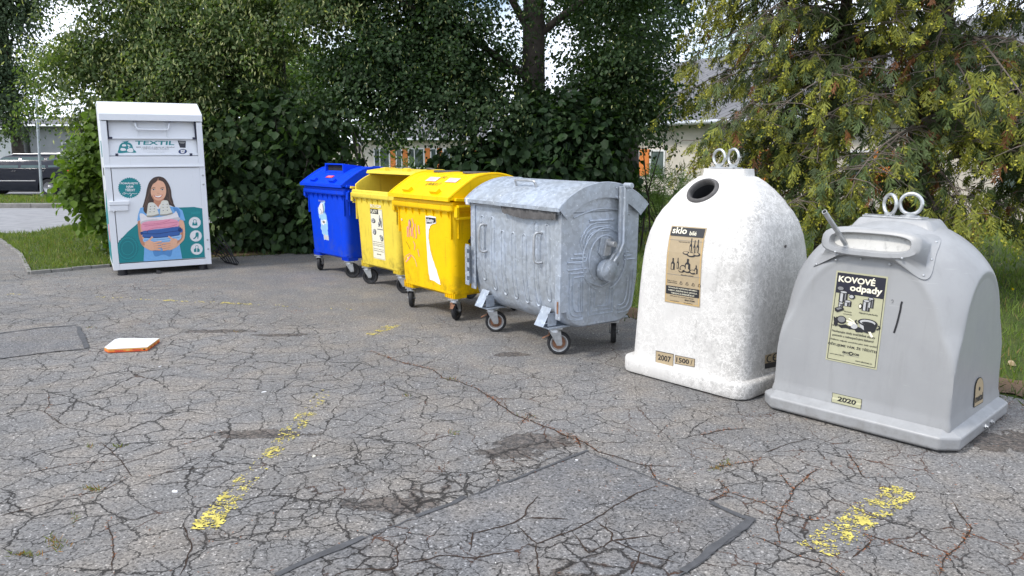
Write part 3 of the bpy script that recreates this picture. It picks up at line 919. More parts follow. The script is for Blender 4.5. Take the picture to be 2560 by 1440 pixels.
# --- bright yellow bin
root, lid, lp = plastic_bin('bright yellow wheeled bin with a closed lid and a torn white sticker', (-0.54, 8.11), R(-51.3), 'yellow', swings=(2.45, 2.15, 2.0, 1.5))
for x in (-0.27, 0.27):
    lid_disc(root, lid, lp, x, -0.02)
def lid_st(x0, x1, a0, a1):
    y0, z0 = lp(a0, LR + 0.002); y1, z1 = lp(a1, LR + 0.002)
    return Sticker((x0, y0, z0), (x1, y0, z0), (x1, y1, z1), (x0, y1, z1), base=0.006)
for x in (-0.16, 0.20):
    s_ = lid_st(x, x + 0.19, 0.36, 0.46)
    s_.quad(0, 0, 1, 1, 'palepink', 0)
    for k in range(3):
        s_.quad(0.06, 0.12 + k * 0.28, 0.92 - 0.1 * k, 0.26 + k * 0.28, 'pink', 1)
    s_.build('lid_sticker', lid)
scrawl_pieces(lambda: lid_st(-0.12, 0.26, 0.32, 0.60), (
    ([(0.36, 0.05), (0.46, 0.0), (0.5, 0.18), (0.38, 0.2), (0.44, 0.1)], 'ink', 0.016), ([(0.52, 0.2), (0.54, 0.02), (0.66, 0.1), (0.52, 0.12), (0.64, 0.22)], 'ink', 0.016),
    ([(0.12, 0.62), (0.18, 0.88), (0.22, 0.6), (0.30, 0.86), (0.28, 0.6), (0.38, 0.84), (0.40, 0.6), (0.46, 0.84), (0.48, 0.6)], 'ink', 0.018),
    ([(0.48, 0.84), (0.56, 0.6), (0.60, 0.84), (0.66, 0.6), (0.76, 0.62), (0.70, 0.9)], 'ink', 0.018)), lid, 'black scrawl')
s_ = front_st(0.0, 0.345, 0.30, 1.035)
torn(s_, [(0.16, 0.0), (0.80, 0.0), (0.80, 0.085), (0.50, 0.12), (0.32, 0.20), (0.28, 0.34), (0.36, 0.52), (0.50, 0.66), (0.68, 0.80), (0.84, 0.96), (0.86, 0.995), (0.20, 0.955), (0.14, 0.80), (0.13, 0.40)], 'tornwhite', 0, 0.012, 8)
s_.poly([(0.19, 0.02), (0.78, 0.02), (0.78, 0.08), (0.52, 0.105), (0.30, 0.115), (0.19, 0.115)], 'ink', 1)
s_.text('plasty', 0.22, 0.03, 0.66, 0.108, 'tornwhite', 2, 0.02)
s_.build('torn_sticker', root, 'torn white sticker')
scrawl_pieces(lambda: front_st(-0.45, 0.42, 0.05, 1.05), (
    ([(0.32, 0.28), (0.34, 0.14), (0.40, 0.28), (0.40, 0.40)], 'pink_g', 0.035), ([(0.24, 0.42), (0.25, 0.26), (0.30, 0.28), (0.31, 0.42)], 'pink_g', 0.03),
    ([(0.46, 0.10), (0.52, 0.2), (0.46, 0.3), (0.48, 0.42)], 'pink_g', 0.03), ([(0.58, 0.18), (0.60, 0.38), (0.56, 0.42)], 'pink_g', 0.025), ([(0.70, 0.2), (0.72, 0.34)], 'pink_g', 0.04),
    ([(0.36, 0.12), (0.40, 0.18), (0.38, 0.26)], 'grey', 0.03), ([(0.46, 0.48), (0.52, 0.54), (0.48, 0.62)], 'pink_g', 0.02), ([(0.62, 0.6), (0.66, 0.72)], 'pink_g', 0.02),
    ([(0.10, 0.86), (0.22, 0.80), (0.34, 0.72), (0.24, 0.78)], 'pink_g', 0.03), ([(0.34, 0.72), (0.48, 0.78), (0.54, 0.90)], 'pink_g', 0.02), ([(0.04, 0.84), (0.12, 0.76), (0.30, 0.70)], 'pink_g', 0.012),
    ([(0.16, 0.50), (0.20, 0.53), (0.24, 0.56), (0.30, 0.62)], 'ink', 0.010)), root, 'faded pink scrawl')
for (u, v, r) in ((0.05, 0.14, 0.022), (0.20, 0.78, 0.018)):
    s_ = front_st(-0.45, 0.42, 0.05, 1.05)
    s_.disc(u, v, r, r * 0.8, 'tornwhite', 1); s_.disc(u, v, r * 0.45, r * 0.36, 'grey', 2)
    s_.build('round_sticker', root)

# ------------------------------------------------------------------ galvanised steel bin
def metal_bin():
    root = thing('metal_bin', 'galvanised steel wheeled bin with a rolled lid beside the white bell container', 'wheeled bin', (0.356, 6.846, 0), R(-56.0), None)
    W, D, Z = 1.37, 0.86, 1.205
    hx, hy = W / 2, D / 2
    # belly profile in (y, z): near-vertical walls and a rounded bottom
    prof = [(-hy + 0.012, Z), (-hy + 0.02, 0.62), (-hy + 0.045, 0.46)]
    for k in range(7):
        a = R(180 + 90 * k / 6)
        prof.append((-hy + 0.245 + 0.195 * math.cos(a), 0.445 + 0.20 * math.sin(a)))
    prof += [(y_ * -1, z_) for y_, z_ in reversed(prof)]
    b = MB()
    cen = 0.8
    def sec(x, k):
        return [(x, y_ * k, cen + (z_ - cen) * (k if z_ < cen else 1)) for y_, z_ in prof]
    b.loft([sec(-hx, 0.965), sec(-hx + 0.02, 0.99), sec(-hx + 0.05, 1), sec(hx - 0.05, 1), sec(hx - 0.02, 0.99), sec(hx, 0.965)], True, True)
    # pressed beads on the front
    for k, (z0, z1) in enumerate(((0.50, 1.10), (0.43, 1.10), (0.41, 0.99), (0.40, 0.99), (0.39, 0.99), (0.39, 1.10), (0.46, 1.10))):
        x = -0.50 + k * 0.166
        zz_ = [z0, z0 + 0.012, z0 + 0.03] + list(np.linspace(z0 + 0.08, z1 - 0.08, 4)) + [z1 - 0.03, z1 - 0.012, z1]
        wy = lambda z: -hy + 0.0125 + (1.205 - z) * 0.0137 if z > 0.62 else -hy + 0.02 + (0.62 - z) * 0.16
        hw_ = 0.028
        lp_ = [(x - hw_, z1 - hw_), (x - hw_ * .7, z1 - hw_ * .3), (x, z1), (x + hw_ * .7, z1 - hw_ * .3), (x + hw_, z1 - hw_)] + [(x + hw_, z) for z in np.linspace(z1 - .1, z0 + .1, 5)] + [(x + hw_, z0 + hw_), (x + hw_ * .7, z0 + hw_ * .3), (x, z0), (x - hw_ * .7, z0 + hw_ * .3), (x - hw_, z0 + hw_)] + [(x - hw_, z) for z in np.linspace(z0 + .1, z1 - .1, 5)]
        lp_.append(lp_[0])
        b.tube([(px_, wy(pz_) - 0.001, pz_) for px_, pz_ in lp_], 0.0068, 8, cap=False)
        b.loft([[(x - .012, wy(z) - 0.004, z), (x + .012, wy(z) - 0.004, z), (x + .022, wy(z) + 0.006, z), (x - .022, wy(z) + 0.006, z)] for z in np.linspace(z0 + .03, z1 - .03, 6)])
    # welded corner angles
    for s in (-1, 1):
        b.box((s * (hx - 0.03), -hy + 0.008, 0.80), (0.075, 0.012, 0.80))
        b.box((s * (hx + 0.003), -hy + 0.035, 0.80), (0.008, 0.06, 0.80))
    na_ = 20
    aa = math.asin((hy - 0.005) / 0.64)
    for s in (-1, 1):
        pr_ = [(-0.64 * math.sin(aa - 2 * aa * k / na_), 0.756 + 0.64 * math.cos(aa - 2 * aa * k / na_)) for k in range(na_ + 1)]
        b.prism([(pr_[0][0], 1.19)] + pr_ + [(pr_[-1][0], 1.19)], lambda p: (s * hx, p[0], p[1]), lambda p: (s * (hx - 0.012), p[0], p[1]))
    body = fix_normals(b.build('body', M['galv'], root, 40, 0.003))
    # pressed figures on the end wall (only the right end is seen)
    e = MB()
    X = hx + 0.002
    def groove(pts, r=0.0075):
        e.tube([(X, y_, z_) for y_, z_ in pts], r, 6)
    # coordinates: y from the front (-) to the back (+)
    for k in range(3):
        d = 0.032 * k
        groove(smooth_open([(-0.36 + d, 0.74 - d), (-0.36 + d, 0.40 + d), (-0.32 + d * 0.8, 0.33 + d), (-0.20, 0.32 + d)][:4], 3) + ([(-0.19, 0.345)] if k == 0 else []))
        groove(smooth_open([(0.36 - d, 0.70 - d), (0.35 - d, 0.42 + d), (0.30 - d * 0.8, 0.34 + d), (0.19, 0.33 + d)], 3))
        groove([(-0.36 + d, 0.74 - d), (-0.16, 0.74 - d)])
        groove([(-0.36 + d, 0.80 + d), (-0.17, 0.80 + d)])
        groove([(0.36 - d, 0.78 + d), (0.24, 0.78 + d)])
        groove(smooth_open([(-0.36 + d, 0.80 + d), (-0.17 - d * 0.1, 0.80 + d), (-0.165 - d, 0.96), (-0.10 - d * 0.4, 1.03 + d), (0.08, 1.04 + d)], 3))
        groove([(-0.13 + d, 0.60 - d), (-0.13 + d, 0.345 + d), (0.13 - d, 0.345 + d), (0.13 - d, 0.60 - d)])
        groove([(-0.19 - 0.02 * k, 0.70 - d), (-0.19 - 0.02 * k, 0.38)])
    groove([(-0.13, 0.62), (0, 0.575), (0.13, 0.62)], 0.012)
    groove([(-0.14, 1.125), (0.12, 1.125)], 0.012)
    arc = [(-0.30 + 0.6 * k / 14, 1.16 + 0.06 * math.sin(math.pi * k / 14)) for k in range(15)]
    groove(arc, 0.008)
    groove([(0.03 + 0.235 * math.cos(R(t)), 0.80 + 0.26 * math.sin(R(t))) for t in range(-75, 250, 12)], 0.010)
    groove([(0.03 + 0.165 * math.cos(R(t)), 0.80 + 0.20 * math.sin(R(t))) for t in range(-65, 240, 12)], 0.010)
    fix_normals(e.build('pressed_panel', M['galv'], body, 40))
    # rim tube
    rt = MB()
    rt.tube([(-hx, -hy + 0.005, Z), (hx, -hy + 0.005, Z)], 0.02, 10)
    rt.tube([(-hx, hy - 0.005, Z), (hx, hy - 0.005, Z)], 0.02, 10)
    fix_normals(rt.build('rim', M['galv2'], root, 40))
    # rubbish bag plastic squeezed out under the lid
    sb = MB()
    rnd = random.Random(5)
    nx = 60
    top, mid, bot = [], [], []
    for k in range(nx + 1):
        x = -hx + 0.03 + (W - 0.06) * k / nx
        j = 0.008 * math.sin(k * 0.9) + 0.006 * math.sin(k * 2.3)
        dz = 0.012 * math.sin(k * 0.17 + 1) + rnd.uniform(-0.004, 0.004) + 0.012 * (k / nx)
        top.append((x, -hy - 0.012 + j, Z + 0.05)); mid.append((x, -hy - 0.030 - j, Z + 0.02)); bot.append((x, -hy - 0.028 + j * 0.5, Z - 0.058 - dz if k > nx * 0.40 else Z + 0.004 - dz * 0.3))
    sb.loft([top, mid, bot], False, False, closed=False)
    sb.build('rubber_skirt', M['greyrubber'], root, 60)
    wv = MB()
    wv.loft([[(-hx + 0.0 + 0.03 * math.cos(t), -hy - 0.03 + 0.022 * math.sin(t), Z - 0.015 + z) for t in np.linspace(0, 2 * math.pi, 8, endpoint=False)] for z in (0.0, 0.03, 0.06)])
    fix_normals(wv.build('lid_catch', M['white'], root, 50, 0.006))
    # lid
    Rr, zc = 0.676, 0.756
    a0 = math.asin(0.475 / Rr)
    na = 30
    def lp(a, r=Rr):
        return (-r * math.sin(a), zc + r * math.cos(a))
    arcs = [a0 - 2 * a0 * k / na for k in range(na + 1)]
    L = MB()
    w = hx + 0.035
    pr = [lp(a) for a in arcs] + [lp(a, Rr - 0.008) for a in reversed(arcs)]
    L.prism(pr, lambda p: (-w, p[0], p[1]), lambda p: (w, p[0], p[1]))
    L.box((0, lp(a0)[0] + 0.004, lp(a0)[1] - 0.008), (2 * w, 0.012, 0.03))
    for s in (-1, 1):
        pr = [lp(a, Rr - 0.002) for a in arcs] + [lp(a, Rr - 0.12) for a in reversed(arcs)]
        L.prism(pr, lambda p: (s * (w + 0.002), p[0], p[1]), lambda p: (s * (w - 0.010), p[0], p[1]))
        L.tube([(s * (w - 0.004), *lp(a, Rr + 0.001)) for a in arcs], 0.008, 6)
    lid = fix_normals(L.build('lid', M['galv2'], root, 40))
    hnd = MB()
    a = 0.40
    y0, z0 = lp(a)
    n = Vector((0, y0, z0 - zc)).normalized()
    base = Vector((-0.02, y0, z0))
    hnd.tube(smooth_open([base + Vector((-0.15, 0, 0)) + n * 0.0, base + Vector((-0.145, 0, 0)) + n * 0.03, base + Vector((-0.12, 0, 0)) + n * 0.055, base + Vector((0.12, 0, 0)) + n * 0.055, base + Vector((0.145, 0, 0)) + n * 0.03, base + Vector((0.15, 0, 0))], 4), 0.011, 8)
    fix_normals(hnd.build('lid_handle', M['zinc'], lid, 40))
    # lever arms on both ends: upright, cranked lower run, hub
    for s in (-1, 1):
        a_ = MB()
        x = s * (w + 0.022)
        path = [(0.175, 1.40), (0.175, 0.93), (0.14, 0.86), (0.045, 0.745)]
        wd = 0.042
        lft, rgt = [], []
        for i, (y_, z_) in enumerate(path):
            p0 = path[max(i - 1, 0)]; p1 = path[min(i + 1, len(path) - 1)]
            d = Vector((p1[0] - p0[0], p1[1] - p0[1])).normalized()
            lft.append((y_ - d.y * wd, z_ + d.x * wd)); rgt.append((y_ + d.y * wd, z_ - d.x * wd))
        a_.prism(lft + rgt[::-1], lambda p: (x - 0.014, p[0], p[1]), lambda p: (x + 0.014, p[0], p[1]))
        mids = [((l[0] + r2[0]) / 2, (l[1] + r2[1]) / 2) for l, r2 in zip(lft, rgt)]
        a_.tube([(x + s * 0.013, *m_) for m_ in mids], 0.016, 8)
        a_.cyl((x, 0.185, 1.405), (x + s * 0.085, 0.185, 1.405), 0.024, n=14)
        for (yb, zb) in ((0.115, 1.385), (0.115, 1.31), (0.235, 1.36), (0.235, 1.29)):
            a_.cyl((s * w, yb, zb), (s * w + s * 0.012, yb, zb), 0.010, n=8)
        fix_normals(a_.build('lever_arm', M['galv2'], lid, 40, 0.004))
        hb = MB()
        hb.lathe([(0.001, 0.030), (0.045, 0.030), (0.055, 0.022), (0.088, 0.014), (0.09, 0.0), (0.09, -0.05), (0.001, -0.05)] if s > 0 else [(0.001, -0.030), (0.045, -0.030), (0.055, -0.022), (0.088, -0.014), (0.09, 0.0), (0.09, 0.05), (0.001, 0.05)], (x + s * 0.016, 0.02, 0.715), (1, 0, 0), 28)
        for k in range(3):
            t = R(90 + 120 * k)
            hb.cyl((x + s * 0.028, 0.02 + 0.072 * math.cos(t), 0.715 + 0.072 * math.sin(t)), (x + s * 0.038, 0.02 + 0.072 * math.cos(t), 0.715 + 0.072 * math.sin(t)), 0.007, n=8)
        fix_normals(hb.build('pivot_hub', M['galv2'], root, 40))
        pk = MB()
        out = [(-0.045, 0.86), (-0.02, 0.99), (0.055, 0.99), (0.075, 0.95), (0.075, 0.83), (0.01, 0.80)]
        pk.prism(out, lambda p: (s * (hx + 0.002), p[0], p[1]), lambda p: (s * (hx + 0.016), p[0], p[1]))
        pk.prism([(-0.01, 0.835), (0.02, 0.975), (0.065, 0.975), (0.07, 0.835)], lambda p: (s * (hx + 0.016), p[0], p[1]), lambda p: (s * (hx + 0.04), p[0], p[1]), 1)
        pk.cyl((s * hx, 0.04, 0.935), (s * (hx + 0.12), 0.04, 0.935), 0.024, n=14, mi=1)
        fix_normals(pk.build('lifting_pin', [M['galv'], M['rust']] if False else [M['galv'], M['zinc']], root, 40, 0.003))
    # grab handles on the front
    for x in (-0.455, 0.40):
        g = MB()
        yf = -hy + 0.015
        g.tube(smooth_open([(x + 0.02, yf, 1.02), (x + 0.005, yf - 0.035, 1.025), (x - 0.01, yf - 0.055, 1.0), (x - 0.012, yf - 0.06, 0.90), (x - 0.01, yf - 0.055, 0.80), (x + 0.005, yf - 0.035, 0.775), (x + 0.02, yf, 0.78)], 4), 0.0115, 8)
        fix_normals(g.build('handle', M['zinc'], root, 40))
    # comb plate for the lifting gear on the left corner, worn edge plate on the right
    cp = MB()
    cp.box((-hx - 0.022, -hy - 0.018, 0.62), (0.008, 0.07, 0.36))
    for k in range(5):
        cp.box((-hx + 0.012, -hy - 0.050, 0.46 + k * 0.085), (0.062, 0.008, 0.045))
    cp.box((-hx - 0.005, -hy - 0.053, 0.62), (0.03, 0.008, 0.36))
    fix_normals(cp.build('comb_plate', M['galv2'], root, 0, 0.002))
    ep = MB()
    ep.box((hx - 0.018, -hy - 0.002, 0.52), (0.06, 0.01, 0.36))
    ep.box((hx - 0.018, -hy - 0.008, 0.44), (0.022, 0.004, 0.10), mi=1)
    fix_normals(ep.build('edge_plate', [M['galv2'], M['rust']], root, 0, 0.002))
    # slanted foot plates and castors
    for sx in (-1, 1):
        for sy in (-1, 1):
            f = MB()
            cx = sx * 0.475
            if sy < 0:
                rot = Matrix.Rotation(R(-30), 3, 'X')
                c0 = Vector((cx, -hy - 0.012, 0.335))
                f.box(c0, (0.125, 0.008, 0.175), rot)
                f.box(c0 + Vector((-0.058, 0.05, -0.02)), (0.008, 0.09, 0.11))
                f.box(c0 + Vector((0.058, 0.05, -0.02)), (0.008, 0.09, 0.11))
                f.box((cx, -hy + 0.10, 0.245), (0.17, 0.22, 0.014))
            else:
                f.box((cx, hy - 0.10, 0.245), (0.17, 0.20, 0.014))
                f.box((cx, hy - 0.07, 0.30), (0.12, 0.03, 0.12))
            fix_normals(f.build('foot_plate', M['galv2'], root, 0, 0.003))
            sw = {(-1, -1): 0.98, (1, -1): 1.0, (1, 1): 2.4, (-1, 1): 1.7}[(sx, sy)]
            caster(root, sx * 0.488, sy * 0.326, 0.238, sw, light_rim=sy < 0, brake=sy < 0)
    return root
metal_bin()

# ------------------------------------------------------------------ bell containers
def interp(tab, z):
    return float(np.interp(z, [t[0] for t in tab], [t[1] for t in tab]))

class Bell:
    def __init__(self, loc, yaw, rfun, ztop):
        self.loc, self.yaw, self.r, self.ztop = Vector((loc[0], loc[1], 0)), yaw, rfun, ztop
    def to_local(self, p, vec=False):
        q = Vector(p) if vec else Vector(p) - self.loc
        c, s = math.cos(-self.yaw), math.sin(-self.yaw)
        return Vector((q.x * c - q.y * s, q.x * s + q.y * c, q.z))
    def inside(self, p):
        if p.z > self.ztop or p.z < 0.0:
            return False
        return math.hypot(p.x, p.y) < self.r(math.atan2(p.y, p.x), p.z)
    def hit(self, x, y):
        """where the line of sight through a photograph pixel meets the shell, in the bell's own coordinates"""
        o = self.to_local((0, 0, CAM_H)); d = self.to_local(px_ray(x, y), True)
        t = 3.0
        while t < 9 and not self.inside(o + d * t):
            t += 0.01
        lo, hi = t - 0.01, t
        for _ in range(20):
            m = (lo + hi) / 2
            if self.inside(o + d * m): hi = m
            else: lo = m
        return o + d * hi
    def on_front(self, x, z, axis='y', sign=-1):
        lo, hi = 0.0, 1.2
        for _ in range(30):
            m = (lo + hi) / 2
            p = Vector((x, sign * m, z)) if axis == 'y' else Vector((sign * m, x, z))
            if self.inside(p): lo = m
            else: hi = m
        return sign * lo
    def normal_at(self, p, axis='y', sign=-1):
        e = 0.012
        if axis == 'y':
            f = lambda a, b: Vector((a, self.on_front(a, b, axis, sign), b))
            n = (f(p.x + e, p.z) - f(p.x - e, p.z)).cross(f(p.x, p.z + e) - f(p.x, p.z - e))
            if n.y * sign < 0: n = -n
        else:
            f = lambda a, b: Vector((self.on_front(a, b, axis, sign), a, b))
            n = (f(p.y + e, p.z) - f(p.y - e, p.z)).cross(f(p.y, p.z + e) - f(p.y, p.z - e))
            if n.x * sign < 0: n = -n
        return n.normalized()
    def sticker(self, px, axis='y', sign=-1, **kw):
        """px: the four corners TL TR BR BL as seen in the photograph"""
        c = [self.hit(*p) for p in px]
        def proj(p, n):
            if axis == 'y':
                q = Vector((p.x, self.on_front(p.x, p.z, axis, sign), p.z))
            else:
                q = Vector((self.on_front(p.y, p.z, axis, sign), p.y, p.z))
            return q, self.normal_at(q, axis, sign)
        return Sticker(*c, proj=proj, base=kw.pop('base', 0.0022), **kw)
    def mesh(self, zs, nth, hole=None):
        mb = MB()
        ths = [2 * math.pi * k / nth for k in range(nth)]
        vs = [(self.r(t, z) * math.cos(t), self.r(t, z) * math.sin(t), z) for z in zs for t in ths]
        fs = []
        for k in range(len(zs) - 1):
            for i in range(nth):
                j = (i + 1) % nth
                f = (k * nth + i, k * nth + j, (k + 1) * nth + j, (k + 1) * nth + i)
                if hole:
                    c = sum((Vector(vs[q]) for q in f), Vector()) / 4
                    d = c - hole[0]
                    if (d - hole[1] * d.dot(hole[1])).length < hole[2] and abs(d.dot(hole[1])) < 0.12:
                        continue
                fs.append(f)
        fs.append(tuple((len(zs) - 1) * nth + i for i in range(nth)))
        mb.add(vs, fs)
        return mb

def superell(t, ax, ay, n):
    return 1.0 / ((abs(math.cos(t)) / ax) ** n + (abs(math.sin(t)) / ay) ** n) ** (1.0 / n)

def eye_ring(root, x, z, yawr, Rr, r, m):
    mb = MB()
    ax = Vector((math.sin(yawr), math.cos(yawr), 0))
    mb.torus((x, 0, z + Rr + r * 0.3), ax, Rr, r)
    mb.cyl((x, 0, z - 0.012), (x, 0, z + 0.012), 0.03, n=16)
    return fix_normals(mb.build('lifting_ring', M[m], root, 50))

# --- white glass bell
WAX = [(0.08, .502), (0.3, .496), (0.6, .490), (0.85, .486), (0.95, .482), (1.08, .468), (1.18, .448), (1.25, .424), (1.33, .378), (1.40, .324), (1.46, .262), (1.50, .206), (1.503, .186), (1.555, .176)]
WAY = [(0.08, .502), (0.3, .496), (0.6, .490), (0.85, .480), (0.95, .471), (1.08, .445), (1.18, .405), (1.25, .358), (1.33, .284), (1.40, .205), (1.46, .145), (1.50, .098), (1.503, .086), (1.555, .076)]
WN = [(0.08, 9.0), (0.6, 7.0), (1.0, 5.4), (1.3, 3.8), (1.5, 5.5), (1.55, 8.0)]
def wr(t, z):
    return superell(t, interp(WAX, z), interp(WAY, z), interp(WN, z))
WB = Bell((1.603, 5.747), R(-48.0), wr, 1.555)
wroot = thing('bell_container', 'weathered white bell container with a round black-rimmed throwing hole', 'recycling container', WB.loc, WB.yaw, None)
hp = WB.hit(1757, 477)
hp = Vector((hp.x, WB.on_front(hp.x, hp.z), hp.z))
hn = WB.normal_at(hp)
zs = [0.085, 0.2, 0.35, 0.5, 0.65, 0.8, 0.9, 0.97] + list(np.linspace(1.0, 1.497, 56)) + [1.503, 1.515, 1.53, 1.545, 1.552, 1.555]
mb = WB.mesh(zs, 240, (hp, hn, 0.098))
fix_normals(mb.build('shell', M['whitebell'], wroot, 50))
sk = MB()
hx = 0.547
sk.loft([ring(hx - .008, hx - .008, .11, 0.012, 8), ring(hx, hx, .12, 0.03, 8), ring(hx, hx, .12, 0.10, 8), ring(hx - .006, hx - .006, .115, 0.118, 8), ring(hx - .022, hx - .022, .105, 0.126, 8), ring(hx - .06, hx - .06, .08, 0.124, 8), ring(hx - .09, hx - .09, .06, 0.12, 8)], True, False)
fix_normals(sk.build('base_skirt', M['whitebell'], wroot, 50))
u = MB()
u.box((0, 0, 0.008), (0.98, 0.98, 0.016))
u.build('rubber_base', M['blackplastic'], wroot, 0)
rg = MB()
rg.lathe([(0.092, -0.03), (0.092, 0.010), (0.100, 0.018), (0.116, 0.014), (0.124, 0.002), (0.124, -0.02), (0.092, -0.03)], hp, hn, 40, cap=False)
fix_normals(rg.build('hole_rim', M['greyrubber'], wroot, 50))
cup = MB()
cup.lathe([(0.093, 0.0), (0.093, -0.16), (0.001, -0.165)], hp, hn, 32, cap=False)
cup.build('throwing_hole', M['dark'], wroot, 50)
pl = MB()
pl.box((-0.035, 0, 1.561), (0.20, 0.10, 0.010))
pl.box((0.07, 0, 1.560), (0.06, 0.06, 0.008))
for x in (-0.12, 0.05):
    pl.cyl((x, -0.03, 1.566), (x, -0.03, 1.572), 0.009, n=8)
pl.build('top_plate', M['zinc'], wroot, 0, 0.002)
eye_ring(wroot, -0.085, 1.575, R(12), 0.058, 0.0105, 'ringsteel')
eye_ring(wroot, 0.035, 1.575, R(20), 0.06, 0.0105, 'ringsteel')

s = WB.sticker([(1680, 564), (1768, 570), (1750, 769), (1662, 754)])
s.quad(0, 0, 1, 1, 'tan', 0, 6, 12)
s.frame(0.03, 0.015, 0.97, 0.985, 0.012, 0.006, 'gold', 1)
s.quad(0.03, 0.015, 0.97, 0.125, 'ink', 2, 6, 3)
s.text('sklo', 0.07, 0.015, 0.48, 0.095, 'cream', 3, 0.015)
s.text('bílé', 0.57, 0.055, 0.76, 0.105, 'cream', 3, 0.01)
s.quad(0.03, 0.175, 0.97, 0.179, 'grey', 2); s.quad(0.03, 0.62, 0.97, 0.624, 'grey', 2)
s.text('Obalové sklo bez víček', 0.30, 0.185, 0.62, 0.202, 'ink', 3)
for (u0, v0, w_, h_) in ((0.66, 0.14, 0.07, 0.21), (0.76, 0.16, 0.06, 0.19), (0.85, 0.15, 0.07, 0.20), (0.20, 0.41, 0.11, 0.15), (0.34, 0.40, 0.06, 0.14), (0.62, 0.40, 0.15, 0.15), (0.86, 0.47, 0.09, 0.11)):
    s.poly([(u0 - w_ * .5, v0 + h_), (u0 - w_ * .5, v0 + h_ * .45), (u0 - w_ * .18, v0 + h_ * .3), (u0 - w_ * .18, v0), (u0 + w_ * .18, v0), (u0 + w_ * .18, v0 + h_ * .3), (u0 + w_ * .5, v0 + h_ * .45), (u0 + w_ * .5, v0 + h_)], 'ink', 3)
    s.poly([(u0 - w_ * .3, v0 + h_ * .95), (u0 - w_ * .3, v0 + h_ * .5), (u0 + w_ * .12, v0 + h_ * .5), (u0 + w_ * .12, v0 + h_ * .95)], 'tan', 4)
for (u0, v0, a, b) in ((0.55, 0.33, 0.10, 0.022), (0.70, 0.345, 0.13, 0.03), (0.85, 0.335, 0.10, 0.024), (0.50, 0.53, 0.10, 0.045), (0.62, 0.55, 0.11, 0.03), (0.45, 0.565, 0.08, 0.02), (0.78, 0.56, 0.10, 0.03)):
    s.disc(u0, v0, a, b, 'ink', 3, 14); s.disc(u0 - .01, v0 - .004, a * .65, b * .6, 'tan', 4, 12)
s.text('Skleněné nádoby', 0.44, 0.605, 0.80, 0.625, 'ink', 3)
for k in range(4):
    s.stroke([(0.42 + k * 0.17, 0.735), (0.455 + k * 0.17, 0.70), (0.49 + k * 0.17, 0.735), (0.42 + k * 0.17, 0.735)], 0.012, 'ink', 3, 0.45)
s.text('Obaly ze skla jsou', 0.05, 0.70, 0.34, 0.718, 'ink', 3); s.text('recyklovatelné', 0.05, 0.722, 0.34, 0.742, 'ink', 3)
s.quad(0.03, 0.775, 0.97, 0.885, 'ink', 2, 6, 3)
for k, t in enumerate(('NEVHAZUJTE PORCELÁN, KERAMIKU,', 'KAMENY, DRÁTĚNÉ SKLO, ZRCADLA,', 'TABULOVÉ A BAREVNÉ SKLO!')):
    s.text(t, 0.10 + (0.08 if k == 2 else 0), 0.785 + k * 0.033, 0.92 - (0.08 if k == 2 else 0), 0.809 + k * 0.033, 'cream', 3, 0.01)
s.text('Děkujeme vám, že třídíte odpady!', 0.16, 0.897, 0.82, 0.914, 'ink', 3)
s.text('EKO KOM', 0.58, 0.925, 0.85, 0.945, 'ink', 3, 0.03)
s.text('www.jaktridit.cz', 0.16, 0.962, 0.42, 0.976, 'ink', 3); s.text('www.ekokom.cz', 0.55, 0.962, 0.80, 0.976, 'ink', 3)
s.build('glass_sticker', wroot, 'sun-browned glass sticker')
for px, t in (([(1640, 876), (1685, 885), (1683, 917), (1639, 906)], '2007'), ([(1688, 887), (1738, 897), (1737, 918), (1687, 909)], '1500ℓ')):
    s = WB.sticker(px)
    s.quad(0, 0, 1, 1, 'ink', 0); s.quad(0.02, 0.05, 0.98, 0.95, 'tan', 1)
    if t == '2007':
        s.text(t, 0.14, 0.26, 0.86, 0.72, 'ink', 2, 0.025)
    else:
        s.text('1500', 0.08, 0.22, 0.72, 0.78, 'ink', 2, 0.025)
        s.text('l', 0.80, 0.20, 0.88, 0.80, 'ink', 2, 0.02, 0, 0.35)
    s.build('number_plate', wroot)
s = WB.sticker([(1912, 888), (1956, 876), (1954, 914), (1911, 922)], axis='x', sign=1)
s.quad(0, 0, 1, 1, 'tan', 0); s.quad(0, 0.62, 1, 1, 'ink', 1)
for u0 in (0.26, 0.60):
    s.stroke([(u0 + .15 * math.cos(R(a)), 0.32 + .24 * math.sin(R(a))) for a in range(60, 301, 30)], 0.07, 'ink', 2, 1.1)
s.quad(0.46, 0.29, 0.60, 0.36, 'ink', 2)
s.build('mark_plate', wroot)
bl = MB()
bp = Vector((WB.on_front(0.02, 1.02, 'x', 1), 0.02, 1.02))
bl.cyl(bp - Vector((0.01, 0, 0)), bp + Vector((0.006, 0, 0)), 0.011, n=10)
bl.build('bolt', M['greyrubber'], wroot, 40)

# --- grey bell for metal
def smin(vals, k=110.0):
    m = min(vals)
    return m - math.log(sum(math.exp(-k * (v - m)) for v in vals)) / k
def gr(t, z):
    zz = min(z, 1.262)
    f = math.sqrt(max(0.0, 1 - (zz / 1.272) ** 3.6))
    c, s_ = abs(math.cos(t)), abs(math.sin(t))
    vals = [superell(t, 0.665 * f + 0.01, 0.60 * f + 0.008, 3.7 - 1.55 * min(1.0, max(0.0, (z - 0.12) / 0.55)))]
    bx = 0.545 - 0.022 * (z - 0.12)
    by = 0.478 - 0.065 * (z - 0.12)
    if c > 1e-3: vals.append(bx / c)
    if s_ > 1e-3: vals.append(by / s_)
    gap = vals[0] - min(vals[1:])          # flat panels sit in a shallow arched recess
    return smin(vals) - 0.009 * min(1.0, max(0.0, gap / 0.022)) * (1.0 if z > 0.16 else 0.0)
GB = Bell((2.45, 4.855), R(-46.6), gr, 1.255)
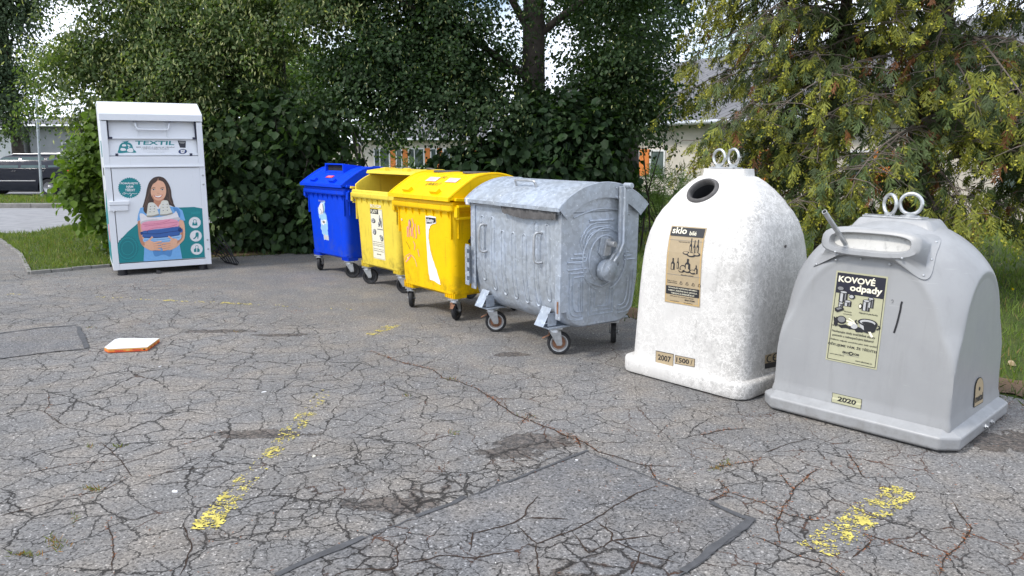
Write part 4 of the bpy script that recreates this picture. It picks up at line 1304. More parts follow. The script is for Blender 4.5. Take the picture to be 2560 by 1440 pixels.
groot = thing('bell_container', 'smooth grey bell container with a wide slot hood and a tube in it', 'recycling container', GB.loc, GB.yaw, None)
zs = [0.115] + list(np.linspace(0.14, 0.80, 22)) + list(np.linspace(0.82, 1.26, 60))
mb = GB.mesh(zs, 320)
fix_normals(mb.build('shell', M['greybell'], groot, 60))
def cring(hx, hy, c, z):
    return [(hx, hy - c, z), (hx - c, hy, z), (-hx + c, hy, z), (-hx, hy - c, z), (-hx, -hy + c, z), (-hx + c, -hy, z), (hx - c, -hy, z), (hx, -hy + c, z)]
sk = MB()
sk.loft([cring(.585, .525, .085, 0.012), cring(.60, .54, .085, 0.022), cring(.602, .542, .085, 0.092), cring(.535, .475, .03, 0.128), cring(.50, .44, .03, 0.125)], True, False)
fix_normals(sk.build('base_skirt', M['greybell'], groot, 20, 0.012, 3))
u = MB()
u.loft([cring(.56, .50, .08, 0.0), cring(.56, .50, .08, 0.013)])
u.build('rubber_base', M['blackplastic'], groot, 0)
for y in (-0.02, 0.10):
    b = MB()
    b.cyl((0.598, y, 0.055), (0.612, y, 0.055), 0.016, n=6)
    b.cyl((0.612, y, 0.055), (0.622, y, 0.055), 0.008, n=10)
    b.build('bolt', M['zinc'], groot, 40)
nk = MB()
nk.loft([ring(.30, .175, .05, 1.13, 4), ring(.268, .150, .04, 1.19, 4), ring(.215, .118, .025, 1.262, 4), ring(.205, .108, .02, 1.27, 4)], False, True)
fix_normals(nk.build('neck', M['greybell'], groot, 40, 0.004))
pl = MB()
pl.box((-0.03, 0, 1.276), (0.36, 0.12, 0.010))
pl.cyl((0.06, 0, 1.281), (0.06, 0, 1.290), 0.055, n=20)
for x in (-0.19, -0.06, 0.13):
    pl.cyl((x, -0.045, 1.281), (x, -0.045, 1.290), 0.011, n=8)
pl.build('top_plate', M['zinc'], groot, 40, 0.002)
eye_ring(groot, -0.065, 1.288, R(35), 0.062, 0.011, 'ringsteel')
eye_ring(groot, 0.06, 1.294, R(-5), 0.064, 0.0115, 'ringsteel')

# slot hood: flange lying on the dome, walls, rounded slot mouth with a stained flap inside
def gy(x, z):
    return GB.on_front(x, z)
fl = []                                         # flange outline in (x, z), clockwise from the lower left tip
low = [(-0.350, 0.962), (-0.29, 1.004), (-0.20, 1.038), (-0.09, 1.057), (0.02, 1.057), (0.12, 1.042), (0.21, 1.010), (0.305, 0.960)]
top_ = [(0.338, 0.985), (0.325, 1.09), (0.30, 1.175), (0.20, 1.208), (0.0, 1.220), (-0.20, 1.212), (-0.29, 1.165), (-0.335, 1.07), (-0.366, 0.982)]
fl = smooth_closed(low + top_, 4)
n_ = len(fl)
ring0 = [Vector((x, gy(x, z), z)) for x, z in fl]
cxz = (-0.01, 1.12)
r0a = [p + Vector((0, 0.004, 0)) for p in ring0]
r0b = [p + Vector((0, -0.010, 0.004)) for p in ring0]
def inner(p, k):
    x = cxz[0] + (p.x - cxz[0]) * k
    z = cxz[1] + (p.z - cxz[1]) * (k - 0.02)
    return Vector((x, gy(x, min(z, 1.225)) - 0.010, z))
r1 = [inner(p, 0.90) for p in ring0]
# mouth plane leans back a little
def mouth(x, z):
    return -0.462 + (z - 1.1) * 0.28
def stad(hx, hz, cx, cz, p):
    """point of a rounded slot outline in the direction of p seen from the middle"""
    a = math.atan2((p.z - cxz[1]) / 0.09, (p.x - cxz[0]) / 0.33)
    rr = superell(a, hx, hz, 3.2) if True else 0
    ca, sa = math.cos(a), math.sin(a)
    k = 1.0 / ((abs(ca) / 1) ** 3.2 + (abs(sa) / 1) ** 3.2) ** (1 / 3.2)
    return cx + hx * k * ca, cz + hz * k * sa
def mring(hx, hz, dy, cx=0.0, cz=1.150):
    out = []
    for p in ring0:
        x, z = stad(hx, hz, cx, cz, p)
        out.append(Vector((x, mouth(x, z) + dy, z)))
    return out
r2 = mring(0.292, 0.088, 0.014)
r3 = mring(0.280, 0.078, 0.0)
r4 = mring(0.240, 0.056, -0.003)
r5 = mring(0.231, 0.049, 0.010)
r6 = mring(0.224, 0.046, 0.060)
hd = MB()
hd.loft([[tuple(p) for p in r] for r in (r0a, r0b, r1, r2, r3, r4, r5, r6)], False, False)
hood = fix_normals(hd.build('slot_hood', M['greybell'], groot, 45))
fp = MB()
fpo = mring(0.230, 0.050, 0.046)
fp.loft([[tuple(p) for p in fpo], [tuple(p + Vector((0, 0.012, 0))) for p in fpo]])
fix_normals(fp.build('slot_flap', M['flap'], hood, 40))
def rivet(p, n):
    rv = MB()
    rv.lathe([(0.008, 0.0), (0.007, 0.004), (0.003, 0.006), (0.001, 0.006)], p, n, 10)
    fix_normals(rv.build('rivet', M['zinc'], hood, 50))
for (x, z) in ((-0.335, 0.978), (-0.20, 1.024), (-0.05, 1.046), (0.12, 1.030), (0.305, 0.985), (0.315, 1.07), (0.295, 1.16), (0.10, 1.206), (-0.12, 1.206)):
    q = Vector((x, gy(x, z), z))
    rivet(q + Vector((0, -0.011, 0)), GB.normal_at(q))
for x in (-0.19, 0.20):
    rivet(Vector((x, mouth(x, 1.078) + 0.004, 1.078)), (0, -1, 0.1))

s = GB.sticker([(2092, 676), (2221, 692), (2192, 925), (2064, 898)])
s.quad(0, 0, 1, 1, 'olive', 0, 4, 8)
s.frame(0.03, 0.018, 0.97, 0.985, 0.012, 0.006, 'ink', 1)
s.quad(0.03, 0.018, 0.97, 0.24, 'inkb', 2, 4, 4)
s.text('KOVOVÉ', 0.065, 0.035, 0.78, 0.118, 'cream', 3, 0.03)
s.text('odpady', 0.31, 0.128, 0.93, 0.222, 'cream', 3, 0.03)
def can(u, v, w_, h_):
    s.poly([(u - w_, v), (u - w_, v + h_), (u + w_, v + h_), (u + w_, v)], 'ink', 3)
    s.poly([(u - w_ * .7, v + .01), (u - w_ * .7, v + h_ * .95), (u - w_ * .1, v + h_ * .98), (u - w_ * .1, v + .01)], 'lgrey', 4)
    s.poly([(u + w_ * .35, v + .01), (u + w_ * .35, v + h_ * .95), (u + w_ * .6, v + h_ * .93), (u + w_ * .6, v + .01)], 'grey', 4)
    s.disc(u, v, w_, 0.016, 'ink', 5, 14); s.disc(u, v, w_ * .75, 0.010, 'lgrey', 6, 12)
can(0.20, 0.225, 0.085, 0.11); can(0.30, 0.32, 0.075, 0.055); can(0.17, 0.35, 0.05, 0.045)
s.disc(0.13, 0.19, 0.08, 0.028, 'ink', 5, 14); s.disc(0.13, 0.188, 0.06, 0.020, 'grey', 6, 12)
s.disc(0.37, 0.262, 0.065, 0.028, 'ink', 5, 14); s.disc(0.36, 0.262, 0.045, 0.018, 'lgrey', 6, 12)
s.poly([(0.06, 0.41), (0.16, 0.385), (0.24, 0.40), (0.24, 0.42), (0.12, 0.455), (0.07, 0.44)], 'ink', 6); s.poly([(0.09, 0.413), (0.16, 0.395), (0.21, 0.403), (0.13, 0.428)], 'grey', 7)
can(0.74, 0.255, 0.06, 0.10); can(0.66, 0.285, 0.075, 0.11); s.disc(0.555, 0.35, 0.035, 0.032, 'ink', 5, 14); s.disc(0.55, 0.35, 0.022, 0.02, 'cream', 6, 12)
s.text('Plechovky', 0.25, 0.425, 0.40, 0.443, 'ink', 3); s.text('od potravin', 0.24, 0.452, 0.41, 0.470, 'ink', 3); s.text('Nápojové plechovky', 0.54, 0.412, 0.90, 0.434, 'ink', 3)
s.disc(0.22, 0.53, 0.10, 0.045, 'ink', 3, 16); s.disc(0.22, 0.525, 0.075, 0.032, 'grey', 4, 14)
torn(s, [(0.06, 0.52), (0.14, 0.50), (0.16, 0.60), (0.08, 0.61)], 'ink', 3, 0.015, 2)
torn(s, [(0.15, 0.585), (0.55, 0.575), (0.72, 0.60), (0.62, 0.63), (0.40, 0.62), (0.2, 0.61)], 'ink', 3, 0.012, 3)
s.stroke([(0.32, 0.53), (0.52, 0.545)], 0.03, 'cream', 5, 0.55); s.stroke([(0.36, 0.50), (0.50, 0.535)], 0.02, 'cream', 5, 0.55)
s.disc(0.48, 0.575, 0.07, 0.03, 'lgrey', 5, 12); s.disc(0.40, 0.56, 0.05, 0.02, 'cream', 5, 12)
s.poly([(0.54, 0.52), (0.92, 0.52), (0.88, 0.60), (0.78, 0.63), (0.66, 0.62)], 'ink', 5); s.disc(0.73, 0.515, 0.19, 0.042, 'ink', 6, 18); s.disc(0.73, 0.512, 0.15, 0.028, 'lgrey', 7, 16); s.disc(0.74, 0.522, 0.12, 0.018, 'ink', 8, 16)
s.poly([(0.57, 0.535), (0.66, 0.555), (0.68, 0.60), (0.60, 0.575)], 'lgrey', 7)
s.stroke([(0.52, 0.505), (0.49, 0.525), (0.54, 0.545)], 0.025, 'ink', 7, 0.55); s.stroke([(0.93, 0.53), (0.97, 0.545), (0.91, 0.575)], 0.025, 'ink', 7, 0.55)
s.poly([(0.76, 0.61), (0.81, 0.605), (0.87, 0.655), (0.83, 0.665)], 'cream', 8)
for v, h_, u0, u1, t in ((0.595, 0.016, 0.04, 0.46, 'Ostatní kovové předměty z domácnosti'), (0.648, 0.034, 0.06, 0.90, 'Nevhazujte obaly znečištěné zbytky'), (0.692, 0.034, 0.08, 0.88, 'potravin a nebezpečnými látkami!'), (0.747, 0.024, 0.03, 0.95, 'Tříděním odpadu umožníte jeho další využití!'), (0.790, 0.042, 0.02, 0.96, 'DĚKUJEME VÁM, ŽE TŘÍDÍTE!')):
    s.text(t, u0, v, u1, v + h_, 'ink', 3, 0.012)
s.text('EKO', 0.32, 0.868, 0.45, 0.892, 'ink', 3, 0.04); s.text('KOM', 0.51, 0.868, 0.64, 0.892, 'ink', 3, 0.04)
s.stroke([(0.51, 0.865), (0.46, 0.868), (0.455, 0.888), (0.49, 0.896), (0.52, 0.885)], 0.018, 'ink', 4, 0.55)
s.quad(0.32, 0.902, 0.64, 0.905, 'grey', 3); s.text('www.jaktridit.cz', 0.07, 0.912, 0.36, 0.930, 'ink', 3); s.text('www.ekokom.cz', 0.58, 0.937, 0.90, 0.955, 'ink', 3)
s.build('metal_sticker', groot, 'olive sorting sticker')
s = GB.sticker([(2081, 981), (2155, 998), (2153, 1023), (2079, 1005)])
s.quad(0, 0, 1, 1, 'ink', 0); s.quad(0.015, 0.04, 0.985, 0.96, 'olive', 1)
s.text('2020', 0.20, 0.26, 0.82, 0.74, 'ink', 2, 0.04)
s.build('number_plate', groot)
s = Sticker(*[GB.hit(*p) for p in ((2437, 944), (2457, 938), (2455, 1005), (2432, 1019))], base=0.006)
def dome_pts(k):
    return [(0.5 - 0.5 * k, 1.0 - .5 * (1 - k) * .6)] + [(0.5 - 0.5 * k * math.cos(R(a)), 0.38 - 0.36 * k * math.sin(R(a))) for a in range(0, 181, 15)] + [(0.5 + 0.5 * k, 1.0 - .5 * (1 - k) * .6)]
s.poly(dome_pts(1.0), 'ink', 0); s.poly(dome_pts(0.92), 'tan', 1)
s.text('metal', 0.08, 0.60, 0.92, 0.86, 'ink', 2, 0.04); s.disc(0.5, 0.42, 0.10, 0.07, 'ink', 2)
s.build('maker_plate', groot)
s = GB.sticker([(2225, 745), (2262, 750), (2252, 842), (2215, 837)])
s.stroke([(0.84, 0.05), (0.80, 0.14), (0.78, 0.30), (0.74, 0.42), (0.68, 0.60), (0.60, 0.78), (0.52, 0.92)], 0.13, 'ink', 0, 0.4)
s.build('scrawl', groot, 'black drip of marker')
s = GB.sticker([(2225, 745), (2262, 750), (2252, 842), (2215, 837)])
s.stroke([(0.10, 0.06), (0.20, 0.03), (0.24, 0.09), (0.16, 0.13)], 0.05, 'grey', 0, 0.4)
s.build('scrawl', groot)

# metal tube sticking out of the slot
A, B = atY(2122, 622, 4.72), atY(2061, 529, 4.52)
d = (A - B)
tb = MB()
n_t = 16
ax = d.normalized()
a_ = ax.cross(Vector((0, 0, 1))).normalized(); b_ = ax.cross(a_)
def circ(p, r):
    return [p + (a_ * math.cos(2 * math.pi * k / n_t) + b_ * math.sin(2 * math.pi * k / n_t)) * r for k in range(n_t)]
P0 = B; P1 = A + ax * 0.03
org = P1.copy()
tb.loft([[p - org for p in circ(P1, 0.0145)], [p - org for p in circ(P0, 0.0145)], [p - org for p in circ(P0, 0.0120)], [p - org for p in circ(P0 + ax * 0.12, 0.0120)]], True, True)
t_o = fix_normals(tb.build('metal_tube', M['zinc'], None, 50))
t_o.location = org
tag(t_o, 'thin grey tube sticking up out of the slot of the grey bell container', 'tube')

# ------------------------------------------------------------------ white textile container
CW, CD = 1.25, 1.195
croot = thing('textile_container', 'white steel textile container with a printed girl on its door', 'clothes container', (-5.132, 11.087, 0), R(29.2), None)
fy = -CD / 2
hw = CW / 2
prof = [(fy, 0.08), (fy, 2.153), (fy + 0.41, 2.322), (-fy, 2.31), (-fy, 0.08)]
for sgn in (-1, 1):
    b = MB()
    b.prism([(y + (0.02 if i < 2 else 0), z) for i, (y, z) in enumerate(prof)], lambda p: (sgn * hw, p[0], p[1]), lambda p: (sgn * (hw - 0.022), p[0], p[1]))
    fix_normals(b.build('side_wall', M['enamel'], croot, 0, 0.004))
b = MB()
b.box((0, -fy - 0.012, 1.19), (CW - 0.05, 0.02, 2.2))
b.box((0, 0, 0.10), (CW - 0.05, CD - 0.05, 0.03))
b.build('back_wall', M['enamel'], croot, 0)
b = MB()
rf = [(fy - 0.012, 2.135), (fy - 0.012, 2.158), (fy + 0.405, 2.330), (-fy + 0.01, 2.318), (-fy + 0.01, 2.300), (fy + 0.41, 2.308), (fy + 0.02, 2.140)]
b.prism(rf, lambda p: (-hw - 0.008, p[0], p[1]), lambda p: (hw + 0.008, p[0], p[1]))
b.box((0, fy - 0.004, 2.112), (CW + 0.012, 0.022, 0.085))
fix_normals(b.build('roof', M['enamel'], croot, 0, 0.003))
b = MB()
for sgn in (-1, 1):
    b.box((sgn * (hw - 0.0375), fy + 0.02, 1.07), (0.075, 0.04, 1.98))
b.box((0, fy + 0.02, 0.122), (CW - 0.151, 0.04, 0.084))
b.box((0, fy + 0.02, 1.535), (CW - 0.151, 0.04, 0.13))
b.box((0, fy - 0.008, 1.462), (CW - 0.02, 0.024, 0.018))
fix_normals(b.build('front_frame', M['enamel'], croot, 0, 0.003))
b = MB()
b.box((0.004, fy + 0.012, 0.81), (CW - 0.16, 0.02, 1.27))
door = b.build('door', M['enamel'], croot, 0, 0.002)
b = MB()
b.box((-hw + 0.14, fy - 0.018, 0.985), (0.245, 0.045, 0.05))
b.box((-hw + 0.13, fy - 0.014, 0.92), (0.225, 0.036, 0.075))
b.cyl((-hw + 0.065, fy - 0.02, 0.865), (-hw + 0.065, fy - 0.02, 0.89), 0.012, n=10)
fix_normals(b.build('lock_box', M['enamel'], door, 0, 0.004))
for z in (1.335, 1.21, 0.43, 0.30):
    b = MB()
    b.lathe([(0.014, 0), (0.013, 0.006), (0.006, 0.010), (0.001, 0.010)], (hw - 0.035, fy, z), (0, -1, 0), 12)
    fix_normals(b.build('hinge_bolt', M['zinc'], croot, 50))
# throat: upper tray door with handle, lower label panel
b = MB()
b.loft([[(-hw + 0.08, fy + 0.10, 2.07), (hw - 0.08, fy + 0.10, 2.07), (hw - 0.08, fy + 0.05, 1.835), (-hw + 0.08, fy + 0.05, 1.835)],
        [(-hw + 0.08, fy + 0.13, 2.07), (hw - 0.08, fy + 0.13, 2.07), (hw - 0.08, fy + 0.08, 1.835), (-hw + 0.08, fy + 0.08, 1.835)]])
for x in (-0.18, 0.18):
    b.box((x, fy + 0.072, 1.95), (0.012, 0.012, 0.23), Matrix.Rotation(R(-12), 3, 'X'))
b.box((0, fy + 0.052, 1.838), (CW - 0.17, 0.03, 0.016))
tray = fix_normals(b.build('tray_door', M['enamel'], croot, 0, 0.002))
for sgn in (-1, 1):
    b = MB()
    b.box((sgn * (hw - 0.088), fy + 0.062, 1.95), (0.014, 0.05, 0.24))
    b.box((sgn * (hw - 0.105), fy + 0.040, 1.842), (0.05, 0.02, 0.028))
    b.build('corner_guard', M['navy'], tray, 0, 0.002)
b = MB()
b.tube(smooth_open([(-0.215, fy + 0.085, 2.06), (-0.21, fy + 0.03, 2.03), (-0.195, fy + 0.02, 1.975), (-0.15, fy + 0.018, 1.955), (0.15, fy + 0.018, 1.955), (0.195, fy + 0.02, 1.975), (0.21, fy + 0.03, 2.03), (0.215, fy + 0.085, 2.06)], 4), 0.013, 8)
fix_normals(b.build('handle', M['enamel'], tray, 50))
LP = [(fy + 0.075, 1.832), (fy + 0.045, 1.605)]
b = MB()
b.loft([[(-hw + 0.075, LP[0][0], LP[0][1]), (hw - 0.075, LP[0][0], LP[0][1]), (hw - 0.075, LP[1][0], LP[1][1]), (-hw + 0.075, LP[1][0], LP[1][1])],
        [(-hw + 0.075, LP[0][0] + 0.02, LP[0][1]), (hw - 0.075, LP[0][0] + 0.02, LP[0][1]), (hw - 0.075, LP[1][0] + 0.02, LP[1][1]), (-hw + 0.075, LP[1][0] + 0.02, LP[1][1])]])
b.box((0, fy + 0.25, 1.62), (CW - 0.05, 0.44, 0.012))
lpn = fix_normals(b.build('label_panel', M['enamel'], croot, 0))
for x in (-0.46, 0.46):
    b = MB()
    b.box((x, fy + 0.035, 1.622), (0.032, 0.03, 0.034))
    b.build('stop_block', M['navy'], croot, 0, 0.002)
for sx in (-1, 1):
    for sy in (-1, 1):
        b = MB()
        b.cyl((sx * (hw - 0.11), sy * (CD / 2 - 0.10), 0.0), (sx * (hw - 0.11), sy * (CD / 2 - 0.10), 0.09), 0.06, n=18)
        b.cyl((sx * (hw - 0.11), sy * (CD / 2 - 0.10), 0.0), (sx * (hw - 0.11), sy * (CD / 2 - 0.10), 0.02), 0.068, n=18)
        b.build('foot', M['blackplastic'], croot, 40, 0.002)

class Print(Sticker):
    """print drawn in the measuring grid of the enlarged photograph, laid on a flat panel"""
    def __init__(self, src, dst, y_of_z, step=0.0006, base=0.0012):
        self.h = homography(src, dst)
        self.y, self.step, self.base = y_of_z, step, base
        self.mb, self.mats, self.proj = MB(), [], None
    def P(self, u, v, layer):
        x, z = self.h(u, v)
        return Vector((x, self.y(z) - self.base - self.step * layer, z))

SRC = [(150, 210), (910, 225), (997, 1290), (270, 1340)]
DST = [(-hw, 2.07), (hw, 2.07), (hw, 0.08), (-hw, 0.08)]
# label panel
f = Print([(205, 333), (850, 335), (880, 500), (222, 500)], [(-0.55, 1.832), (0.55, 1.832), (0.55, 1.605), (-0.55, 1.605)], lambda z: LP[1][0] + (z - 1.605) / 0.227 * (LP[0][0] - LP[1][0]))
def z7(x, y):
    return (180 + x * 0.3047, 300 + y * 0.3047)
f.poly([z7(*p) for p in smooth_closed([(345, 560), (350, 440), (365, 330), (410, 250), (470, 222), (560, 222), (620, 250), (670, 330), (700, 430), (775, 540), (680, 550), (560, 548)], 3)], 'teal', 1)
f.poly([z7(*p) for p in [(400, 165), (440, 195), (510, 185), (590, 165), (545, 222), (470, 222), (440, 205)]], 'teal', 2)
for pts in ([(425, 330), (440, 285), (500, 285), (522, 340), (450, 350)], [(395, 470), (400, 410), (440, 400), (500, 415), (525, 470), (450, 492)], [(560, 440), (600, 405), (660, 405), (695, 455), (690, 520), (620, 532), (545, 490)], [(545, 300), (580, 295), (635, 350), (600, 340), (595, 392), (570, 380), (585, 345)]):
    f.poly([z7(*p) for p in smooth_closed(pts, 3)], 'white', 3)
for t, x0, y0, x1, y1, m_, bold in (('TEXTIL', 728, 170, 1672, 298, 'teal', 0.025), ('SBĚR ODĚVŮ A OBUVI KE TŘÍDĚNÍ', 755, 345, 1685, 388, 'ink', 0.01), ('I OPĚTOVNÉMU POUŽITÍ.', 895, 402, 1560, 442, 'ink', 0.01), ('Textil vhazujte pouze zabalený', 925, 480, 1555, 506, 'lgrey', 0), ('v PE pytlích nebo taškách.', 1030, 528, 1460, 555, 'lgrey', 0)):
    a, b_ = z7(x0, y0), z7(x1, y1)
    f.text(t, a[0], a[1], b_[0], b_[1], m_, 1, bold, skew=2.0)
f.poly([z7(*p) for p in [(1740, 160), (1945, 170), (1960, 395), (1820, 388)]], 'inkb', 1)
f.poly([z7(*p) for p in [(1768, 190), (1935, 198), (1935, 235), (1910, 235), (1910, 260), (1815, 258), (1812, 232), (1790, 230)]], 'grey', 2)
c = z7(1900, 515)
f.disc(c[0], c[1], 32, 25, 'inkb', 1, 28); f.disc(c[0], c[1], 28, 22, 'jean_d', 2, 28)
f.poly([z7(*p) for p in [(1842, 460), (1950, 460), (1945, 560), (1915, 575), (1885, 572), (1860, 555)]], 'white', 3)
f.stroke([z7(1870, 490), z7(1925, 535)], 3, 'grey', 4); f.stroke([z7(1925, 488), z7(1870, 537)], 3, 'grey', 4)
f.build('label_print', lpn)

# door print, drawn flat; coordinates: the girl in the grid (g), the rest in the door grid
f = Print(SRC, DST, lambda z: fy + 0.002)
def g(x, y):
    return (360 + x / 2.0, 570 + y / 2.0)
def gp(pts, m_, layer, k=4):
    f.poly([g(*p) for p in (smooth_closed(pts, k) if k else pts)], m_, layer)
f.poly([(312, 1284), (946, 1241), (922, 875)] + [(860 - 0, 864)] + [(748, 868), (690, 880), (600, 905), (520, 940), (440, 990), (370, 1050), (325, 1100), (297, 1135)], 'teal', 0)
for rr, m_ in ((100, 'teal_d'), (88, 'teal_l'), (80, 'teal_d'), (58, 'teal_l'), (52, 'teal_d')):
    f.star(372, 1172, rr * 0.8, rr * 0.92, m_, 1 + (100 - rr) // 9, 24, 0.03)
f.star(380, 720, 84, 76, 'teal', 1, 30, 0.045)
for t, x0, y0, x1, y1 in (('POMÁHEJTE', 314, 676, 442, 697), ('NÁM', 356, 698, 407, 720), ('TŘÍDIT', 346, 722, 422, 746)):
    f.text(t, x0, y0, x1, y1, 'white', 2, 0.035, skew=0)
f.stroke([(326, 768), (340, 755), (350, 764), (336, 770), (356, 760), (372, 768), (384, 758), (396, 775), (384, 782), (402, 762), (420, 766), (438, 760)], 3, 'white', 2)
f.stroke([(420, 715), (436, 700), (446, 720), (446, 745), (426, 748)], 4, 'teal_l', 2)
for (cx_, cy_), kind in zip(((868, 981), (877, 1081), (885, 1179)), (0, 1, 2)):
    f.star(cx_, cy_, 44, 42, 'white', 1, 26, 0.04)
    if kind == 0:
        f.poly([(cx_ - 19, cy_ + 22), (cx_ - 17, cy_ - 2), (cx_ + 17, cy_ - 2), (cx_ + 20, cy_ + 22)], 'teal', 2); f.stroke([(cx_ - 11, cy_ - 4), (cx_ - 9, cy_ - 20), (cx_ + 8, cy_ - 20), (cx_ + 10, cy_ - 4)], 4, 'teal', 2); f.disc(cx_, cy_ + 3, 5, 5, 'white', 3)
    elif kind == 1:
        f.poly(smooth_closed([(cx_ - 22, cy_ + 22), (cx_ - 4, cy_ + 4), (cx_, cy_ - 24), (cx_ + 20, cy_ - 22), (cx_ + 18, cy_ + 18), (cx_ + 12, cy_ + 20), (cx_ + 10, cy_ + 4), (cx_ - 8, cy_ + 22)], 3), 'teal', 2)
    else:
        f.poly([(cx_ - 20, cy_ + 22), (cx_ - 22, cy_ + 4), (cx_ - 12, cy_ - 6), (cx_ + 12, cy_ - 6), (cx_ + 22, cy_ + 4), (cx_ + 20, cy_ + 22)], 'teal', 2); f.stroke([(cx_ - 10, cy_ - 6), (cx_ - 8, cy_ - 24), (cx_ + 8, cy_ - 24), (cx_ + 10, cy_ - 6)], 3, 'teal', 2); f.poly([(cx_ - 3, cy_ - 6), (cx_ + 3, cy_ - 6), (cx_ + 2, cy_ + 22), (cx_ - 2, cy_ + 22)], 'white', 3)
# girl
gp([(450, 132), (385, 155), (330, 220), (300, 310), (285, 400), (262, 500), (240, 580), (236, 660), (275, 695), (330, 650), (400, 560), (540, 540), (640, 560), (720, 590), (690, 520), (668, 430), (655, 330), (620, 240), (560, 160), (500, 134)], 'hair', 2)
gp([(640, 580), (760, 592), (830, 640), (875, 790), (790, 806), (770, 900), (800, 1180), (836, 1362), (550, 1385), (262, 1404), (268, 1280), (270, 1180), (215, 900), (215, 805), (160, 800), (175, 690), (205, 600), (300, 585), (420, 600)], 'shirt', 3, 0)
gp([(690, 600), (760, 610), (800, 680), (780, 790), (740, 700)], 'shirt_d', 4)
gp([(420, 1240), (640, 1245), (690, 1210), (660, 1330), (560, 1300), (440, 1330), (400, 1260)], 'shirt_d', 4)
gp([(415, 470), (545, 470), (552, 560), (500, 612), (455, 600), (410, 560)], 'skin_d', 4)
gp([(470, 190), (400, 215), (360, 290), (356, 370), (375, 440), (415, 490), (478, 510), (530, 490), (570, 430), (585, 360), (575, 280), (540, 215)], 'skin', 5)
gp([(380, 410), (375, 440), (415, 490), (478, 510), (530, 490), (565, 440), (520, 478), (470, 492), (415, 470)], 'skin_d', 6)
gp([(458, 150), (400, 170), (350, 235), (330, 310), (318, 400), (300, 480), (262, 560), (252, 640), (300, 690), (320, 600), (360, 520), (380, 470), (357, 400), (358, 320), (385, 250), (440, 205)], 'hair', 7)
gp([(468, 150), (530, 190), (572, 260), (590, 340), (585, 420), (560, 480), (600, 540), (640, 500), (700, 580), (690, 500), (668, 430), (655, 330), (620, 240), (560, 165)], 'hair', 7)
f.stroke([g(*p) for p in [(345, 300), (325, 400), (290, 500), (262, 600)]], 6, 'hair_l', 8); f.stroke([g(*p) for p in [(330, 460), (300, 540), (285, 620)]], 4, 'hair_l', 8)
f.stroke([g(*p) for p in [(615, 300), (632, 400), (640, 480), (670, 540)]], 6, 'hair_l', 8); f.stroke([g(*p) for p in [(600, 440), (620, 480)]], 4, 'hair_l', 8)
f.stroke([g(*p) for p in [(462, 160), (462, 200)]], 3, 'skin', 8)
for x in (398, 527):
    f.stroke([g(x - 30, 310), g(x, 296), g(x + 28, 304)], 3.2, 'hair', 8)
    f.disc(*g(x, 327), 11, 4.5, 'white', 8, 12); f.disc(*g(x, 327), 5.5, 4.5, 'eye', 9, 10); f.stroke([g(x - 24, 322), g(x, 316), g(x + 24, 324)], 2.6, 'eye', 10)
f.stroke([g(450, 375), g(465, 388), g(486, 386)], 2.6, 'skin_d', 8)
gp([(405, 415), (460, 422), (530, 405), (505, 445), (465, 455), (425, 442)], 'lip', 8)
gp([(417, 419), (460, 425), (518, 411), (498, 436), (465, 443), (430, 434)], 'teeth', 9)
f.stroke([g(395, 400), g(402, 418)], 2, 'skin_d', 8); f.stroke([g(538, 392), g(536, 408)], 2, 'skin_d', 8)
gp([(420, 540), (470, 600), (460, 620), (410, 575)], 'cloth', 8); gp([(500, 545), (470, 600), (480, 620), (520, 570)], 'cloth', 8)
# arms
gp([(172, 800), (262, 800), (268, 950), (262, 1050), (330, 1100), (400, 1130), (400, 1235), (330, 1225), (240, 1160), (192, 1050), (176, 920)], 'skin', 5)
gp([(780, 800), (846, 800), (872, 940), (864, 1060), (820, 1120), (740, 1195), (640, 1225), (610, 1150), (740, 1090), (800, 990)], 'skin', 5)
gp([(172, 810), (200, 810), (212, 940), (240, 1060), (300, 1140), (240, 1160), (192, 1050), (176, 920)], 'skin_d', 6); gp([(820, 960), (835, 900), (846, 1020), (810, 1090), (740, 1150), (720, 1140), (790, 1050)], 'skin_d', 6)
# clothes pile
gp([(196, 690), (250, 690), (330, 740), (500, 735), (690, 690), (738, 652), (776, 780), (640, 790), (420, 800), (230, 855), (205, 770)], 'cloth', 7, 3)
gp([(230, 800), (400, 770), (560, 780), (770, 740), (776, 785), (560, 800), (400, 805), (232, 850)], 'cloth_d', 8, 3)
gp([(232, 830), (330, 800), (470, 790), (660, 768), (770, 800), (780, 870), (700, 890), (430, 920), (260, 945), (222, 900)], 'pink', 9, 3)
for pts in ([(240, 850), (400, 840), (520, 825), (640, 790)], [(270, 875), (480, 850), (600, 830), (760, 812)], [(300, 945), (420, 900), (600, 890), (750, 850)]):
    f.stroke([g(*p) for p in pts], 4, 'pink_d', 10)
gp([(205, 975), (250, 950), (330, 935), (520, 920), (740, 880), (825, 915), (832, 960), (780, 985), (790, 1010), (640, 1030), (400, 1045), (250, 1040), (240, 1000)], 'jean', 9, 3)
for pts in ([(240, 985), (450, 990), (620, 965), (800, 940)], [(260, 1042), (450, 1046), (640, 1030), (780, 1008)], [(310, 945), (320, 975)]):
    f.stroke([g(*p) for p in pts], 5, 'jean_d', 10)
f.disc(*g(795, 925), 14, 17, 'jean_d', 10, 12); f.disc(*g(228, 982), 9, 12, 'jean_d', 10, 12)
gp([(262, 1060), (440, 1055), (640, 1035), (800, 1000), (820, 1030), (780, 1085), (600, 1110), (420, 1120), (275, 1118)], 'sky', 8, 3)
for pts in ([(270, 1085), (440, 1080), (640, 1062), (790, 1040)], [(380, 1105), (560, 1100), (700, 1085)]):
    f.stroke([g(*p) for p in pts], 4, 'shirt_d', 9)
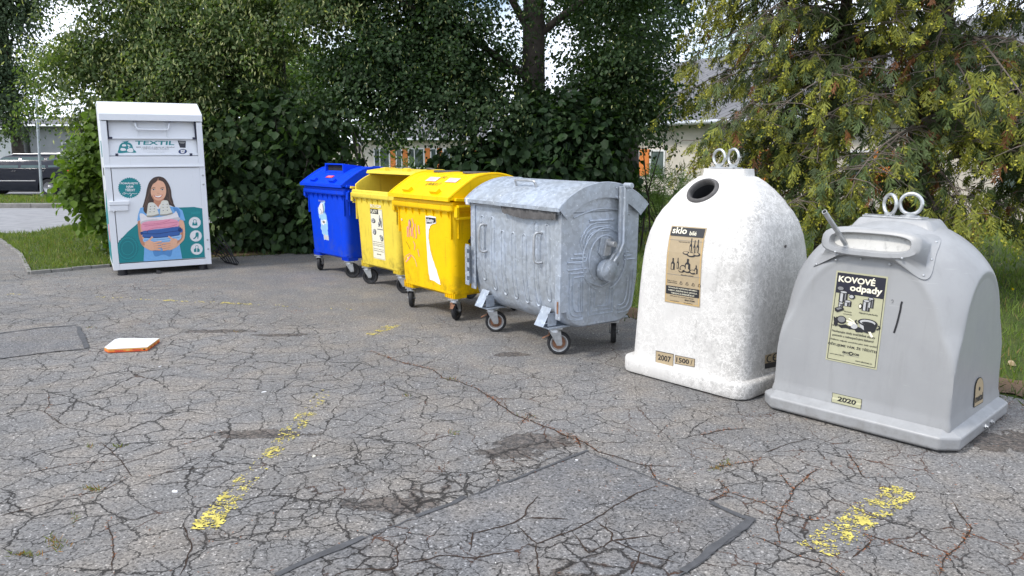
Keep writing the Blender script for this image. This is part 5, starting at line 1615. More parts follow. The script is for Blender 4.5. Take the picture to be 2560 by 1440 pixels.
# hands with fingers laced under the pile
gp([(270, 1130), (330, 1090), (420, 1115), (470, 1150), (470, 1220), (400, 1240), (320, 1215)], 'skin', 10)
gp([(760, 1080), (690, 1060), (640, 1110), (600, 1150), (610, 1225), (680, 1225), (740, 1170)], 'skin', 10)
f.stroke([g(330, 1100), g(365, 1060), g(392, 1032)], 13, 'skin', 11); f.stroke([g(700, 1080), g(660, 1050), g(624, 1028)], 13, 'skin', 11)
for a, b_, c_ in (((400, 1130), (470, 1112), (525, 1104)), ((410, 1160), (480, 1148), (548, 1140)), ((410, 1190), (480, 1185), (540, 1180)), ((400, 1218), (460, 1222), (510, 1226))):
    f.stroke([g(*a), g(*b_), g(*c_)], 12, 'skin', 12); f.stroke([g(a[0], a[1] + 14), g(b_[0], b_[1] + 14), g(c_[0], c_[1] + 13)], 2.4, 'skin_d', 13)
for a, b_, c_ in (((660, 1120), (590, 1126), (530, 1130)), ((660, 1150), (590, 1160), (522, 1172)), ((650, 1180), (590, 1190), (530, 1202)), ((640, 1208), (590, 1222), (545, 1232))):
    f.stroke([g(*a), g(*b_), g(*c_)], 12, 'skin', 14); f.stroke([g(a[0], a[1] + 14), g(b_[0], b_[1] + 14), g(c_[0], c_[1] + 13)], 2.4, 'skin_d', 15)
# shoes
for pts, sole in (([(318, 545), (345, 522), (395, 522), (428, 550), (455, 620), (480, 700), (440, 722), (340, 738), (298, 728), (305, 650)], [(300, 715), (380, 715), (478, 690), (480, 712), (390, 735), (312, 740)]),
                  ([(500, 560), (520, 500), (565, 486), (612, 500), (630, 560), (655, 620), (680, 680), (640, 705), (540, 716), (498, 708), (500, 630)], [(498, 698), (590, 695), (680, 668), (680, 692), (600, 712), (510, 718)])):
    gp(pts, 'shoe', 11, 3); gp(sole, 'shoe_d', 12, 2)
for x, y in ((385, 560), (380, 600), (378, 640), (570, 530), (572, 575), (575, 620)):
    f.stroke([g(x - 34, y + 8), g(x, y - 6), g(x + 36, y + 4)], 4.5, 'white', 12); f.disc(*g(x - 30, y + 20), 4, 4, 'grey', 12, 8); f.disc(*g(x + 32, y + 16), 4, 4, 'grey', 12, 8)
f.poly([(838, 902), (904, 896), (907, 914), (840, 920)], 'teal_l', 2)
f.build('door_print', door, 'printed girl carrying folded clothes and white shoes')
# seam lines of the door
for x in (-hw + 0.0775, hw - 0.0775):
    b = MB()
    b.box((x, fy + 0.018, 0.81), (0.006, 0.012, 1.28))
    b.build('door_gap', M['dark'], croot, 0)
# print on the flank
b = Sticker((-hw, 0.5, 1.95), (-hw, -0.5, 1.95), (-hw, -0.5, 0.16), (-hw, 0.5, 0.16), base=0.002)
b.poly([(0, 0.66), (0.3, 0.60), (0.7, 0.48), (1, 0.44), (1, 1), (0, 1)], 'teal', 0)
b.poly([(0.55, 0.28), (0.95, 0.28), (0.95, 0.34), (0.55, 0.34)], 'ink', 0); b.poly([(0.6, 0.08), (0.95, 0.08), (0.95, 0.2), (0.6, 0.2)], 'teal', 0); b.poly([(0.5, 0.72), (0.95, 0.70), (0.9, 0.84), (0.55, 0.84)], 'pink', 1)
b.build('side_print', croot)

# ------------------------------------------------------------------ small things on the ground
Zp = 0.036
pp = [gnd(x, y, Zp) for x, y in ((260.7, 868.5), (271, 873), (368, 868), (398.6, 845.8), (299, 845.5), (287.7, 848.0))]
cen = sum(pp, Vector()) / len(pp)
proot = thing('pizza_box', 'white topped pizza box with orange printed sides lying on the asphalt', 'box', (cen.x, cen.y, 0.0), 0)
loc_ = [p - Vector((cen.x, cen.y, 0)) for p in pp]
mb = MB()
n = len(loc_)
mb.add([(p.x, p.y, 0.004) for p in loc_] + [(p.x, p.y, Zp - 0.001) for p in loc_], [(i, (i + 1) % n, n + (i + 1) % n, n + i) for i in range(n)] + [tuple(range(n))])
side = fix_normals(mb.build('box_side', M['orange'], proot, 0, 0.002))
mb = MB()
mb.add([(p.x, p.y, Zp - 0.0005) for p in loc_] + [(p.x, p.y, Zp + 0.001) for p in loc_], [(i, (i + 1) % n, n + (i + 1) % n, n + i) for i in range(n)] + [tuple(range(n)), tuple(range(n, 2 * n))])
fix_normals(mb.build('box_lid', M['white'], proot, 0))
for i in (0, 1, 2):
    a, b_ = loc_[i], loc_[i + 1]
    q = lambda p, z: Vector((p.x, p.y, z))
    st = Sticker(q(a, Zp - .002), q(b_, Zp - .002), q(b_, 0.005), q(a, 0.005), base=0.0015)
    st.quad(0, 0, 1, 0.28, 'gold', 0); st.quad(0, 0.8, 1, 1, 'orange_d', 0)
    if i == 1:
        st.text('PIZZA', 0.16, 0.26, 0.38, 0.78, 'red', 1, 0.03); st.text('PIZZA', 0.62, 0.22, 0.84, 0.74, 'red', 1, 0.03)
        st.disc(0.5, 0.5, 0.05, 0.2, 'gold', 1); st.disc(0.92, 0.5, 0.03, 0.22, 'ink', 1)
    elif i == 2:
        for k in range(6):
            st.quad(0.1 + k * 0.14, 0.35, 0.18 + k * 0.14, 0.75, 'orange_d' if k % 2 else 'gold', 1)
    st.build('side_print', side)

# black wire rack leaning beside the container
E_ = gnd(592, 664)
rroot = thing('wire_rack', 'black wire rack fallen over on the ground beside the white container', 'rack', E_, 0)
mb = MB()
top = atY(522, 588, 11.55) - E_
feet = []
for k in range(6):
    f0 = gnd(562 + k * 6.2, 656 + k * 1.5) - E_ + Vector((0, 0, 0.012))
    feet.append(f0)
    t0 = top - Vector((0.0, 0.0, 0.055)) * (5 - k) + Vector((0.02, 0.03, 0)) * k
    mb.tube([f0, f0.lerp(t0, 0.5) + Vector((0.02, 0, 0.03)), t0], 0.009, 6)
mb.tube([feet[0], feet[-1]], 0.012, 6)
for q in (0.3, 0.62):
    mb.tube([feet[0].lerp(top - Vector((0, 0, 0.27)), q), feet[-1].lerp(top, q) + Vector((0.01, 0, 0.02))], 0.008, 6)
mb.tube([feet[-1], feet[-1] + Vector((0.03, -0.02, 0.03)), feet[-1] + Vector((-0.03, 0, 0.10)), feet[-1].lerp(top, 0.35) + Vector((0.03, 0, 0.03))], 0.010, 6)
fix_normals(mb.build('rack_frame', M['blackplastic'], rroot, 50))

def scrap(name, label, cat, x, y, size, mat_, seed, h=0.006):
    p = gnd(x, y)
    rnd = random.Random(seed)
    m_ = MB()
    n = 9
    k = [rnd.uniform(0.6, 1.0) for _ in range(n)]
    lo = [(size * k[i] * math.cos(2 * math.pi * i / n), size * 0.6 * k[i] * math.sin(2 * math.pi * i / n), 0.001) for i in range(n)]
    hi = [(q[0] * 0.85, q[1] * 0.85, h * rnd.uniform(0.5, 1.2)) for q in lo]
    m_.loft([lo, hi])
    o = fix_normals(m_.build(name, M[mat_], None, 30))
    o.location = p
    o.rotation_euler = (0, 0, rnd.uniform(0, 3))
    return tag(o, label, cat)
scrap('paper_scrap', 'white paper scrap left of the yellow paint flecks', 'litter', 438, 1230, 0.020, 'white', 1, 0.008)
scrap('paper_scrap', 'small white square of paper right of the pizza box', 'litter', 400, 917, 0.016, 'white', 2)
scrap('fallen_leaf', 'pale yellow leaf lying near the paint flecks', 'leaf', 785, 1141, 0.018, 'cream', 3, 0.004)
scrap('paper_scrap', 'white speck of paper on the dark repair patch', 'litter', 1441, 1152, 0.014, 'white', 4)
scrap('paper_scrap', 'white strip of paper below the torn asphalt line', 'litter', 660, 980, 0.022, 'white', 5, 0.003)
scrap('stone', 'dark stone lying under the front of the white container', 'stone', 397, 684, 0.055, 'rubber', 6, 0.05)
scrap('paper_scrap', 'crumpled pale scrap in the grass behind the grey bell', 'litter', 2528, 912, 0.055, 'tan', 7, 0.03)

# ------------------------------------------------------------------ ground sheets
def ragged(pts, amp=0.07, k=7, seed=2):
    rn = random.Random(seed)
    out = []
    for a, b in zip(pts, pts[1:] + pts[:1]):
        for i in range(k):
            t = i / k
            j = 0 if i == 0 else amp
            out.append((a[0] + (b[0] - a[0]) * t + rn.uniform(-j, j), a[1] + (b[1] - a[1]) * t + rn.uniform(-j, j)))
    return out
def sheet(name, pts, z, m, kind='structure', tess=None):
    if m == 'soil':
        pts = ragged(pts)
    me = bpy.data.meshes.new(name)
    me.from_pydata([(p[0], p[1], z) for p in pts], [], [tuple(range(len(pts)))])
    me.materials.append(M[m])
    o = bpy.data.objects.new(name, me)
    C.objects.link(o)
    if me.polygons[0].normal.z < 0:
        me.flip_normals()
    o['kind'] = kind
    return o
sheet('ground', [(-500, -60), (500, -60), (500, 700), (-500, 700)], -0.008, 'lawn')
xy = lambda p: (p.x, p.y)
EDGE = [(5.2, 3.4), (4.2, 4.45), (3.5, 5.1), (2.65, 6.1), (1.75, 7.1), (1.15, 7.75), (0.2, 9.0), (-0.7, 10.4), (-1.6, 11.8), (-2.7, 12.55), (-3.7, 12.6), (-4.4, 12.2), (-5.2, 12.0)]
LG = [xy(gnd(275, 667)), xy(gnd(180, 676)), xy(gnd(75, 686)), xy(gnd(52, 640)), xy(gnd(0, 602)), xy(gnd(-60, 580))]
sheet('parking_lot', [(-40, -6), (14, -6), (14, 2.0), (6.5, 2.6)] + EDGE + LG + [(-40, 16.5)], 0.0, 'asphalt')
sheet('road', [(-60, 15.6), (-12.2, 15.6), (-9.9, 15.4), (-7.0, 17.0), (-7.0, 22.4), (-60, 22.4)], 0.004, 'road')
sheet('path_soil', [(-5.2, 12.05), (-4.4, 12.25), (-3.7, 12.65), (-2.7, 12.6), (-1.6, 11.85), (-0.7, 10.45), (0.0, 10.9), (-1.0, 13.2), (-3.0, 14.2), (-6.0, 13.4)], 0.004, 'soil')
sheet('bare_soil', [(4.4, 4.35), (3.55, 5.1), (3.0, 5.72), (3.3, 5.85), (3.75, 5.5), (4.5, 5.2), (5.4, 4.6)], 0.004, 'soil')
sheet('bare_soil', [(1.9, 6.98), (1.2, 7.7), (0.3, 8.9), (0.55, 9.1), (1.45, 8.0), (2.1, 7.2)], 0.004, 'soil')
sheet('lawn', [(-60, 22.66), (-9, 22.66), (-9, 26.2), (-60, 26.2)], 0.125, 'lawn')
sheet('car_park', [(-60, 26.2), (-9, 26.2), (-9, 34), (-60, 34)], 0.010, 'road')
LAWN_L = LG + [xy(gnd(60, 588)), xy(gnd(190, 563)), (-7.2, 15.2), (-5.6, 13.2), (-5.3, 12.1)]
sheet('lawn', LAWN_L, 0.02, 'lawn')
# kerbs
k = MB()
for i in range(34):
    k.box((-43.5 + i, 22.53, 0.058), (0.992, 0.24, 0.145))
tag(k.build('kerb', M['kerb'], None, 0, 0.012), kind='structure')
k = MB()
for a, b in zip(LG[:-1], LG[1:]):
    a, b = Vector((*a, 0)), Vector((*b, 0))
    L = (b - a).length
    n = max(1, round(L / 0.25))
    ang = math.atan2((b - a).y, (b - a).x)
    for i in range(n):
        p = a.lerp(b, (i + 0.5) / n)
        k.box((p.x, p.y, 0.012 + 0.006 * ((i * 7) % 3)), (L / n - 0.008, 0.055, 0.06), Matrix.Rotation(ang + 0.02 * ((i * 5) % 3 - 1), 3, 'Z'))
tag(k.build('kerb', M['kerb'], None, 0, 0.008), kind='structure')

# repair patches with their sealed joints
PT = [gnd(*p) for p in ((1465, 1130), (1885, 1302), (1800, 1372), (1690, 1450), (1600, 1520), (520, 1560), (690, 1440), (905, 1348), (1150, 1252))]
sheet('asphalt_patch', [xy(p) for p in PT], 0.004, 'patch')
PL = [gnd(*p) for p in ((-30, 838), (100, 822), (190, 815), (208, 835), (222, 872), (120, 882), (-30, 902))]
sheet('asphalt_patch', [xy(p) for p in PL], 0.004, 'patch')

rng = random.Random(11)
def ribbon(mb, pts, w, z, mi=0, jag=0.35, step=0.02):
    pts = [Vector((p.x, p.y, 0)) for p in pts]
    fine = []
    for a, b in zip(pts[:-1], pts[1:]):
        n = max(1, int((b - a).length / step))
        for i in range(n):
            fine.append(a.lerp(b, i / n))
    fine.append(pts[-1])
    Ls, Rs = [], []
    wob = Vector((0, 0, 0))
    for i, p in enumerate(fine):
        d = (fine[min(i + 1, len(fine) - 1)] - fine[max(i - 1, 0)]).normalized()
        nrm = Vector((-d.y, d.x, 0))
        t = i / max(1, len(fine) - 1)
        ends = min(1.0, 6 * min(t, 1 - t) + 0.2)
        o = nrm * (w * 1.1 * (mnoise.noise(p * 9) + 0.6 * mnoise.noise(p * 31)))
        ww = w * ends * (0.55 + 0.9 * abs(mnoise.noise(p * 14 + Vector((5, 1, 0))))) * (1 + jag * rng.uniform(-1, 1)) * 0.5
        Ls.append((p.x + o.x + nrm.x * ww, p.y + o.y + nrm.y * ww, z)); Rs.append((p.x + o.x - nrm.x * ww, p.y + o.y - nrm.y * ww, z))
    mb.loft([Ls, Rs], False, False, mi, closed=False)
    return fine

tar = MB()
def straight_ribbon(mb, pts, w, z):
    for a, b in zip(pts[:-1], pts[1:]):
        n = max(2, int((b - a).length / 0.04))
        d = (b - a).normalized(); nr = Vector((-d.y, d.x, 0))
        L_, R_ = [], []
        for i in range(n + 1):
            p = a.lerp(b, i / n)
            k1 = w * (0.5 + 0.35 * mnoise.noise(p * 5)) + rng.uniform(-0.003, 0.003); k2 = w * (0.5 + 0.35 * mnoise.noise(p * 7 + Vector((3, 3, 0))))
            L_.append((p.x + nr.x * k1, p.y + nr.y * k1, z)); R_.append((p.x - nr.x * k2, p.y - nr.y * k2, z))
        mb.loft([L_, R_], False, False, closed=False)
g3 = lambda *ps: [gnd(*p) for p in ps]
straight_ribbon(tar, g3((1470, 1128), (1380, 1163), (1270, 1208)), 0.018, 0.0085)
straight_ribbon(tar, g3((1160, 1243), (1130, 1262), (1040, 1294)), 0.030, 0.0083)
straight_ribbon(tar, g3((910, 1345), (800, 1392), (690, 1442)), 0.032, 0.0085)
straight_ribbon(tar, g3((1640, 1202), (1700, 1226)), 0.012, 0.0083)
straight_ribbon(tar, g3((1775, 1260), (1850, 1292), (1888, 1304)), 0.03, 0.0085)
straight_ribbon(tar, g3((1880, 1303), (1830, 1340), (1780, 1378), (1705, 1432)), 0.036, 0.0089)
straight_ribbon(tar, g3((-10, 836), (100, 821), (190, 815)), 0.03, 0.0085)
straight_ribbon(tar, g3((196, 818), (216, 872)), 0.04, 0.0089)
for q0, q1 in zip(PT, PT[1:] + PT[:1]):
    ribbon(tar, [q0, q1], 0.012, 0.0075)
for q0, q1 in zip(PL, PL[1:] + PL[:1]):
    ribbon(tar, [q0, q1], 0.016, 0.0075)
tag(tar.build('joint_seal', M['tar'], None, 0), kind='structure')

CR = dict(
    a=[(930, 880), (1000, 905), (1085, 925), (1105, 945), (1150, 955), (1190, 970), (1235, 1000), (1280, 1035), (1320, 1050), (1370, 1070), (1420, 1090), (1460, 1108), (1500, 1130), (1560, 1150), (1620, 1165), (1700, 1166)],
    b=[(1620, 1165), (1640, 1200), (1665, 1216)], b2=[(1300, 1062), (1322, 1035), (1345, 1048)], b3=[(1390, 1085), (1440, 1092), (1452, 1122)],
    c=[(1948, 1180), (1966, 1205), (1982, 1223), (1976, 1247), (1959, 1267)], d=[(2047, 1173), (2026, 1187), (1983, 1223)],
    e=[(1797, 1203), (1818, 1223), (1822, 1231), (1776, 1252)], f=[(1822, 1231), (1903, 1258)], g=[(2114, 1124), (2135, 1156), (2152, 1184), (2166, 1198)],
    h=[(2381, 1251), (2395, 1279), (2427, 1321), (2402, 1360), (2360, 1398), (2349, 1440)], i=[(1878, 1339), (1941, 1363), (1998, 1391), (2064, 1409), (2117, 1445)],
    j=[(2152, 1332), (2223, 1356), (2279, 1381), (2342, 1398)], k=[(1744, 1089), (1811, 1075), (1871, 1070)], l=[(1906, 1135), (1969, 1110), (2022, 1096)],
    m=[(1769, 1173), (1825, 1163), (1906, 1149)], n=[(1959, 1267), (1940, 1310), (1950, 1362)], o=[(1903, 1258), (1976, 1290), (2060, 1305)], p=[(2130, 1395), (2180, 1352), (2152, 1332)],
    q=[(1346, 1242), (1325, 1263), (1312, 1294), (1286, 1311), (1183, 1336), (1174, 1384)], r=[(1316, 1297), (1420, 1300)], s=[(1648, 1216), (1592, 1233), (1540, 1268), (1488, 1302), (1432, 1328), (1342, 1362), (1290, 1315)],
    t=[(1488, 1302), (1531, 1336), (1531, 1354), (1471, 1384), (1432, 1332)], u=[(1531, 1354), (1635, 1341)], v=[(1531, 1354), (1600, 1384), (1700, 1412)], w=[(993, 1362), (997, 1418), (968, 1428), (860, 1424)],
    x=[(997, 1418), (1101, 1392), (1187, 1397), (1290, 1380)], y=[(1600, 1384), (1580, 1440)], z=[(1342, 1362), (1345, 1445)],
    l1=[(120, 980), (125, 1010), (110, 1030), (170, 1070)], l2=[(250, 1105), (300, 1150), (330, 1190), (365, 1195)], l3=[(365, 1195), (420, 1180), (560, 1165)], l4=[(0, 1290), (80, 1270), (170, 1245)], l5=[(270, 1300), (285, 1360), (280, 1430)],
    l6=[(250, 1180), (400, 1130), (560, 1080)], l7=[(40, 1190), (180, 1160), (330, 1150)], l8=[(460, 1310), (480, 1370), (450, 1440)], l9=[(330, 1190), (250, 1230), (150, 1245)])
cd = MB()
orange = {}
for key, ps in CR.items():
    onp = key in 'qrstuvwxyz'
    w = 0.007 if key.startswith('l') else (0.010 if onp else (0.013 if key == 'a' else 0.009))
    ps3 = [gnd(*p) for p in ps]
    fine = ribbon(cd, ps3, w, 0.0062 if onp else 0.0022)
    if not onp:
        orange[key] = fine
tag(cd.build('crack', M['crackdirt'], None, 0), kind='structure')

# ------------------------------------------------------------------ cards: many small faces as one mesh
def cards(name, tmpl, faces, pos, T, Nn, sc, col, m, parent=None, tcol=None):
    """tmpl (k,3): along the tip, sideways, along the normal"""
    T = T / np.linalg.norm(T, axis=1, keepdims=True)
    Nn = Nn - T * (Nn * T).sum(1, keepdims=True)
    Nn = Nn / np.maximum(np.linalg.norm(Nn, axis=1, keepdims=True), 1e-6)
    Sd = np.cross(Nn, T)
    tm = np.array(tmpl, float)
    n, kk = len(pos), len(tm)
    if np.ndim(sc) == 1:
        sc = np.stack([sc, sc, sc], 1)
    V = pos[:, None, :] + tm[None, :, 0:1] * (T * sc[:, 0:1])[:, None, :] + tm[None, :, 1:2] * (Sd * sc[:, 1:2])[:, None, :] + tm[None, :, 2:3] * (Nn * sc[:, 2:3])[:, None, :]
    V = V.reshape(-1, 3)
    fl = [len(f) for f in faces]
    idx = np.concatenate([np.array(f) for f in faces])
    L = (idx[None, :] + (np.arange(n) * kk)[:, None]).ravel()
    starts1 = np.concatenate([[0], np.cumsum(fl)[:-1]])
    starts = (starts1[None, :] + (np.arange(n) * sum(fl))[:, None]).ravel()
    me = bpy.data.meshes.new(name)
    me.vertices.add(len(V)); me.vertices.foreach_set('co', V.astype(np.float32).ravel())
    me.loops.add(len(L)); me.loops.foreach_set('vertex_index', L.astype(np.int32))
    me.polygons.add(len(starts)); me.polygons.foreach_set('loop_start', starts.astype(np.int32))
    me.update(calc_edges=True)
    me.validate()
    at = me.attributes.new('tint', 'FLOAT_COLOR', 'POINT')
    cc = np.repeat(col[:, None, :], kk, 1)
    if tcol is not None:
        cc = cc * np.array(tcol)[None, :, None]
    at.data.foreach_set('color', np.concatenate([cc.reshape(-1, 3), np.ones((n * kk, 1))], 1).astype(np.float32).ravel())
    me.materials.append(M[m])
    o = bpy.data.objects.new(name, me)
    C.objects.link(o)
    if parent is not None:
        o.parent = parent
    return o
LEAF = [(0, 0, 0), (0.30, -0.40, 0.07), (0.72, -0.30, 0.05), (1.0, 0, -0.06), (0.72, 0.30, 0.05), (0.30, 0.40, 0.07)]
LEAF_F = [(0, 1, 2, 3), (0, 3, 4, 5)]
BLADE = [(0, -0.5, 0), (0, 0.5, 0), (0.55, 0.36, 0.10), (0.55, -0.36, 0.10), (1.0, 0, 0.30)]
BLADE_F = [(0, 1, 2, 3), (3, 2, 4)]
DIA = [(0, 0, 0), (0.45, -0.5, 0.0), (1, 0, 0), (0.45, 0.5, 0.0)]
DIA_F = [(0, 1, 2, 3)]
nr = np.random.default_rng(4)
unit = lambda a: a / np.linalg.norm(a, axis=1, keepdims=True)

def crown_points(blobs, nc, fill=0.38):
    w = np.array([b[6] if len(b) > 6 else b[3] * b[4] + b[4] * b[5] + b[3] * b[5] for b in blobs], float)
    ch = nr.choice(len(blobs), nc, p=w / w.sum())
    B = np.array([b[:6] for b in blobs], float)[ch]
    d = unit(nr.normal(size=(nc, 3)))
    r = nr.random(nc) ** fill * (1 + 0.10 * nr.normal(size=nc))
    return B[:, :3] + d * B[:, 3:] * r[:, None], d
def crown(root, blobs, nc, per, leaf, sig, cols, droop=0.7, fill=0.38, zmin=0.06, jitter=0.25, name='crown', coh=0.3, boughs=0, brad=(0.34, 0.20)):
    """leaf clumps through the crown's volume; cols = two tints, mixed clump by clump and leaf by leaf"""
    if boughs:
        bc, bd = crown_points(blobs, boughs, fill * 0.75)
        bi = nr.integers(0, boughs, nc)
        e = nr.normal(size=(nc, 3))
        c = bc[bi] + e * np.array([brad[0], brad[0], brad[1]])
        c[:, 2] -= 0.28 * (e[:, 0] ** 2 + e[:, 1] ** 2) * brad[0]
        d = unit(bd[bi] * 0.7 + e * 0.5 + np.array([0, 0, 0.15]))
        ct = np.clip(0.5 * nr.random(boughs)[bi] + 0.5 * nr.random(nc), 0, 1)
    else:
        c, d = crown_points(blobs, nc, fill)
        ct = nr.random(nc)
    o = np.array(root.location)
    rep = nr.poisson(per, nc) + 3
    ci = np.repeat(np.arange(nc), rep)
    n = len(ci)
    g_ = nr.normal(size=(n, 3))
    pos = c[ci] + g_ * np.array([sig, sig, sig * 0.55])
    pos[:, 2] -= 0.5 * sig * (g_[:, 0] ** 2 + g_[:, 1] ** 2) * 0.5      # each spray of leaves hangs over at its rim
    cj = nr.normal(size=(nc, 3)) * 0.45
    dd = d[ci] + cj[ci]
    keep = pos[:, 2] > zmin
    pos, ci, dd = pos[keep], ci[keep], dd[keep]
    n = len(pos)
    T = dd * 0.6 + nr.normal(size=(n, 3)) * (0.75 - coh) + np.array([0, 0, -droop])
    Nn = dd * 0.7 + np.array([0, 0, 0.75]) + nr.normal(size=(n, 3)) * (0.65 - coh)
    t = np.clip(0.65 * ct[ci] + 0.35 * nr.random(n), 0, 1)[:, None]
    col = np.array(cols[0]) * (1 - t) + np.array(cols[1]) * t
    col = col * (1 + jitter * nr.normal(size=(n, 1)) * 0.6).clip(0.4, 1.7)
    sc = leaf * nr.uniform(0.65, 1.2, n)
    return cards(name, LEAF, LEAF_F, pos - o, T, Nn, sc, col, 'leaf', root), (c, d)
def bracts(root, cd_, frac, per, size, name='blossom', sig=0.12):
    """pale hanging flower bracts of the linden"""
    c, d = cd_
    nr2 = nr.random(len(c)) < frac
    cc = c[nr2] + d[nr2] * 0.14
    ci = np.repeat(np.arange(len(cc)), per)
    n = len(ci)
    pos = cc[ci] + nr.normal(size=(n, 3)) * sig + np.array([0, 0, -0.05])
    T = nr.normal(size=(n, 3)) * 0.5 + np.array([0, 0, -1.0])
    Nn = nr.normal(size=(n, 3))
    col = np.array([0.40, 0.42, 0.20]) * nr.uniform(0.6, 1.25, (n, 1))
    sc = np.stack([size * nr.uniform(0.7, 1.2, n), np.full(n, size * 0.32), np.full(n, size)], 1)
    return cards(name, DIA, DIA_F, pos - np.array(root.location), T, Nn, sc, col, 'bract', root)

def trunk(root, base, r, h, lean=(0, 0), limbs=(), m='bark', wig=0.06, name='trunk'):
    mb = MB()
    o = root.location
    pts, rs = [], []
    n = 14
    for i in range(n + 1):
        t = i / n
        pts.append(Vector((base[0] + lean[0] * t + wig * math.sin(5 * t + base[0]), base[1] + lean[1] * t + wig * math.cos(4 * t), h * t - 0.05)) - o)
        rs.append(r * (1.35 - 0.35 * min(1, t * 8)) * (1 - 0.6 * t))
    mb.tube(pts, rs, 12)
    for (t, end, rr) in limbs:
        a = pts[int(t * n)]
        b = Vector(end) - o
        mid = a.lerp(b, 0.5) + Vector((rng.uniform(-.15, .15), rng.uniform(-.15, .15), rng.uniform(0.0, .3)))
        q = smooth_open([tuple(a), tuple(mid), tuple(b)], 5)
        mb.tube(q, [rr * (1 - 0.75 * i / (len(q) - 1)) for i in range(len(q))], 7)
    return fix_normals(mb.build(name, M[m], root, 60))

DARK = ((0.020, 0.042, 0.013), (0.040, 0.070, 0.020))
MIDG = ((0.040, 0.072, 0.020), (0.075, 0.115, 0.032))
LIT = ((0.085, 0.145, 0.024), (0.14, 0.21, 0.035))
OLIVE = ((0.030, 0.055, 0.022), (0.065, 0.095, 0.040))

# --- big linden behind the white container
r_ = thing('linden_tree', 'flowering linden with pale hanging blossom behind the white container', 'tree', (-4.3, 14.3, 0), 0, 'trees behind the bins')
trunk(r_, (-4.3, 14.3), 0.17, 8.5, (0.3, 0.2), [(0.35, (-6.2, 13.6, 4.2), 0.08), (0.42, (-5.6, 14.8, 5.4), 0.08), (0.5, (-7.0, 14.2, 5.6), 0.07), (0.55, (-3.6, 13.6, 6.2), 0.06), (0.3, (-5.4, 13.3, 3.0), 0.05)])
bl = [(-6.0, 13.7, 3.5, 1.9, 1.2, 1.7), (-6.95, 13.9, 4.1, 0.9, 1.0, 1.7), (-6.6, 13.6, 2.8, 0.6, 0.7, 0.8), (-5.0, 13.5, 3.0, 1.0, 0.9, 1.3), (-6.3, 14.0, 6.0, 2.2, 1.6, 1.5), (-4.7, 14.2, 5.0, 0.7, 1.1, 1.0), (-3.4, 13.2, 4.55, 1.5, 0.9, 0.55)]
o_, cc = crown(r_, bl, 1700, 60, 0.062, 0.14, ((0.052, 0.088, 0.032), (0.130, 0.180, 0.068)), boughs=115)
bracts(r_, cc, 0.85, 17, 0.080, sig=0.13)
# --- hedge of linden shoots under it, right of the container
r_ = thing('leafy_hedge', 'dark broad-leaved hedge between the white container and the blue bin', 'hedge', (-3.9, 13.2, 0), 0, None)
mb = MB()
for k in range(22):
    x = -5.4 + 2.9 * rng.random(); y = 12.9 + 0.9 * rng.random()
    mb.tube([Vector((x, y, 0)) - r_.location, Vector((x + rng.uniform(-.3, .3), y - 0.2, 1.1)) - r_.location, Vector((x + rng.uniform(-.5, .5), y - 0.3, 2.2)) - r_.location], [0.022, 0.014, 0.005], 5)
mb.build('stem', M['bark'], r_, 60)
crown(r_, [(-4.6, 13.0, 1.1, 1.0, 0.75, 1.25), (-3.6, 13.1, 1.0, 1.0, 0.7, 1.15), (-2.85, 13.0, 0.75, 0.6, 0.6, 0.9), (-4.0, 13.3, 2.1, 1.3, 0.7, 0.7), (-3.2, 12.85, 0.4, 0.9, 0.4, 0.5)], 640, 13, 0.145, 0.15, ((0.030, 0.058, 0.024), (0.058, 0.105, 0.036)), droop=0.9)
# --- bright bush left of the container
r_ = thing('leafy_bush', 'bright green broad-leaved bush at the left flank of the white container', 'bush', (-6.9, 12.9, 0), 0, None)
mb = MB()
for k in range(12):
    x = -7.1 + 1.0 * rng.random()
    mb.tube([Vector((x, 13.0, 0)) - r_.location, Vector((x + rng.uniform(-.3, .2), 12.8, 1.0)) - r_.location, Vector((x + rng.uniform(-.5, .2), 12.6, 2.2)) - r_.location], [0.02, 0.012, 0.004], 5)
mb.build('stem', M['bark'], r_, 60)
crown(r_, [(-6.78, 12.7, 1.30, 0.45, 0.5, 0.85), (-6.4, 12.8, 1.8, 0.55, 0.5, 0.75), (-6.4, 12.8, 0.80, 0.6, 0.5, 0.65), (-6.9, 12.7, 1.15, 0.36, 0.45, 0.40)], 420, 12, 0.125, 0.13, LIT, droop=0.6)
# --- pale-lit trees in the gap, farther back
for (x, y, h, blobs, cols, lab) in (
        (-6.4, 21.5, 6.5, [(-6.4, 21, 3.0, 1.5, 1.0, 2.3), (-5.1, 20.6, 3.3, 1.1, 0.9, 1.2), (-4.0, 21, 3.4, 0.9, 0.9, 1.1), (-7.0, 21.5, 5.0, 1.4, 1.2, 1.2), (-5.6, 20.6, 1.6, 0.8, 0.7, 1.0)], ((0.070, 0.125, 0.034), (0.15, 0.23, 0.055)), 'light green leafy tree seen in the gap above the blue bin'),
        (-10.5, 26.5, 7.5, [(-10.5, 26, 4.2, 2.6, 1.5, 3.2), (-8.2, 27, 3.6, 1.8, 1.4, 2.6)], MIDG, 'tall mid green tree far behind the flowering linden')):
    r_ = thing('leafy_tree', lab, 'tree', (x, y, 0), 0, 'trees behind the bins')
    trunk(r_, (x, y), 0.14, h, (0.2, 0.1), [(0.4, (blobs[0][0], blobs[0][1], blobs[0][2] + 0.6), 0.05), (0.35, (blobs[1][0], blobs[1][1], blobs[1][2]), 0.05)])
    crown(r_, blobs, 700, 32, 0.100, 0.20, cols, boughs=70, brad=(0.42, 0.24))
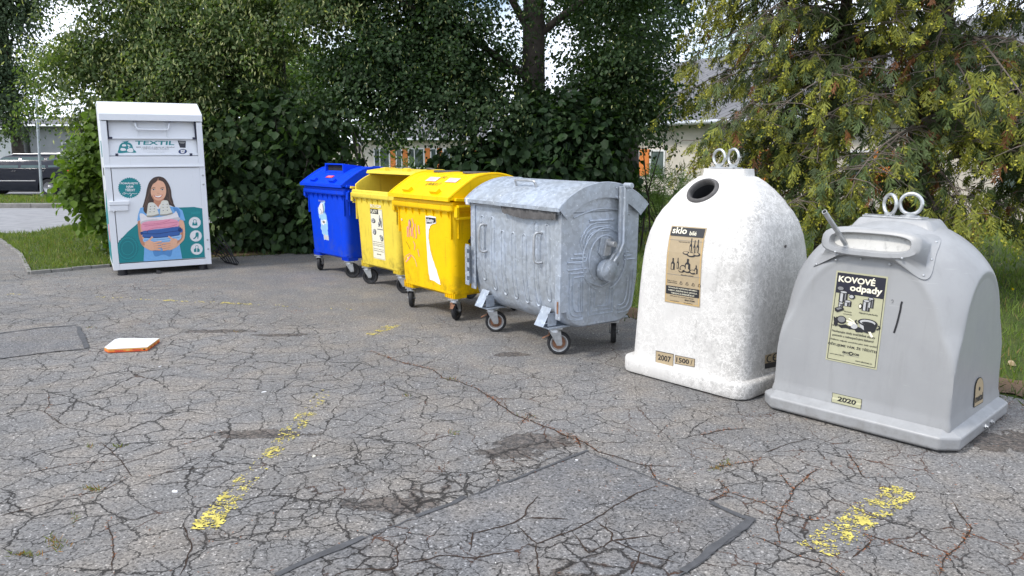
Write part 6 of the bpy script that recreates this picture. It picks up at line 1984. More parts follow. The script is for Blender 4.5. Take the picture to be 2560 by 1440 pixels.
# --- middle dark linden with its basal shoots
r_ = thing('linden_tree', 'dark shaded linden with the thick trunk above the yellow bins', 'tree', (0.32, 13.3, 0), 0, 'trees behind the bins')
trunk(r_, (0.32, 13.3), 0.235, 10, (0.05, 0.3), [(0.32, (-1.8, 12.6, 4.0), 0.08), (0.36, (2.0, 13.0, 4.6), 0.08), (0.42, (-0.9, 13.9, 6.0), 0.08), (0.45, (1.4, 14.0, 6.4), 0.07), (0.25, (-1.4, 12.7, 3.0), 0.05)], wig=0.03)
bl = [(-2.05, 12.9, 3.75, 0.95, 0.9, 1.25, 3.2), (-1.1, 13.0, 3.7, 0.95, 0.9, 1.3, 3.4), (-1.9, 12.7, 2.85, 0.68, 0.6, 0.45, 1.5), (-1.1, 12.7, 2.72, 0.75, 0.6, 0.45, 1.5), (-0.35, 12.8, 2.75, 0.6, 0.7, 0.6, 1.0), (0.4, 13.3, 4.75, 2.2, 1.1, 0.55, 1.5), (0.75, 12.9, 2.6, 0.9, 0.8, 0.55, 1.3), (0.2, 13.9, 3.5, 1.1, 0.5, 0.7, 0.55), (1.7, 13.0, 2.7, 0.85, 0.8, 0.75, 1.7), (1.9, 13.1, 3.9, 0.8, 0.9, 1.0, 1.7), (0.0, 13.6, 6.5, 2.8, 2.0, 1.3, 4.0)]
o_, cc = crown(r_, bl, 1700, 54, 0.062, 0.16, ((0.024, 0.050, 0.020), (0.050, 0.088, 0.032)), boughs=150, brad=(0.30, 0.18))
bracts(r_, cc, 0.35, 8, 0.06, sig=0.17)
r_ = thing('leafy_bush', 'dark big-leaved bush at the foot of the trunk behind the yellow bins', 'bush', (0.5, 12.6, 0), 0, None)
mb = MB()
for k in range(18):
    x = -1.4 + 3.8 * rng.random()
    mb.tube([Vector((x, 12.9, 0)) - r_.location, Vector((x + rng.uniform(-.2, .2), 12.7, 1.0)) - r_.location, Vector((x + rng.uniform(-.4, .4), 12.5, 2.0)) - r_.location], [0.02, 0.013, 0.005], 5)
mb.build('stem', M['bark'], r_, 60)
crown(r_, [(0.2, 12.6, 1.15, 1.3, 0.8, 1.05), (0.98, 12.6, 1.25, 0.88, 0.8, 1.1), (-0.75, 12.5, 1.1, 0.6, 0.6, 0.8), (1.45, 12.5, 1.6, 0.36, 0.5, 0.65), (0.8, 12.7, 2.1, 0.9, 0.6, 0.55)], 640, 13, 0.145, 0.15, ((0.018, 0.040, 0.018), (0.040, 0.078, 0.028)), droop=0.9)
# --- dark tree right of it
r_ = thing('linden_tree', 'dark narrow linden between the thick trunk and the conifer', 'tree', (2.42, 16.2, 0), 0, 'trees behind the bins')
trunk(r_, (2.42, 16.2), 0.26, 10, (0.0, 0.2), [(0.3, (2.2, 15.8, 4.2), 0.07), (0.4, (3.6, 16.0, 5.4), 0.07), (0.33, (1.5, 16, 5.0), 0.05)])
o_, cc = crown(r_, [(2.4, 15.9, 4.7, 0.9, 1.1, 1.9), (1.7, 16.2, 5.2, 1.0, 1.0, 1.1), (3.4, 16.0, 5.4, 0.8, 1.0, 0.8), (2.25, 16.0, 3.0, 0.5, 0.6, 0.8), (2.8, 16.4, 8.0, 2.0, 1.8, 1.6), (2.45, 16, 3.9, 0.55, 0.7, 1.5)], 820, 46, 0.070, 0.18, ((0.018, 0.040, 0.016), (0.036, 0.068, 0.024)), boughs=70, brad=(0.36, 0.22))
# --- hanging light at the far left: tall grey-green tree across the road
r_ = thing('larch_tree', 'tall grey-green feathery tree across the road above the dark car', 'tree', (-23.2, 36.5, 0), 0, 'trees behind the bins')
trunk(r_, (-23.2, 36.5), 0.26, 15, (0.1, 0.2), [(0.3, (-24.4, 36, 6.5), 0.07), (0.4, (-22.2, 36, 8.0), 0.07)])
o_, cc = crown(r_, [(-23.6, 36, 7.6, 2.2, 1.8, 4.2), (-23.2, 36, 4.2, 1.5, 1.4, 1.9), (-24.2, 36.2, 11.0, 2.2, 1.8, 2.4), (-22.2, 36.2, 9.0, 1.5, 1.4, 2.0)], 1150, 26, 0.13, 0.34, ((0.042, 0.072, 0.042), (0.08, 0.11, 0.06)), droop=1.1)

# ------------------------------------------------------------------ conifers with flat drooping sprays
def sprays(root, P, D, Nn, size, kinds, name='crown', m='spray'):
    """every spray: an axis with side blades; kinds: 0 green, 1 with yellow cone clusters, 2 brown"""
    D = unit(D)
    Nn = unit(Nn - D * (Nn * D).sum(1, keepdims=True))
    Sd = np.cross(Nn, D)
    pos, T, N2, sc, col = [], [], [], [], []
    n = len(P)
    base = np.where(kinds[:, None] == 2, np.array([[0.20, 0.085, 0.034]]), np.array([[0.062, 0.088, 0.030]]) * nr.uniform(0.55, 1.7, (n, 1)))
    base[kinds == 1] = base[kinds == 1] * np.array([2.3, 1.75, 0.85])
    K = 9
    for k in range(K):
        t = (k + 0.4) / K
        for s in (-1, 1):
            ang = 0.75 + 0.15 * nr.normal(size=n)
            pos.append(P + D * (size * t)[:, None] + nr.normal(size=(n, 3)) * 0.008)
            T.append(D * np.cos(ang)[:, None] + Sd * (s * np.sin(ang))[:, None] + nr.normal(size=(n, 3)) * 0.18 + np.array([0, 0, -0.25]))
            N2.append(Nn + nr.normal(size=(n, 3)) * 0.3)
            l = size * (0.62 - 0.40 * t) * nr.uniform(0.7, 1.2, n)
            sc.append(np.stack([l, np.full(n, 0.015), np.full(n, 0.02)], 1))
            col.append(base * nr.uniform(0.75, 1.25, (n, 1)))
    pos.append(P); T.append(D); N2.append(Nn); sc.append(np.stack([size * 1.1, np.full(n, 0.018), np.full(n, 0.02)], 1)); col.append(base * 0.9)
    y = kinds == 1
    for k in range(11):
        m_ = int(y.sum())
        t = nr.uniform(0.45, 1.1, m_)
        pos.append(P[y] + D[y] * (size[y] * t)[:, None] + Sd[y] * (size[y] * nr.uniform(-0.3, 0.3, m_))[:, None] + nr.normal(size=(m_, 3)) * 0.012)
        T.append(D[y] + nr.normal(size=(m_, 3)) * 0.9)
        N2.append(nr.normal(size=(m_, 3)))
        sc.append(np.stack([np.full(m_, 0.034), np.full(m_, 0.019), np.full(m_, 0.03)], 1))
        col.append(np.array([[0.38, 0.36, 0.045]]) * nr.uniform(0.55, 1.25, (m_, 1)))
    return cards(name, DIA, DIA_F, np.concatenate(pos) - np.array(root.location), np.concatenate(T), np.concatenate(N2), np.concatenate(sc), np.concatenate(col), m, root)

def conifer(label, trunks, nbr, aim, size=(0.16, 0.30), yellow=0.4, brown=0.06, zr=(0.9, 6.2), name='conifer_tree', nsp=26):
    root = thing(name, label, 'tree', (trunks[0][0], trunks[0][1], 0), 0, 'trees behind the bins')
    o = Vector(root.location)
    tw = MB()
    P, D, Nn, kd = [], [], [], []
    for b in range(nbr):
        tr = trunks[b % len(trunks)]
        h0 = zr[0] + (zr[1] - zr[0]) * ((b + 0.5) / nbr) ** 0.9
        az, Lb = aim(b, h0, tr)
        d = Vector((math.cos(az), math.sin(az), 0))
        rise = rng.uniform(0.2, 0.75); sag = rng.uniform(0.5, 1.1) + 0.16 * Lb
        A = Vector((tr[0] + tr[3][0] * h0 / tr[4], tr[1] + tr[3][1] * h0 / tr[4], h0))
        f = lambda t: A + d * (Lb * t) + Vector((-d.y, d.x, 0)) * (0.18 * math.sin(3 * t + b)) + Vector((0, 0, rise * t * 1.6 - sag * t * t))
        tw.tube([f(t) - o for t in np.linspace(0, 1, 9)], list(np.linspace(0.026, 0.004, 9)), 5)
        ks = rng.random()
        for k in range(nsp):
            t = 0.22 + 0.80 * rng.random() ** 0.75
            p = f(min(t, 1.0))
            lat = Vector((-d.y, d.x, 0)) * rng.gauss(0, 0.17 * (0.5 + t))
            q = p + lat + Vector((0, 0, -abs(rng.gauss(0, 0.13)))) + d * rng.gauss(0, 0.08)
            if q.z < 0.25: continue
            if k % 3 == 0:
                tw.tube([p - o, p.lerp(q, 0.6) + Vector((0, 0, 0.03)) - o, q - o], [0.005, 0.004, 0.003], 4)
            P.append(q)
            D.append(d * 0.45 + lat * 0.8 + Vector((rng.gauss(0, .25), rng.gauss(0, .25), -0.95)))
            Nn.append(d * 0.8 + Vector((rng.gauss(0, .5), rng.gauss(0, .5), 0.35)))
            x = rng.random()
            kd.append(2 if x < brown * (2.2 if t < 0.6 else 0.6) else (1 if x < brown + yellow * (1.7 if t > 0.72 else 0.25) * (0.4 + ks) else 0))
    tw.build('twigs', M['twig'], root, 60)
    P, D, Nn, kd = np.array([tuple(p) for p in P]), np.array([tuple(p) for p in D]), np.array([tuple(p) for p in Nn]), np.array(kd)
    sprays(root, P, D, Nn, nr.uniform(size[0], size[1], len(P)), kd)
    for tr in trunks:
        trunk(root, tr[:2], tr[2], tr[4], tr[3], (), 'bark_r', 0.03)
    return root
def aimF(b, h, tr):
    az = rng.uniform(0, 2 * math.pi)
    if b % 5 < 3:                       # most limbs reach to the light, over the bells and to the left
        az = rng.uniform(R(165), R(285))
    Lb = rng.uniform(1.3, 2.6)
    left = max(0.0, -math.cos(az))
    Lb = min(Lb, (tr[0] - (1.78 + 0.25 * rng.random() + (0.38 if h < 3.2 else 0.0))) / left if left > 0.25 else Lb)
    if h < 1.4: Lb *= 0.7
    return az, Lb
conifer('yellow-tipped drooping conifer behind the bell containers', [(5.0, 9.5, 0.21, (0.15, 0.2), 8.0), (4.15, 10.1, 0.10, (0.1, 0.1), 7.5)], 112, aimF, nsp=92, zr=(0.8, 5.4), size=(0.12, 0.22), yellow=0.40)
def aimG(b, h, tr):
    return rng.uniform(0, 2 * math.pi), rng.uniform(0.9, 2.1)
conifer('dark conifer at the right edge behind the grey bell', [(6.9, 9.6, 0.17, (0.1, 0.1), 7.5)], 60, aimG, yellow=0.2, zr=(0.9, 5.6), nsp=60, size=(0.12, 0.22))

def juniper(label, x, y, rx, rz, n, tint):
    root = thing('juniper_bush', label, 'bush', (x, y, 0), 0, None)
    d = unit(nr.normal(size=(n, 3))); d[:, 2] = np.abs(d[:, 2])
    P = np.array([x, y, 0.05]) + d * np.array([rx, rx * 0.7, rz]) * (nr.random((n, 1)) ** 0.35)
    D = d * 0.9 + nr.normal(size=(n, 3)) * 0.3 + np.array([0, 0, 0.25])
    o = sprays(root, P, D, nr.normal(size=(n, 3)) * 0.5 + np.array([0, 0, 1.0]), nr.uniform(0.22, 0.40, n), np.zeros(n), 'foliage')
    a = o.data.attributes['tint'].data
    buf = np.zeros(len(a) * 4, np.float32); a.foreach_get('color', buf)
    buf = buf.reshape(-1, 4); buf[:, :3] *= np.array(tint); a.foreach_set('color', buf.ravel())
    mb = MB()
    for k in range(9):
        t = 2 * math.pi * k / 9
        mb.tube([(0, 0, 0), (rx * .4 * math.cos(t), rx * .3 * math.sin(t), rz * .5), (rx * .8 * math.cos(t), rx * .55 * math.sin(t), rz * .8)], [0.02, 0.012, 0.004], 5)
    mb.build('stem', M['bark_r'], root, 60)
juniper('pale green spreading juniper between the steel bin and the white bell', 3.15, 16.2, 1.15, 1.12, 420, (2.0, 2.2, 2.0))
juniper('green spreading juniper above the pale yellow bin', -2.6, 18.6, 1.1, 1.25, 380, (1.6, 1.8, 1.5))

# ------------------------------------------------------------------ grass, weeds, needles
def in_poly(x, y, poly):
    c = np.zeros(len(x), bool)
    n = len(poly)
    for i in range(n):
        x0, y0 = poly[i]; x1, y1 = poly[(i + 1) % n]
        cond = ((y0 > y) != (y1 > y)) & (x < (x1 - x0) * (y - y0) / (y1 - y0 + 1e-12) + x0)
        c ^= cond
    return c
def grass(label, poly, n, h, z0, cols, w=0.006, yellow=0, name='grass', clump=0.5):
    lo, hi = np.array(poly).min(0), np.array(poly).max(0)
    p = lo + (hi - lo) * nr.random((n * 2, 2))
    p = p[in_poly(p[:, 0], p[:, 1], poly)][:n]
    n = len(p)
    f = np.array([mnoise.noise(Vector((a * 2.1, b * 2.1, 0))) for a, b in p])
    keep = nr.random(n) < 0.75 + clump * f
    p, f = p[keep], f[keep]; n = len(p)
    pos = np.concatenate([p, np.full((n, 1), z0)], 1)
    T = nr.normal(size=(n, 3)) * 0.35 + np.array([0, 0, 1.0])
    Nn = nr.normal(size=(n, 3)) * np.array([1, 1, 0.1])
    t = np.clip(0.5 + 0.6 * f + 0.35 * nr.normal(size=n), 0, 1)[:, None]
    col = np.array(cols[0]) * (1 - t) + np.array(cols[1]) * t
    dry = nr.random(n) < 0.06
    col[dry] = np.array([0.26, 0.20, 0.09])
    hh = h * nr.uniform(0.5, 1.3, n) * (1 + 0.5 * f)
    sc = np.stack([hh, np.full(n, w) * nr.uniform(0.7, 1.4, n), hh], 1)
    if yellow:
        q = nr.choice(n, yellow, replace=False)
        col[q] = np.array([0.55, 0.40, 0.01]); sc[q] = np.array([0.03, 0.035, 0.02]); pos[q, 2] += h * 1.3; T[q] = nr.normal(size=(yellow, 3)); 
    o = cards(name, BLADE, BLADE_F, pos, T, Nn, sc, col, 'grass')
    return tag(o, label, 'grass', None, 'stuff')
G1 = ((0.085, 0.135, 0.024), (0.20, 0.245, 0.06))
grass('short grass on the corner plot left of the white container', LAWN_L, 15000, 0.085, 0.02, G1, 0.010)
grass('mown grass strip along the kerb by the dark car', [(-26, 22.7), (-9, 22.7), (-9, 26.1), (-26, 26.1)], 14000, 0.10, 0.125, G1, 0.018)
RL = [(4.9, 4.75), (4.2, 5.05), (3.9, 5.25), (3.6, 5.38), (3.3, 5.85), (2.7, 6.25), (2.3, 6.8), (2.0, 7.1), (1.75, 7.55), (1.35, 7.95), (0.6, 9.0), (-0.3, 10.8), (1.0, 13), (4, 13), (8.5, 10), (8, 5.2)]
grass('long grass with yellow flowers behind the steel bin and the bells', RL, 34000, 0.10, -0.004, ((0.08, 0.14, 0.024), (0.18, 0.24, 0.055)), 0.008, 60)
grass('distant lawn in front of the beige building', [(0, 13), (4, 13), (8.5, 10), (14, 12), (9, 26), (-2, 30)], 22000, 0.10, -0.006, G1, 0.025)
# fringe on the asphalt edge behind the bins
def along(pts, n, spread):
    pts = [np.array(p[:2], float) for p in pts]
    seg = np.array([np.linalg.norm(b - a) for a, b in zip(pts[:-1], pts[1:])])
    ch = nr.choice(len(seg), n, p=seg / seg.sum())
    t = nr.random(n)[:, None]
    A = np.array(pts)[ch]; B = np.array(pts)[ch + 1]
    return A + (B - A) * t + nr.normal(size=(n, 2)) * spread
fr = along(EDGE, 1500, 0.10)
n = len(fr)
hh = nr.uniform(0.04, 0.12, n)
tag(cards('weeds', BLADE, BLADE_F, np.concatenate([fr, np.zeros((n, 1))], 1), nr.normal(size=(n, 3)) * 0.5 + np.array([0, 0, 1.0]), nr.normal(size=(n, 3)), np.stack([hh, np.full(n, 0.009), hh], 1),
    np.array([[0.07, 0.11, 0.025]]) * nr.uniform(0.6, 1.5, (n, 1)), 'grass'), 'weeds along the asphalt edge behind the bins', 'weeds', None, 'stuff')
# moss and grass tufts in the cracks
tp = []
for (x, y, k, sx, sy) in ((237, 1224, 60, 22, 6), (140, 1358, 75, 30, 16), (60, 1387, 55, 36, 5), (296, 1117, 26, 12, 3), (224, 1118, 14, 7, 3), (1132, 1085, 26, 12, 4), (1820, 1160, 40, 16, 6), (1790, 1172, 30, 26, 4), (1016, 991, 20, 8, 3), (590, 830, 10, 8, 3), (185, 1300, 20, 5, 12), (1128, 948, 25, 16, 3), (1318, 1040, 18, 14, 8), (230, 820, 14, 12, 3)):
    for _ in range(k):
        tp.append(tuple(gnd(x + rng.gauss(0, sx * 0.6), y + rng.gauss(0, sy * 0.6))))
tp = np.array(tp); n = len(tp)
hh = nr.uniform(0.012, 0.032, n)
tag(cards('weeds', BLADE, BLADE_F, tp, nr.normal(size=(n, 3)) * 0.8 + np.array([0, 0, 0.8]), nr.normal(size=(n, 3)), np.stack([hh, np.full(n, 0.004), hh], 1),
    np.where(nr.random((n, 1)) < 0.35, np.array([[0.30, 0.14, 0.03]]), np.array([[0.13, 0.16, 0.03]])) * nr.uniform(0.6, 1.4, (n, 1)), 'grass'), 'small moss and grass tufts growing in the asphalt cracks', 'weeds', None, 'stuff')
# orange needle litter lying in the cracks
npos, ncol = [], []
for key, fine in orange.items():
    left = key.startswith('l')
    for p in fine:
        for _ in range((1 if left else (4 if key == 'a' else 3))):
            if mnoise.noise(p * 3.1) + rng.uniform(-0.4, 0.45) < (0.15 if left else -0.12): continue
            npos.append((p.x + rng.gauss(0, 0.010), p.y + rng.gauss(0, 0.010), 0.007 if not left else 0.006)); ncol.append(rng.uniform(0.5, 1.25))
sc_ = [(gnd(280, 715), 0.75, 0.16, 420), (gnd(130, 690), 0.35, 0.1, 120), (gnd(50, 650), 0.5, 0.6, 200), (gnd(660, 645), 0.8, 0.25, 420), (gnd(760, 665), 0.4, 0.2, 200), (Vector((3.5, 4.9, 0)), 0.35, 0.25, 420), (Vector((1.25, 7.4, 0)), 0.5, 0.3, 420), (gnd(2000, 1150), 0.8, 0.5, 120),
       (gnd(1500, 1130), 0.9, 0.5, 120), (gnd(730, 780), 0.1, 0.05, 70), (gnd(470, 720), 1.2, 0.25, 120), (gnd(540, 820), 1.2, 0.5, 150), (gnd(880, 760), 0.4, 0.1, 60), (gnd(380, 1350), 0.5, 0.2, 60)]
for (c_, sx, sy, k) in sc_:
    for _ in range(k):
        npos.append((c_.x + rng.gauss(0, sx), c_.y + rng.gauss(0, sy), 0.006)); ncol.append(rng.uniform(0.4, 1.0))
npos = np.array(npos); n = len(npos)
base = np.where(nr.random((n, 1)) < 0.6, np.array([[0.30, 0.095, 0.028]]), np.array([[0.17, 0.09, 0.045]])) * np.array(ncol)[:, None]
tag(cards('needle_litter', DIA, DIA_F, npos, nr.normal(size=(n, 3)) * np.array([1, 1, 0.12]), nr.normal(size=(n, 3)) * 0.3 + np.array([0, 0, 1.0]),
    np.stack([nr.uniform(0.008, 0.022, n), nr.uniform(0.0025, 0.006, n), np.full(n, 0.004)], 1), base, 'needle'), 'orange brown needle litter lying in the asphalt cracks', 'litter', None, 'stuff')
# pale chips of stone and cigarette ends scattered on the asphalt
n = 260
cp = np.stack([nr.uniform(-7, 3.5, n), nr.uniform(2.6, 9.5, n), np.full(n, 0.004)], 1)
cp = cp[~((np.abs(cp[:, 0] - 2.0) < 1.5) & (np.abs(cp[:, 1] - 5.3) < 1.2))]; n = len(cp)
tag(cards('gravel', DIA, DIA_F, cp, nr.normal(size=(n, 3)) * np.array([1, 1, 0.1]), nr.normal(size=(n, 3)) * 0.3 + np.array([0, 0, 1.0]),
    np.stack([nr.uniform(0.005, 0.014, n), nr.uniform(0.004, 0.009, n), np.full(n, 0.004)], 1), np.array([[0.50, 0.49, 0.46]]) * nr.uniform(0.4, 1.3, (n, 1)), 'needle'), 'pale chips of stone scattered over the asphalt', 'gravel', None, 'stuff')

# worn paint: flakes left on the stones
fl_ = MB()
def flakes(a, b, w, dens, cell=0.0065, seed=0.0):
    a, b = Vector((a.x, a.y, 0)), Vector((b.x, b.y, 0))
    L = (b - a).length; d = (b - a) / L; nn = Vector((-d.y, d.x, 0))
    nu, nv = int(L / cell), max(2, int(w / cell))
    def pt(i, j):
        h = mnoise.noise(Vector((i * 0.91 + seed, j * 0.83, 1.3))); h2 = mnoise.noise(Vector((i * 0.77, j * 0.95 + seed, 7.7)))
        p = a + d * (i * cell + h * cell * 0.6) + nn * ((j - nv / 2) * cell + h2 * cell * 0.6)
        return (p.x, p.y, 0.0045)
    for i in range(nu):
        for j in range(nv):
            p = a + d * ((i + .5) * cell) + nn * ((j + .5 - nv / 2) * cell)
            e = 1 - abs((j + .5) / nv - 0.5) * 2
            v = 0.45 * mnoise.noise(p * 15 + Vector((seed, 0, 0))) + 0.45 * mnoise.noise(p * 44) + 0.25 * mnoise.noise(p * 5) + 0.30 * rng.uniform(-1, 1)
            if v + 0.25 * min(1, e * 3) > dens(i / nu) + 0.12:
                fl_.add([pt(i, j), pt(i + 1, j), pt(i + 1, j + 1), pt(i, j + 1)], [(0, 1, 2, 3)])
flakes(gnd(505, 1325), gnd(585, 1240), 0.15, lambda t: 0.24, seed=1)
flakes(gnd(585, 1240), gnd(700, 1112), 0.15, lambda t: 0.46 - 0.08 * math.sin(t * 9), seed=2)
flakes(gnd(700, 1112), gnd(820, 975), 0.15, lambda t: 0.44 - 0.08 * math.sin(t * 6), seed=3)
flakes(gnd(2035, 1378), gnd(2262, 1222), 0.17, lambda t: 0.22 + 0.10 * abs(t - 0.4), seed=4)
flakes(gnd(230, 742), gnd(640, 762), 0.09, lambda t: 0.48 - 0.22 * t, 0.016, seed=5)
flakes(gnd(640, 762), gnd(890, 775), 0.09, lambda t: 0.62, 0.016, seed=6)
flakes(gnd(930, 838), gnd(985, 812), 0.16, lambda t: 0.28 + 0.3 * abs(t - .5), seed=8)
flakes(gnd(20, 736), gnd(70, 737), 0.08, lambda t: 0.45, 0.016, seed=9)
tag(fl_.build('paint_marking', M['paint'], None, 0), kind='structure')

# ------------------------------------------------------------------ buildings
def facade(root, A, d, n, wins, h, zb, zt, part_panel=None):
    """windows set in a wall that starts at A and runs along d; n points outward"""
    for (s0, s1, kind) in wins:
        c = A + d * ((s0 + s1) / 2)
        rot = Matrix((d, n, Vector((0, 0, 1)))).transposed()
        if kind == 'panel':
            m_ = MB(); m_.box(Vector((c.x, c.y, (zb + zt) / 2)) + n * 0.02 - root.location, (s1 - s0, 0.06, zt - zb), rot)
            m_.build('cladding_panel', M['orange_panel'], root, 0)
            continue
        w = s1 - s0
        m_ = MB()
        o = Vector((c.x, c.y, 0)) + n * 0.02 - root.location
        for (dx, dz, sx, sz) in ((-w / 2 + .04, 0, .08, zt - zb), (w / 2 - .04, 0, .08, zt - zb), (0, (zt - zb) / 2 - .04, w - .16, .08), (0, -(zt - zb) / 2 + .04, w - .16, .08)) + (((-w * .12, 0, .06, zt - zb - .16),) if w > 1.2 else ()):
            m_.box(o + d * dx + Vector((0, 0, (zb + zt) / 2 + dz)), (sx, 0.08, sz), rot)
        fr = m_.build('window', M['frame'], root, 0)
        g = MB(); g.box(o + Vector((0, 0, (zb + zt) / 2)) - n * 0.01, (w - .16, 0.03, zt - zb - .16), rot)
        g.build('pane', M['glass'], fr, 0)
def house(name, label, A, d, L, depth, h, ridge, wins, zb, zt, wall, over=0.5, roofm='roof', flatroof=False, group='buildings behind the trees', ridge_at=None):
    A, d = Vector((*A, 0)), Vector((*d, 0)).normalized()
    n = Vector((d.y, -d.x, 0))               # outward, towards the viewer for a wall that runs left to right
    root = thing(name, label, 'building', A, 0, group)
    m_ = MB()
    P = lambda s, t, z: Vector((A.x, A.y, 0)) + d * s - n * t + Vector((0, 0, z)) - root.location
    m_.loft([[P(0, 0, -0.3), P(L, 0, -0.3), P(L, depth, -0.3), P(0, depth, -0.3)], [P(0, 0, h), P(L, 0, h), P(L, depth, h), P(0, depth, h)]])
    fix_normals(m_.build('wall', M[wall], root, 0))
    r2 = MB()
    if flatroof:
        r2.loft([[P(-.2, -.2, h), P(L + .2, -.2, h), P(L + .2, depth + .2, h), P(-.2, depth + .2, h)], [P(-.2, -.2, h + .22), P(L + .2, -.2, h + .22), P(L + .2, depth + .2, h + .22), P(-.2, depth + .2, h + .22)]])
        fix_normals(r2.build('roof', M['gutter'], root, 0))
    else:
        rt = depth / 2
        pr = [(-over, h - 0.02), (-over, h + 0.10), (rt, ridge), (depth + over, h + 0.10), (depth + over, h - 0.02)]
        r2.prism(pr, lambda p: P(-over, p[0], p[1]), lambda p: P(L + over, p[0], p[1]))
        rf_ = fix_normals(r2.build('roof', M[roofm], root, 0))
        gt = MB(); gt.tube([P(-over, -over - 0.07, h + 0.04), P(L + over, -over - 0.07, h + 0.04)], 0.075, 8)
        gt.build('gutter', M['gutter'], root, 50)
    facade(root, A, d, n, wins, h, zb, zt)
    return root, P
# right wing: runs obliquely from behind the dark linden to the right edge
dR = Vector((0.465, -0.885, 0))
A0_ = Vector((6.0, 28.8, 0)) - dR * 14.0
wins = []
for s0 in (-11.3, -7.1, -2.9, 3.4, 7.6, 11.8):
    b0 = s0 + 14.0
    wins += [(b0, b0 + 0.84, 'w'), (b0 + 0.84, b0 + 1.44, 'panel'), (b0 + 1.50, b0 + 2.42, 'w')]
hs, P = house('beige_building', 'long beige building with orange panels and shingle roof behind the conifer', A0_[:2], dR[:2], 31, 10, 2.55, 5.6, wins, 0.66, 1.68, 'render_wall')
# far wing seen above the blue and pale yellow bins
wins = []
for k in range(5):
    b0 = 0.95 + k * 2.66
    wins += [(b0, b0 + 1.25, 'w'), (b0 + 0.0 + 1.30, b0 + 1.68, 'panel'), (b0 + 1.70, b0 + 2.2, 'w'), (b0 + 2.24, b0 + 2.62, 'panel')]
hs, P = house('beige_building', 'beige house with a dark downpipe and orange panels seen above the blue bin', (-11.6, 60), (1, 0), 14.5, 9, 2.35, 4.4, wins, 0.2, 1.75, 'render_wall', 0.6)
dp = MB(); dp.tube([P(-0.5, -0.55, 2.35), P(-0.1, -0.15, 2.0), P(-0.1, -0.15, 0)], 0.09, 8)
dp.build('downpipe', M['blackplastic'], hs, 50)
house('annex_building', 'low cream annex with a flat white roof left of the beige house', (-16.2, 63), (1, 0), 4.2, 6, 1.95, 0, [(0.6, 1.6, 'w'), (2.0, 3.0, 'w')], 0.2, 1.3, 'render_wall', flatroof=True)
house('white_house', 'white house with tall windows across the road at the far left', (-37, 46), (1, 0.05), 7.6, 7, 2.75, 3.6, [(1.0, 2.0, 'w'), (4.6, 5.4, 'w'), (5.6, 6.3, 'w')], 0.5, 2.2, 'render_white')
house('grey_house', 'grey house with a small dark window behind the sign pole', (-29.0, 47), (1, 0.02), 7.5, 7, 3.0, 3.7, [(1.9, 2.7, 'w'), (5.0, 5.8, 'w')], 1.2, 2.1, 'render_grey')

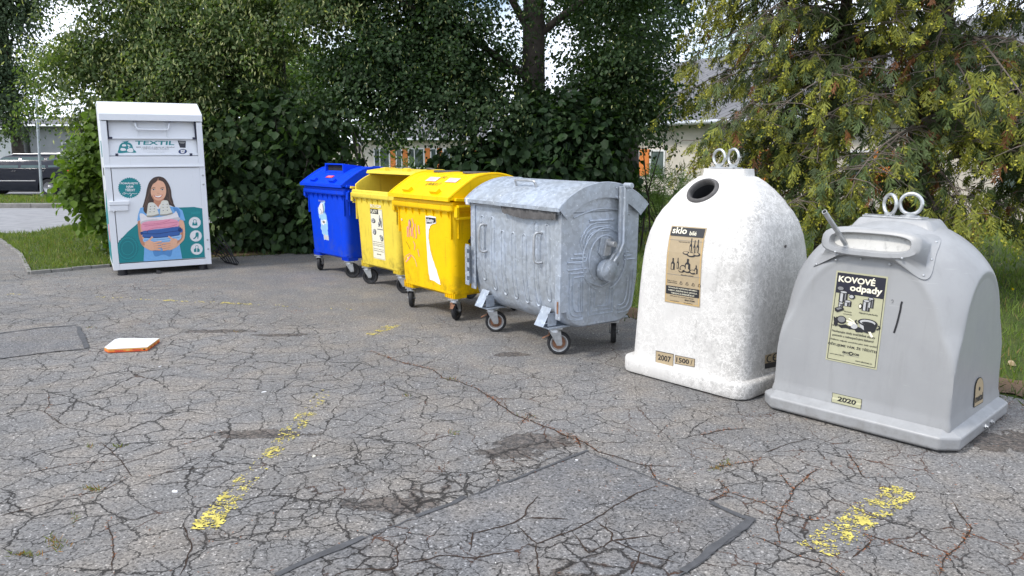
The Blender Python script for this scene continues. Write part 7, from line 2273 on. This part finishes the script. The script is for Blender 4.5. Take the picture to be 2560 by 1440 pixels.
# ------------------------------------------------------------------ cars and the sign pole
def car(label, x, y, rz, paint):
    root = thing('parked_car', label, 'car', (x, y, 0.01), rz, 'cars parked beyond the kerb')
    b = MB()
    prof = [(-2.24, 0.36), (-2.27, 0.55), (-2.22, 0.80), (-2.12, 1.0), (-1.2, 1.0), (0.2, 0.985), (1.05, 0.955), (1.75, 0.86), (2.12, 0.74), (2.26, 0.56), (2.25, 0.30), (2.1, 0.22), (1.75, 0.22)]
    wheel = lambda cx: [(cx + 0.37 * math.cos(R(a)), 0.31 + 0.37 * math.sin(R(a))) for a in range(0, 181, 15)]
    prof += [(1.72, 0.24)] + wheel(1.35) + [(0.98, 0.22), (-1.0, 0.22)] + wheel(-1.37) + [(-1.76, 0.26)]
    W = 0.87
    def sec(y, k, dz=0.0):
        return [(px * (1 if abs(px) < 1.8 else 1 - (1 - k) * 0.35), y, pz + (dz if pz > 0.9 else 0)) for px, pz in prof]
    b.loft([sec(-W, 0.82), sec(-W + 0.05, 0.9, 0.015), sec(-W + 0.25, 1.0, 0.03), sec(W - 0.25, 1.0, 0.03), sec(W - 0.05, 0.9, 0.015), sec(W, 0.82)])
    # cabin
    def cab(z, x0, x1, hy, r): return [(p[0] + (x0 + x1) / 2, p[1], z) for p in rrect((x1 - x0) / 2, hy, r)]
    b.loft([cab(0.98, -2.10, 1.08, 0.83, 0.16), cab(1.20, -2.0, 0.70, 0.76, 0.16), cab(1.42, -1.86, 0.26, 0.67, 0.16), cab(1.475, -1.70, 0.05, 0.60, 0.2), cab(1.49, -1.4, -0.2, 0.40, 0.2)], False, True)
    body = fix_normals(b.build('body', M[paint], root, 40))
    def side(x, z, s, o=0.006):
        t = (z - 0.98) / 0.44
        return (x, s * (0.83 - 0.16 * t + o), z)
    for s in (-1, 1):
        for poly in ([(0.72, 1.02), (0.42, 1.25), (0.22, 1.38), (-0.32, 1.40), (-0.34, 1.02)], [(-0.44, 1.02), (-0.42, 1.40), (-1.22, 1.39), (-1.32, 1.02)], [(-1.42, 1.04), (-1.34, 1.37), (-1.68, 1.34), (-1.86, 1.06)]):
            m_ = MB()
            q = [side(x_, z_, s) for x_, z_ in poly]; q2 = [side(x_, z_, s, -0.02) for x_, z_ in poly]
            m_.loft([q, q2])
            fix_normals(m_.build('side_window', M['carglass'], root, 0))
        for xh in (-0.22, -1.22):
            m_ = MB(); m_.box((xh, s * (W + 0.006), 0.90), (0.19, 0.03, 0.03)); m_.build('door_handle', M[paint], root, 0, 0.008)
        m_ = MB(); m_.tube([(-1.75, s * 0.60, 1.45), (-1.7, s * 0.60, 1.50), (-0.1, s * 0.60, 1.51), (0.0, s * 0.60, 1.46)], 0.018, 6); m_.build('roof_rail', M['alloy'], root, 50)
        m_ = MB(); m_.box((0.2, s * (W + 0.004), 0.56), (2.3, 0.02, 0.035)); m_.build('door_trim', M['alloy'], root, 0, 0.006)
        m_ = MB(); m_.box((2.12, s * 0.62, 0.68), (0.18, 0.34, 0.15), Matrix.Rotation(R(20), 3, 'Y')); m_.build('headlight', M['frame'], root, 0, 0.03)
        m_ = MB(); m_.box((-2.16, s * 0.70, 0.88), (0.16, 0.26, 0.24)); m_.build('tail_light', M['print_red'] if 'print_red' in M else M['red'], root, 0, 0.03)
        m_ = MB(); m_.box((0.78, s * (W + 0.09), 1.02), (0.12, 0.18, 0.13)); m_.build('wing_mirror', M[paint], root, 0, 0.03)
        for cx in (1.35, -1.37):
            t_ = MB(); t_.lathe([(0.20, -0.09), (0.29, -0.10), (0.315, -0.06), (0.315, 0.06), (0.29, 0.10), (0.20, 0.09), (0.20, -0.09)], (cx, s * (W - 0.11), 0.315), (0, 1, 0), 28, cap=False)
            wh = fix_normals(t_.build('wheel', M['rubber'], root, 40))
            h_ = MB(); h_.lathe([(0.001, 0.05), (0.05, 0.06), (0.10, 0.03), (0.20, 0.075), (0.205, 0.0), (0.001, -0.02)], (cx, s * (W - 0.11), 0.315), (0, s, 0), 10)
            fix_normals(h_.build('rim', M['alloy'], wh, 30))
    m_ = MB()
    m_.loft([[(1.03, -0.70, 1.01), (1.03, 0.70, 1.01), (0.30, 0.56, 1.41), (0.30, -0.56, 1.41)], [(1.0, -0.70, 0.99), (1.0, 0.70, 0.99), (0.27, 0.56, 1.40), (0.27, -0.56, 1.40)]])
    fix_normals(m_.build('windscreen', M['carglass'], root, 0))
    m_ = MB()
    m_.loft([[(-2.08, -0.68, 1.03), (-2.08, 0.68, 1.03), (-1.90, 0.56, 1.38), (-1.90, -0.56, 1.38)], [(-2.05, -0.68, 1.03), (-2.05, 0.68, 1.03), (-1.87, 0.56, 1.38), (-1.87, -0.56, 1.38)]])
    fix_normals(m_.build('rear_window', M['carglass'], root, 0))
    m_ = MB(); m_.box((-2.275, 0, 0.62), (0.02, 0.52, 0.11)); m_.build('number_plate', M['white'], root, 0)
    return root
car('dark blue estate car parked beyond the kerb at the left edge', -18.0, 28.6, R(180), 'carpaint')
car('silver car parked behind the dark estate, only its roof showing', -18.9, 31.6, R(180), 'carsilver')

proot = thing('sign_pole', 'grey metal pole with a narrow sign seen edge on, in front of the dark car', 'pole', (-15.6, 25.6, 0.12), 0, None)
mb = MB(); mb.tube([(0, 0, -0.12), (0.09, 0, 1.6), (0.17, 0, 3.2)], 0.042, 12)
mb.cyl((0.17, 0, 3.2), (0.17, 0, 3.24), 0.046, 0.03, 12)
mb.build('pole', M['pole'], proot, 50)
mb = MB(); mb.box((0.20, -0.02, 2.72), (0.03, 0.55, 0.75), Matrix.Rotation(R(30), 3, 'Z')); mb.build('sign_plate', M['pole'], proot, 0, 0.004)
for z in (2.5, 3.0):
    mb = MB(); mb.torus((0.135 + 0.05 * (z - 2.5), 0, z), (0, 0, 1), 0.062, 0.012, 16, 6); mb.build('clamp', M['zinc'], proot, 50)
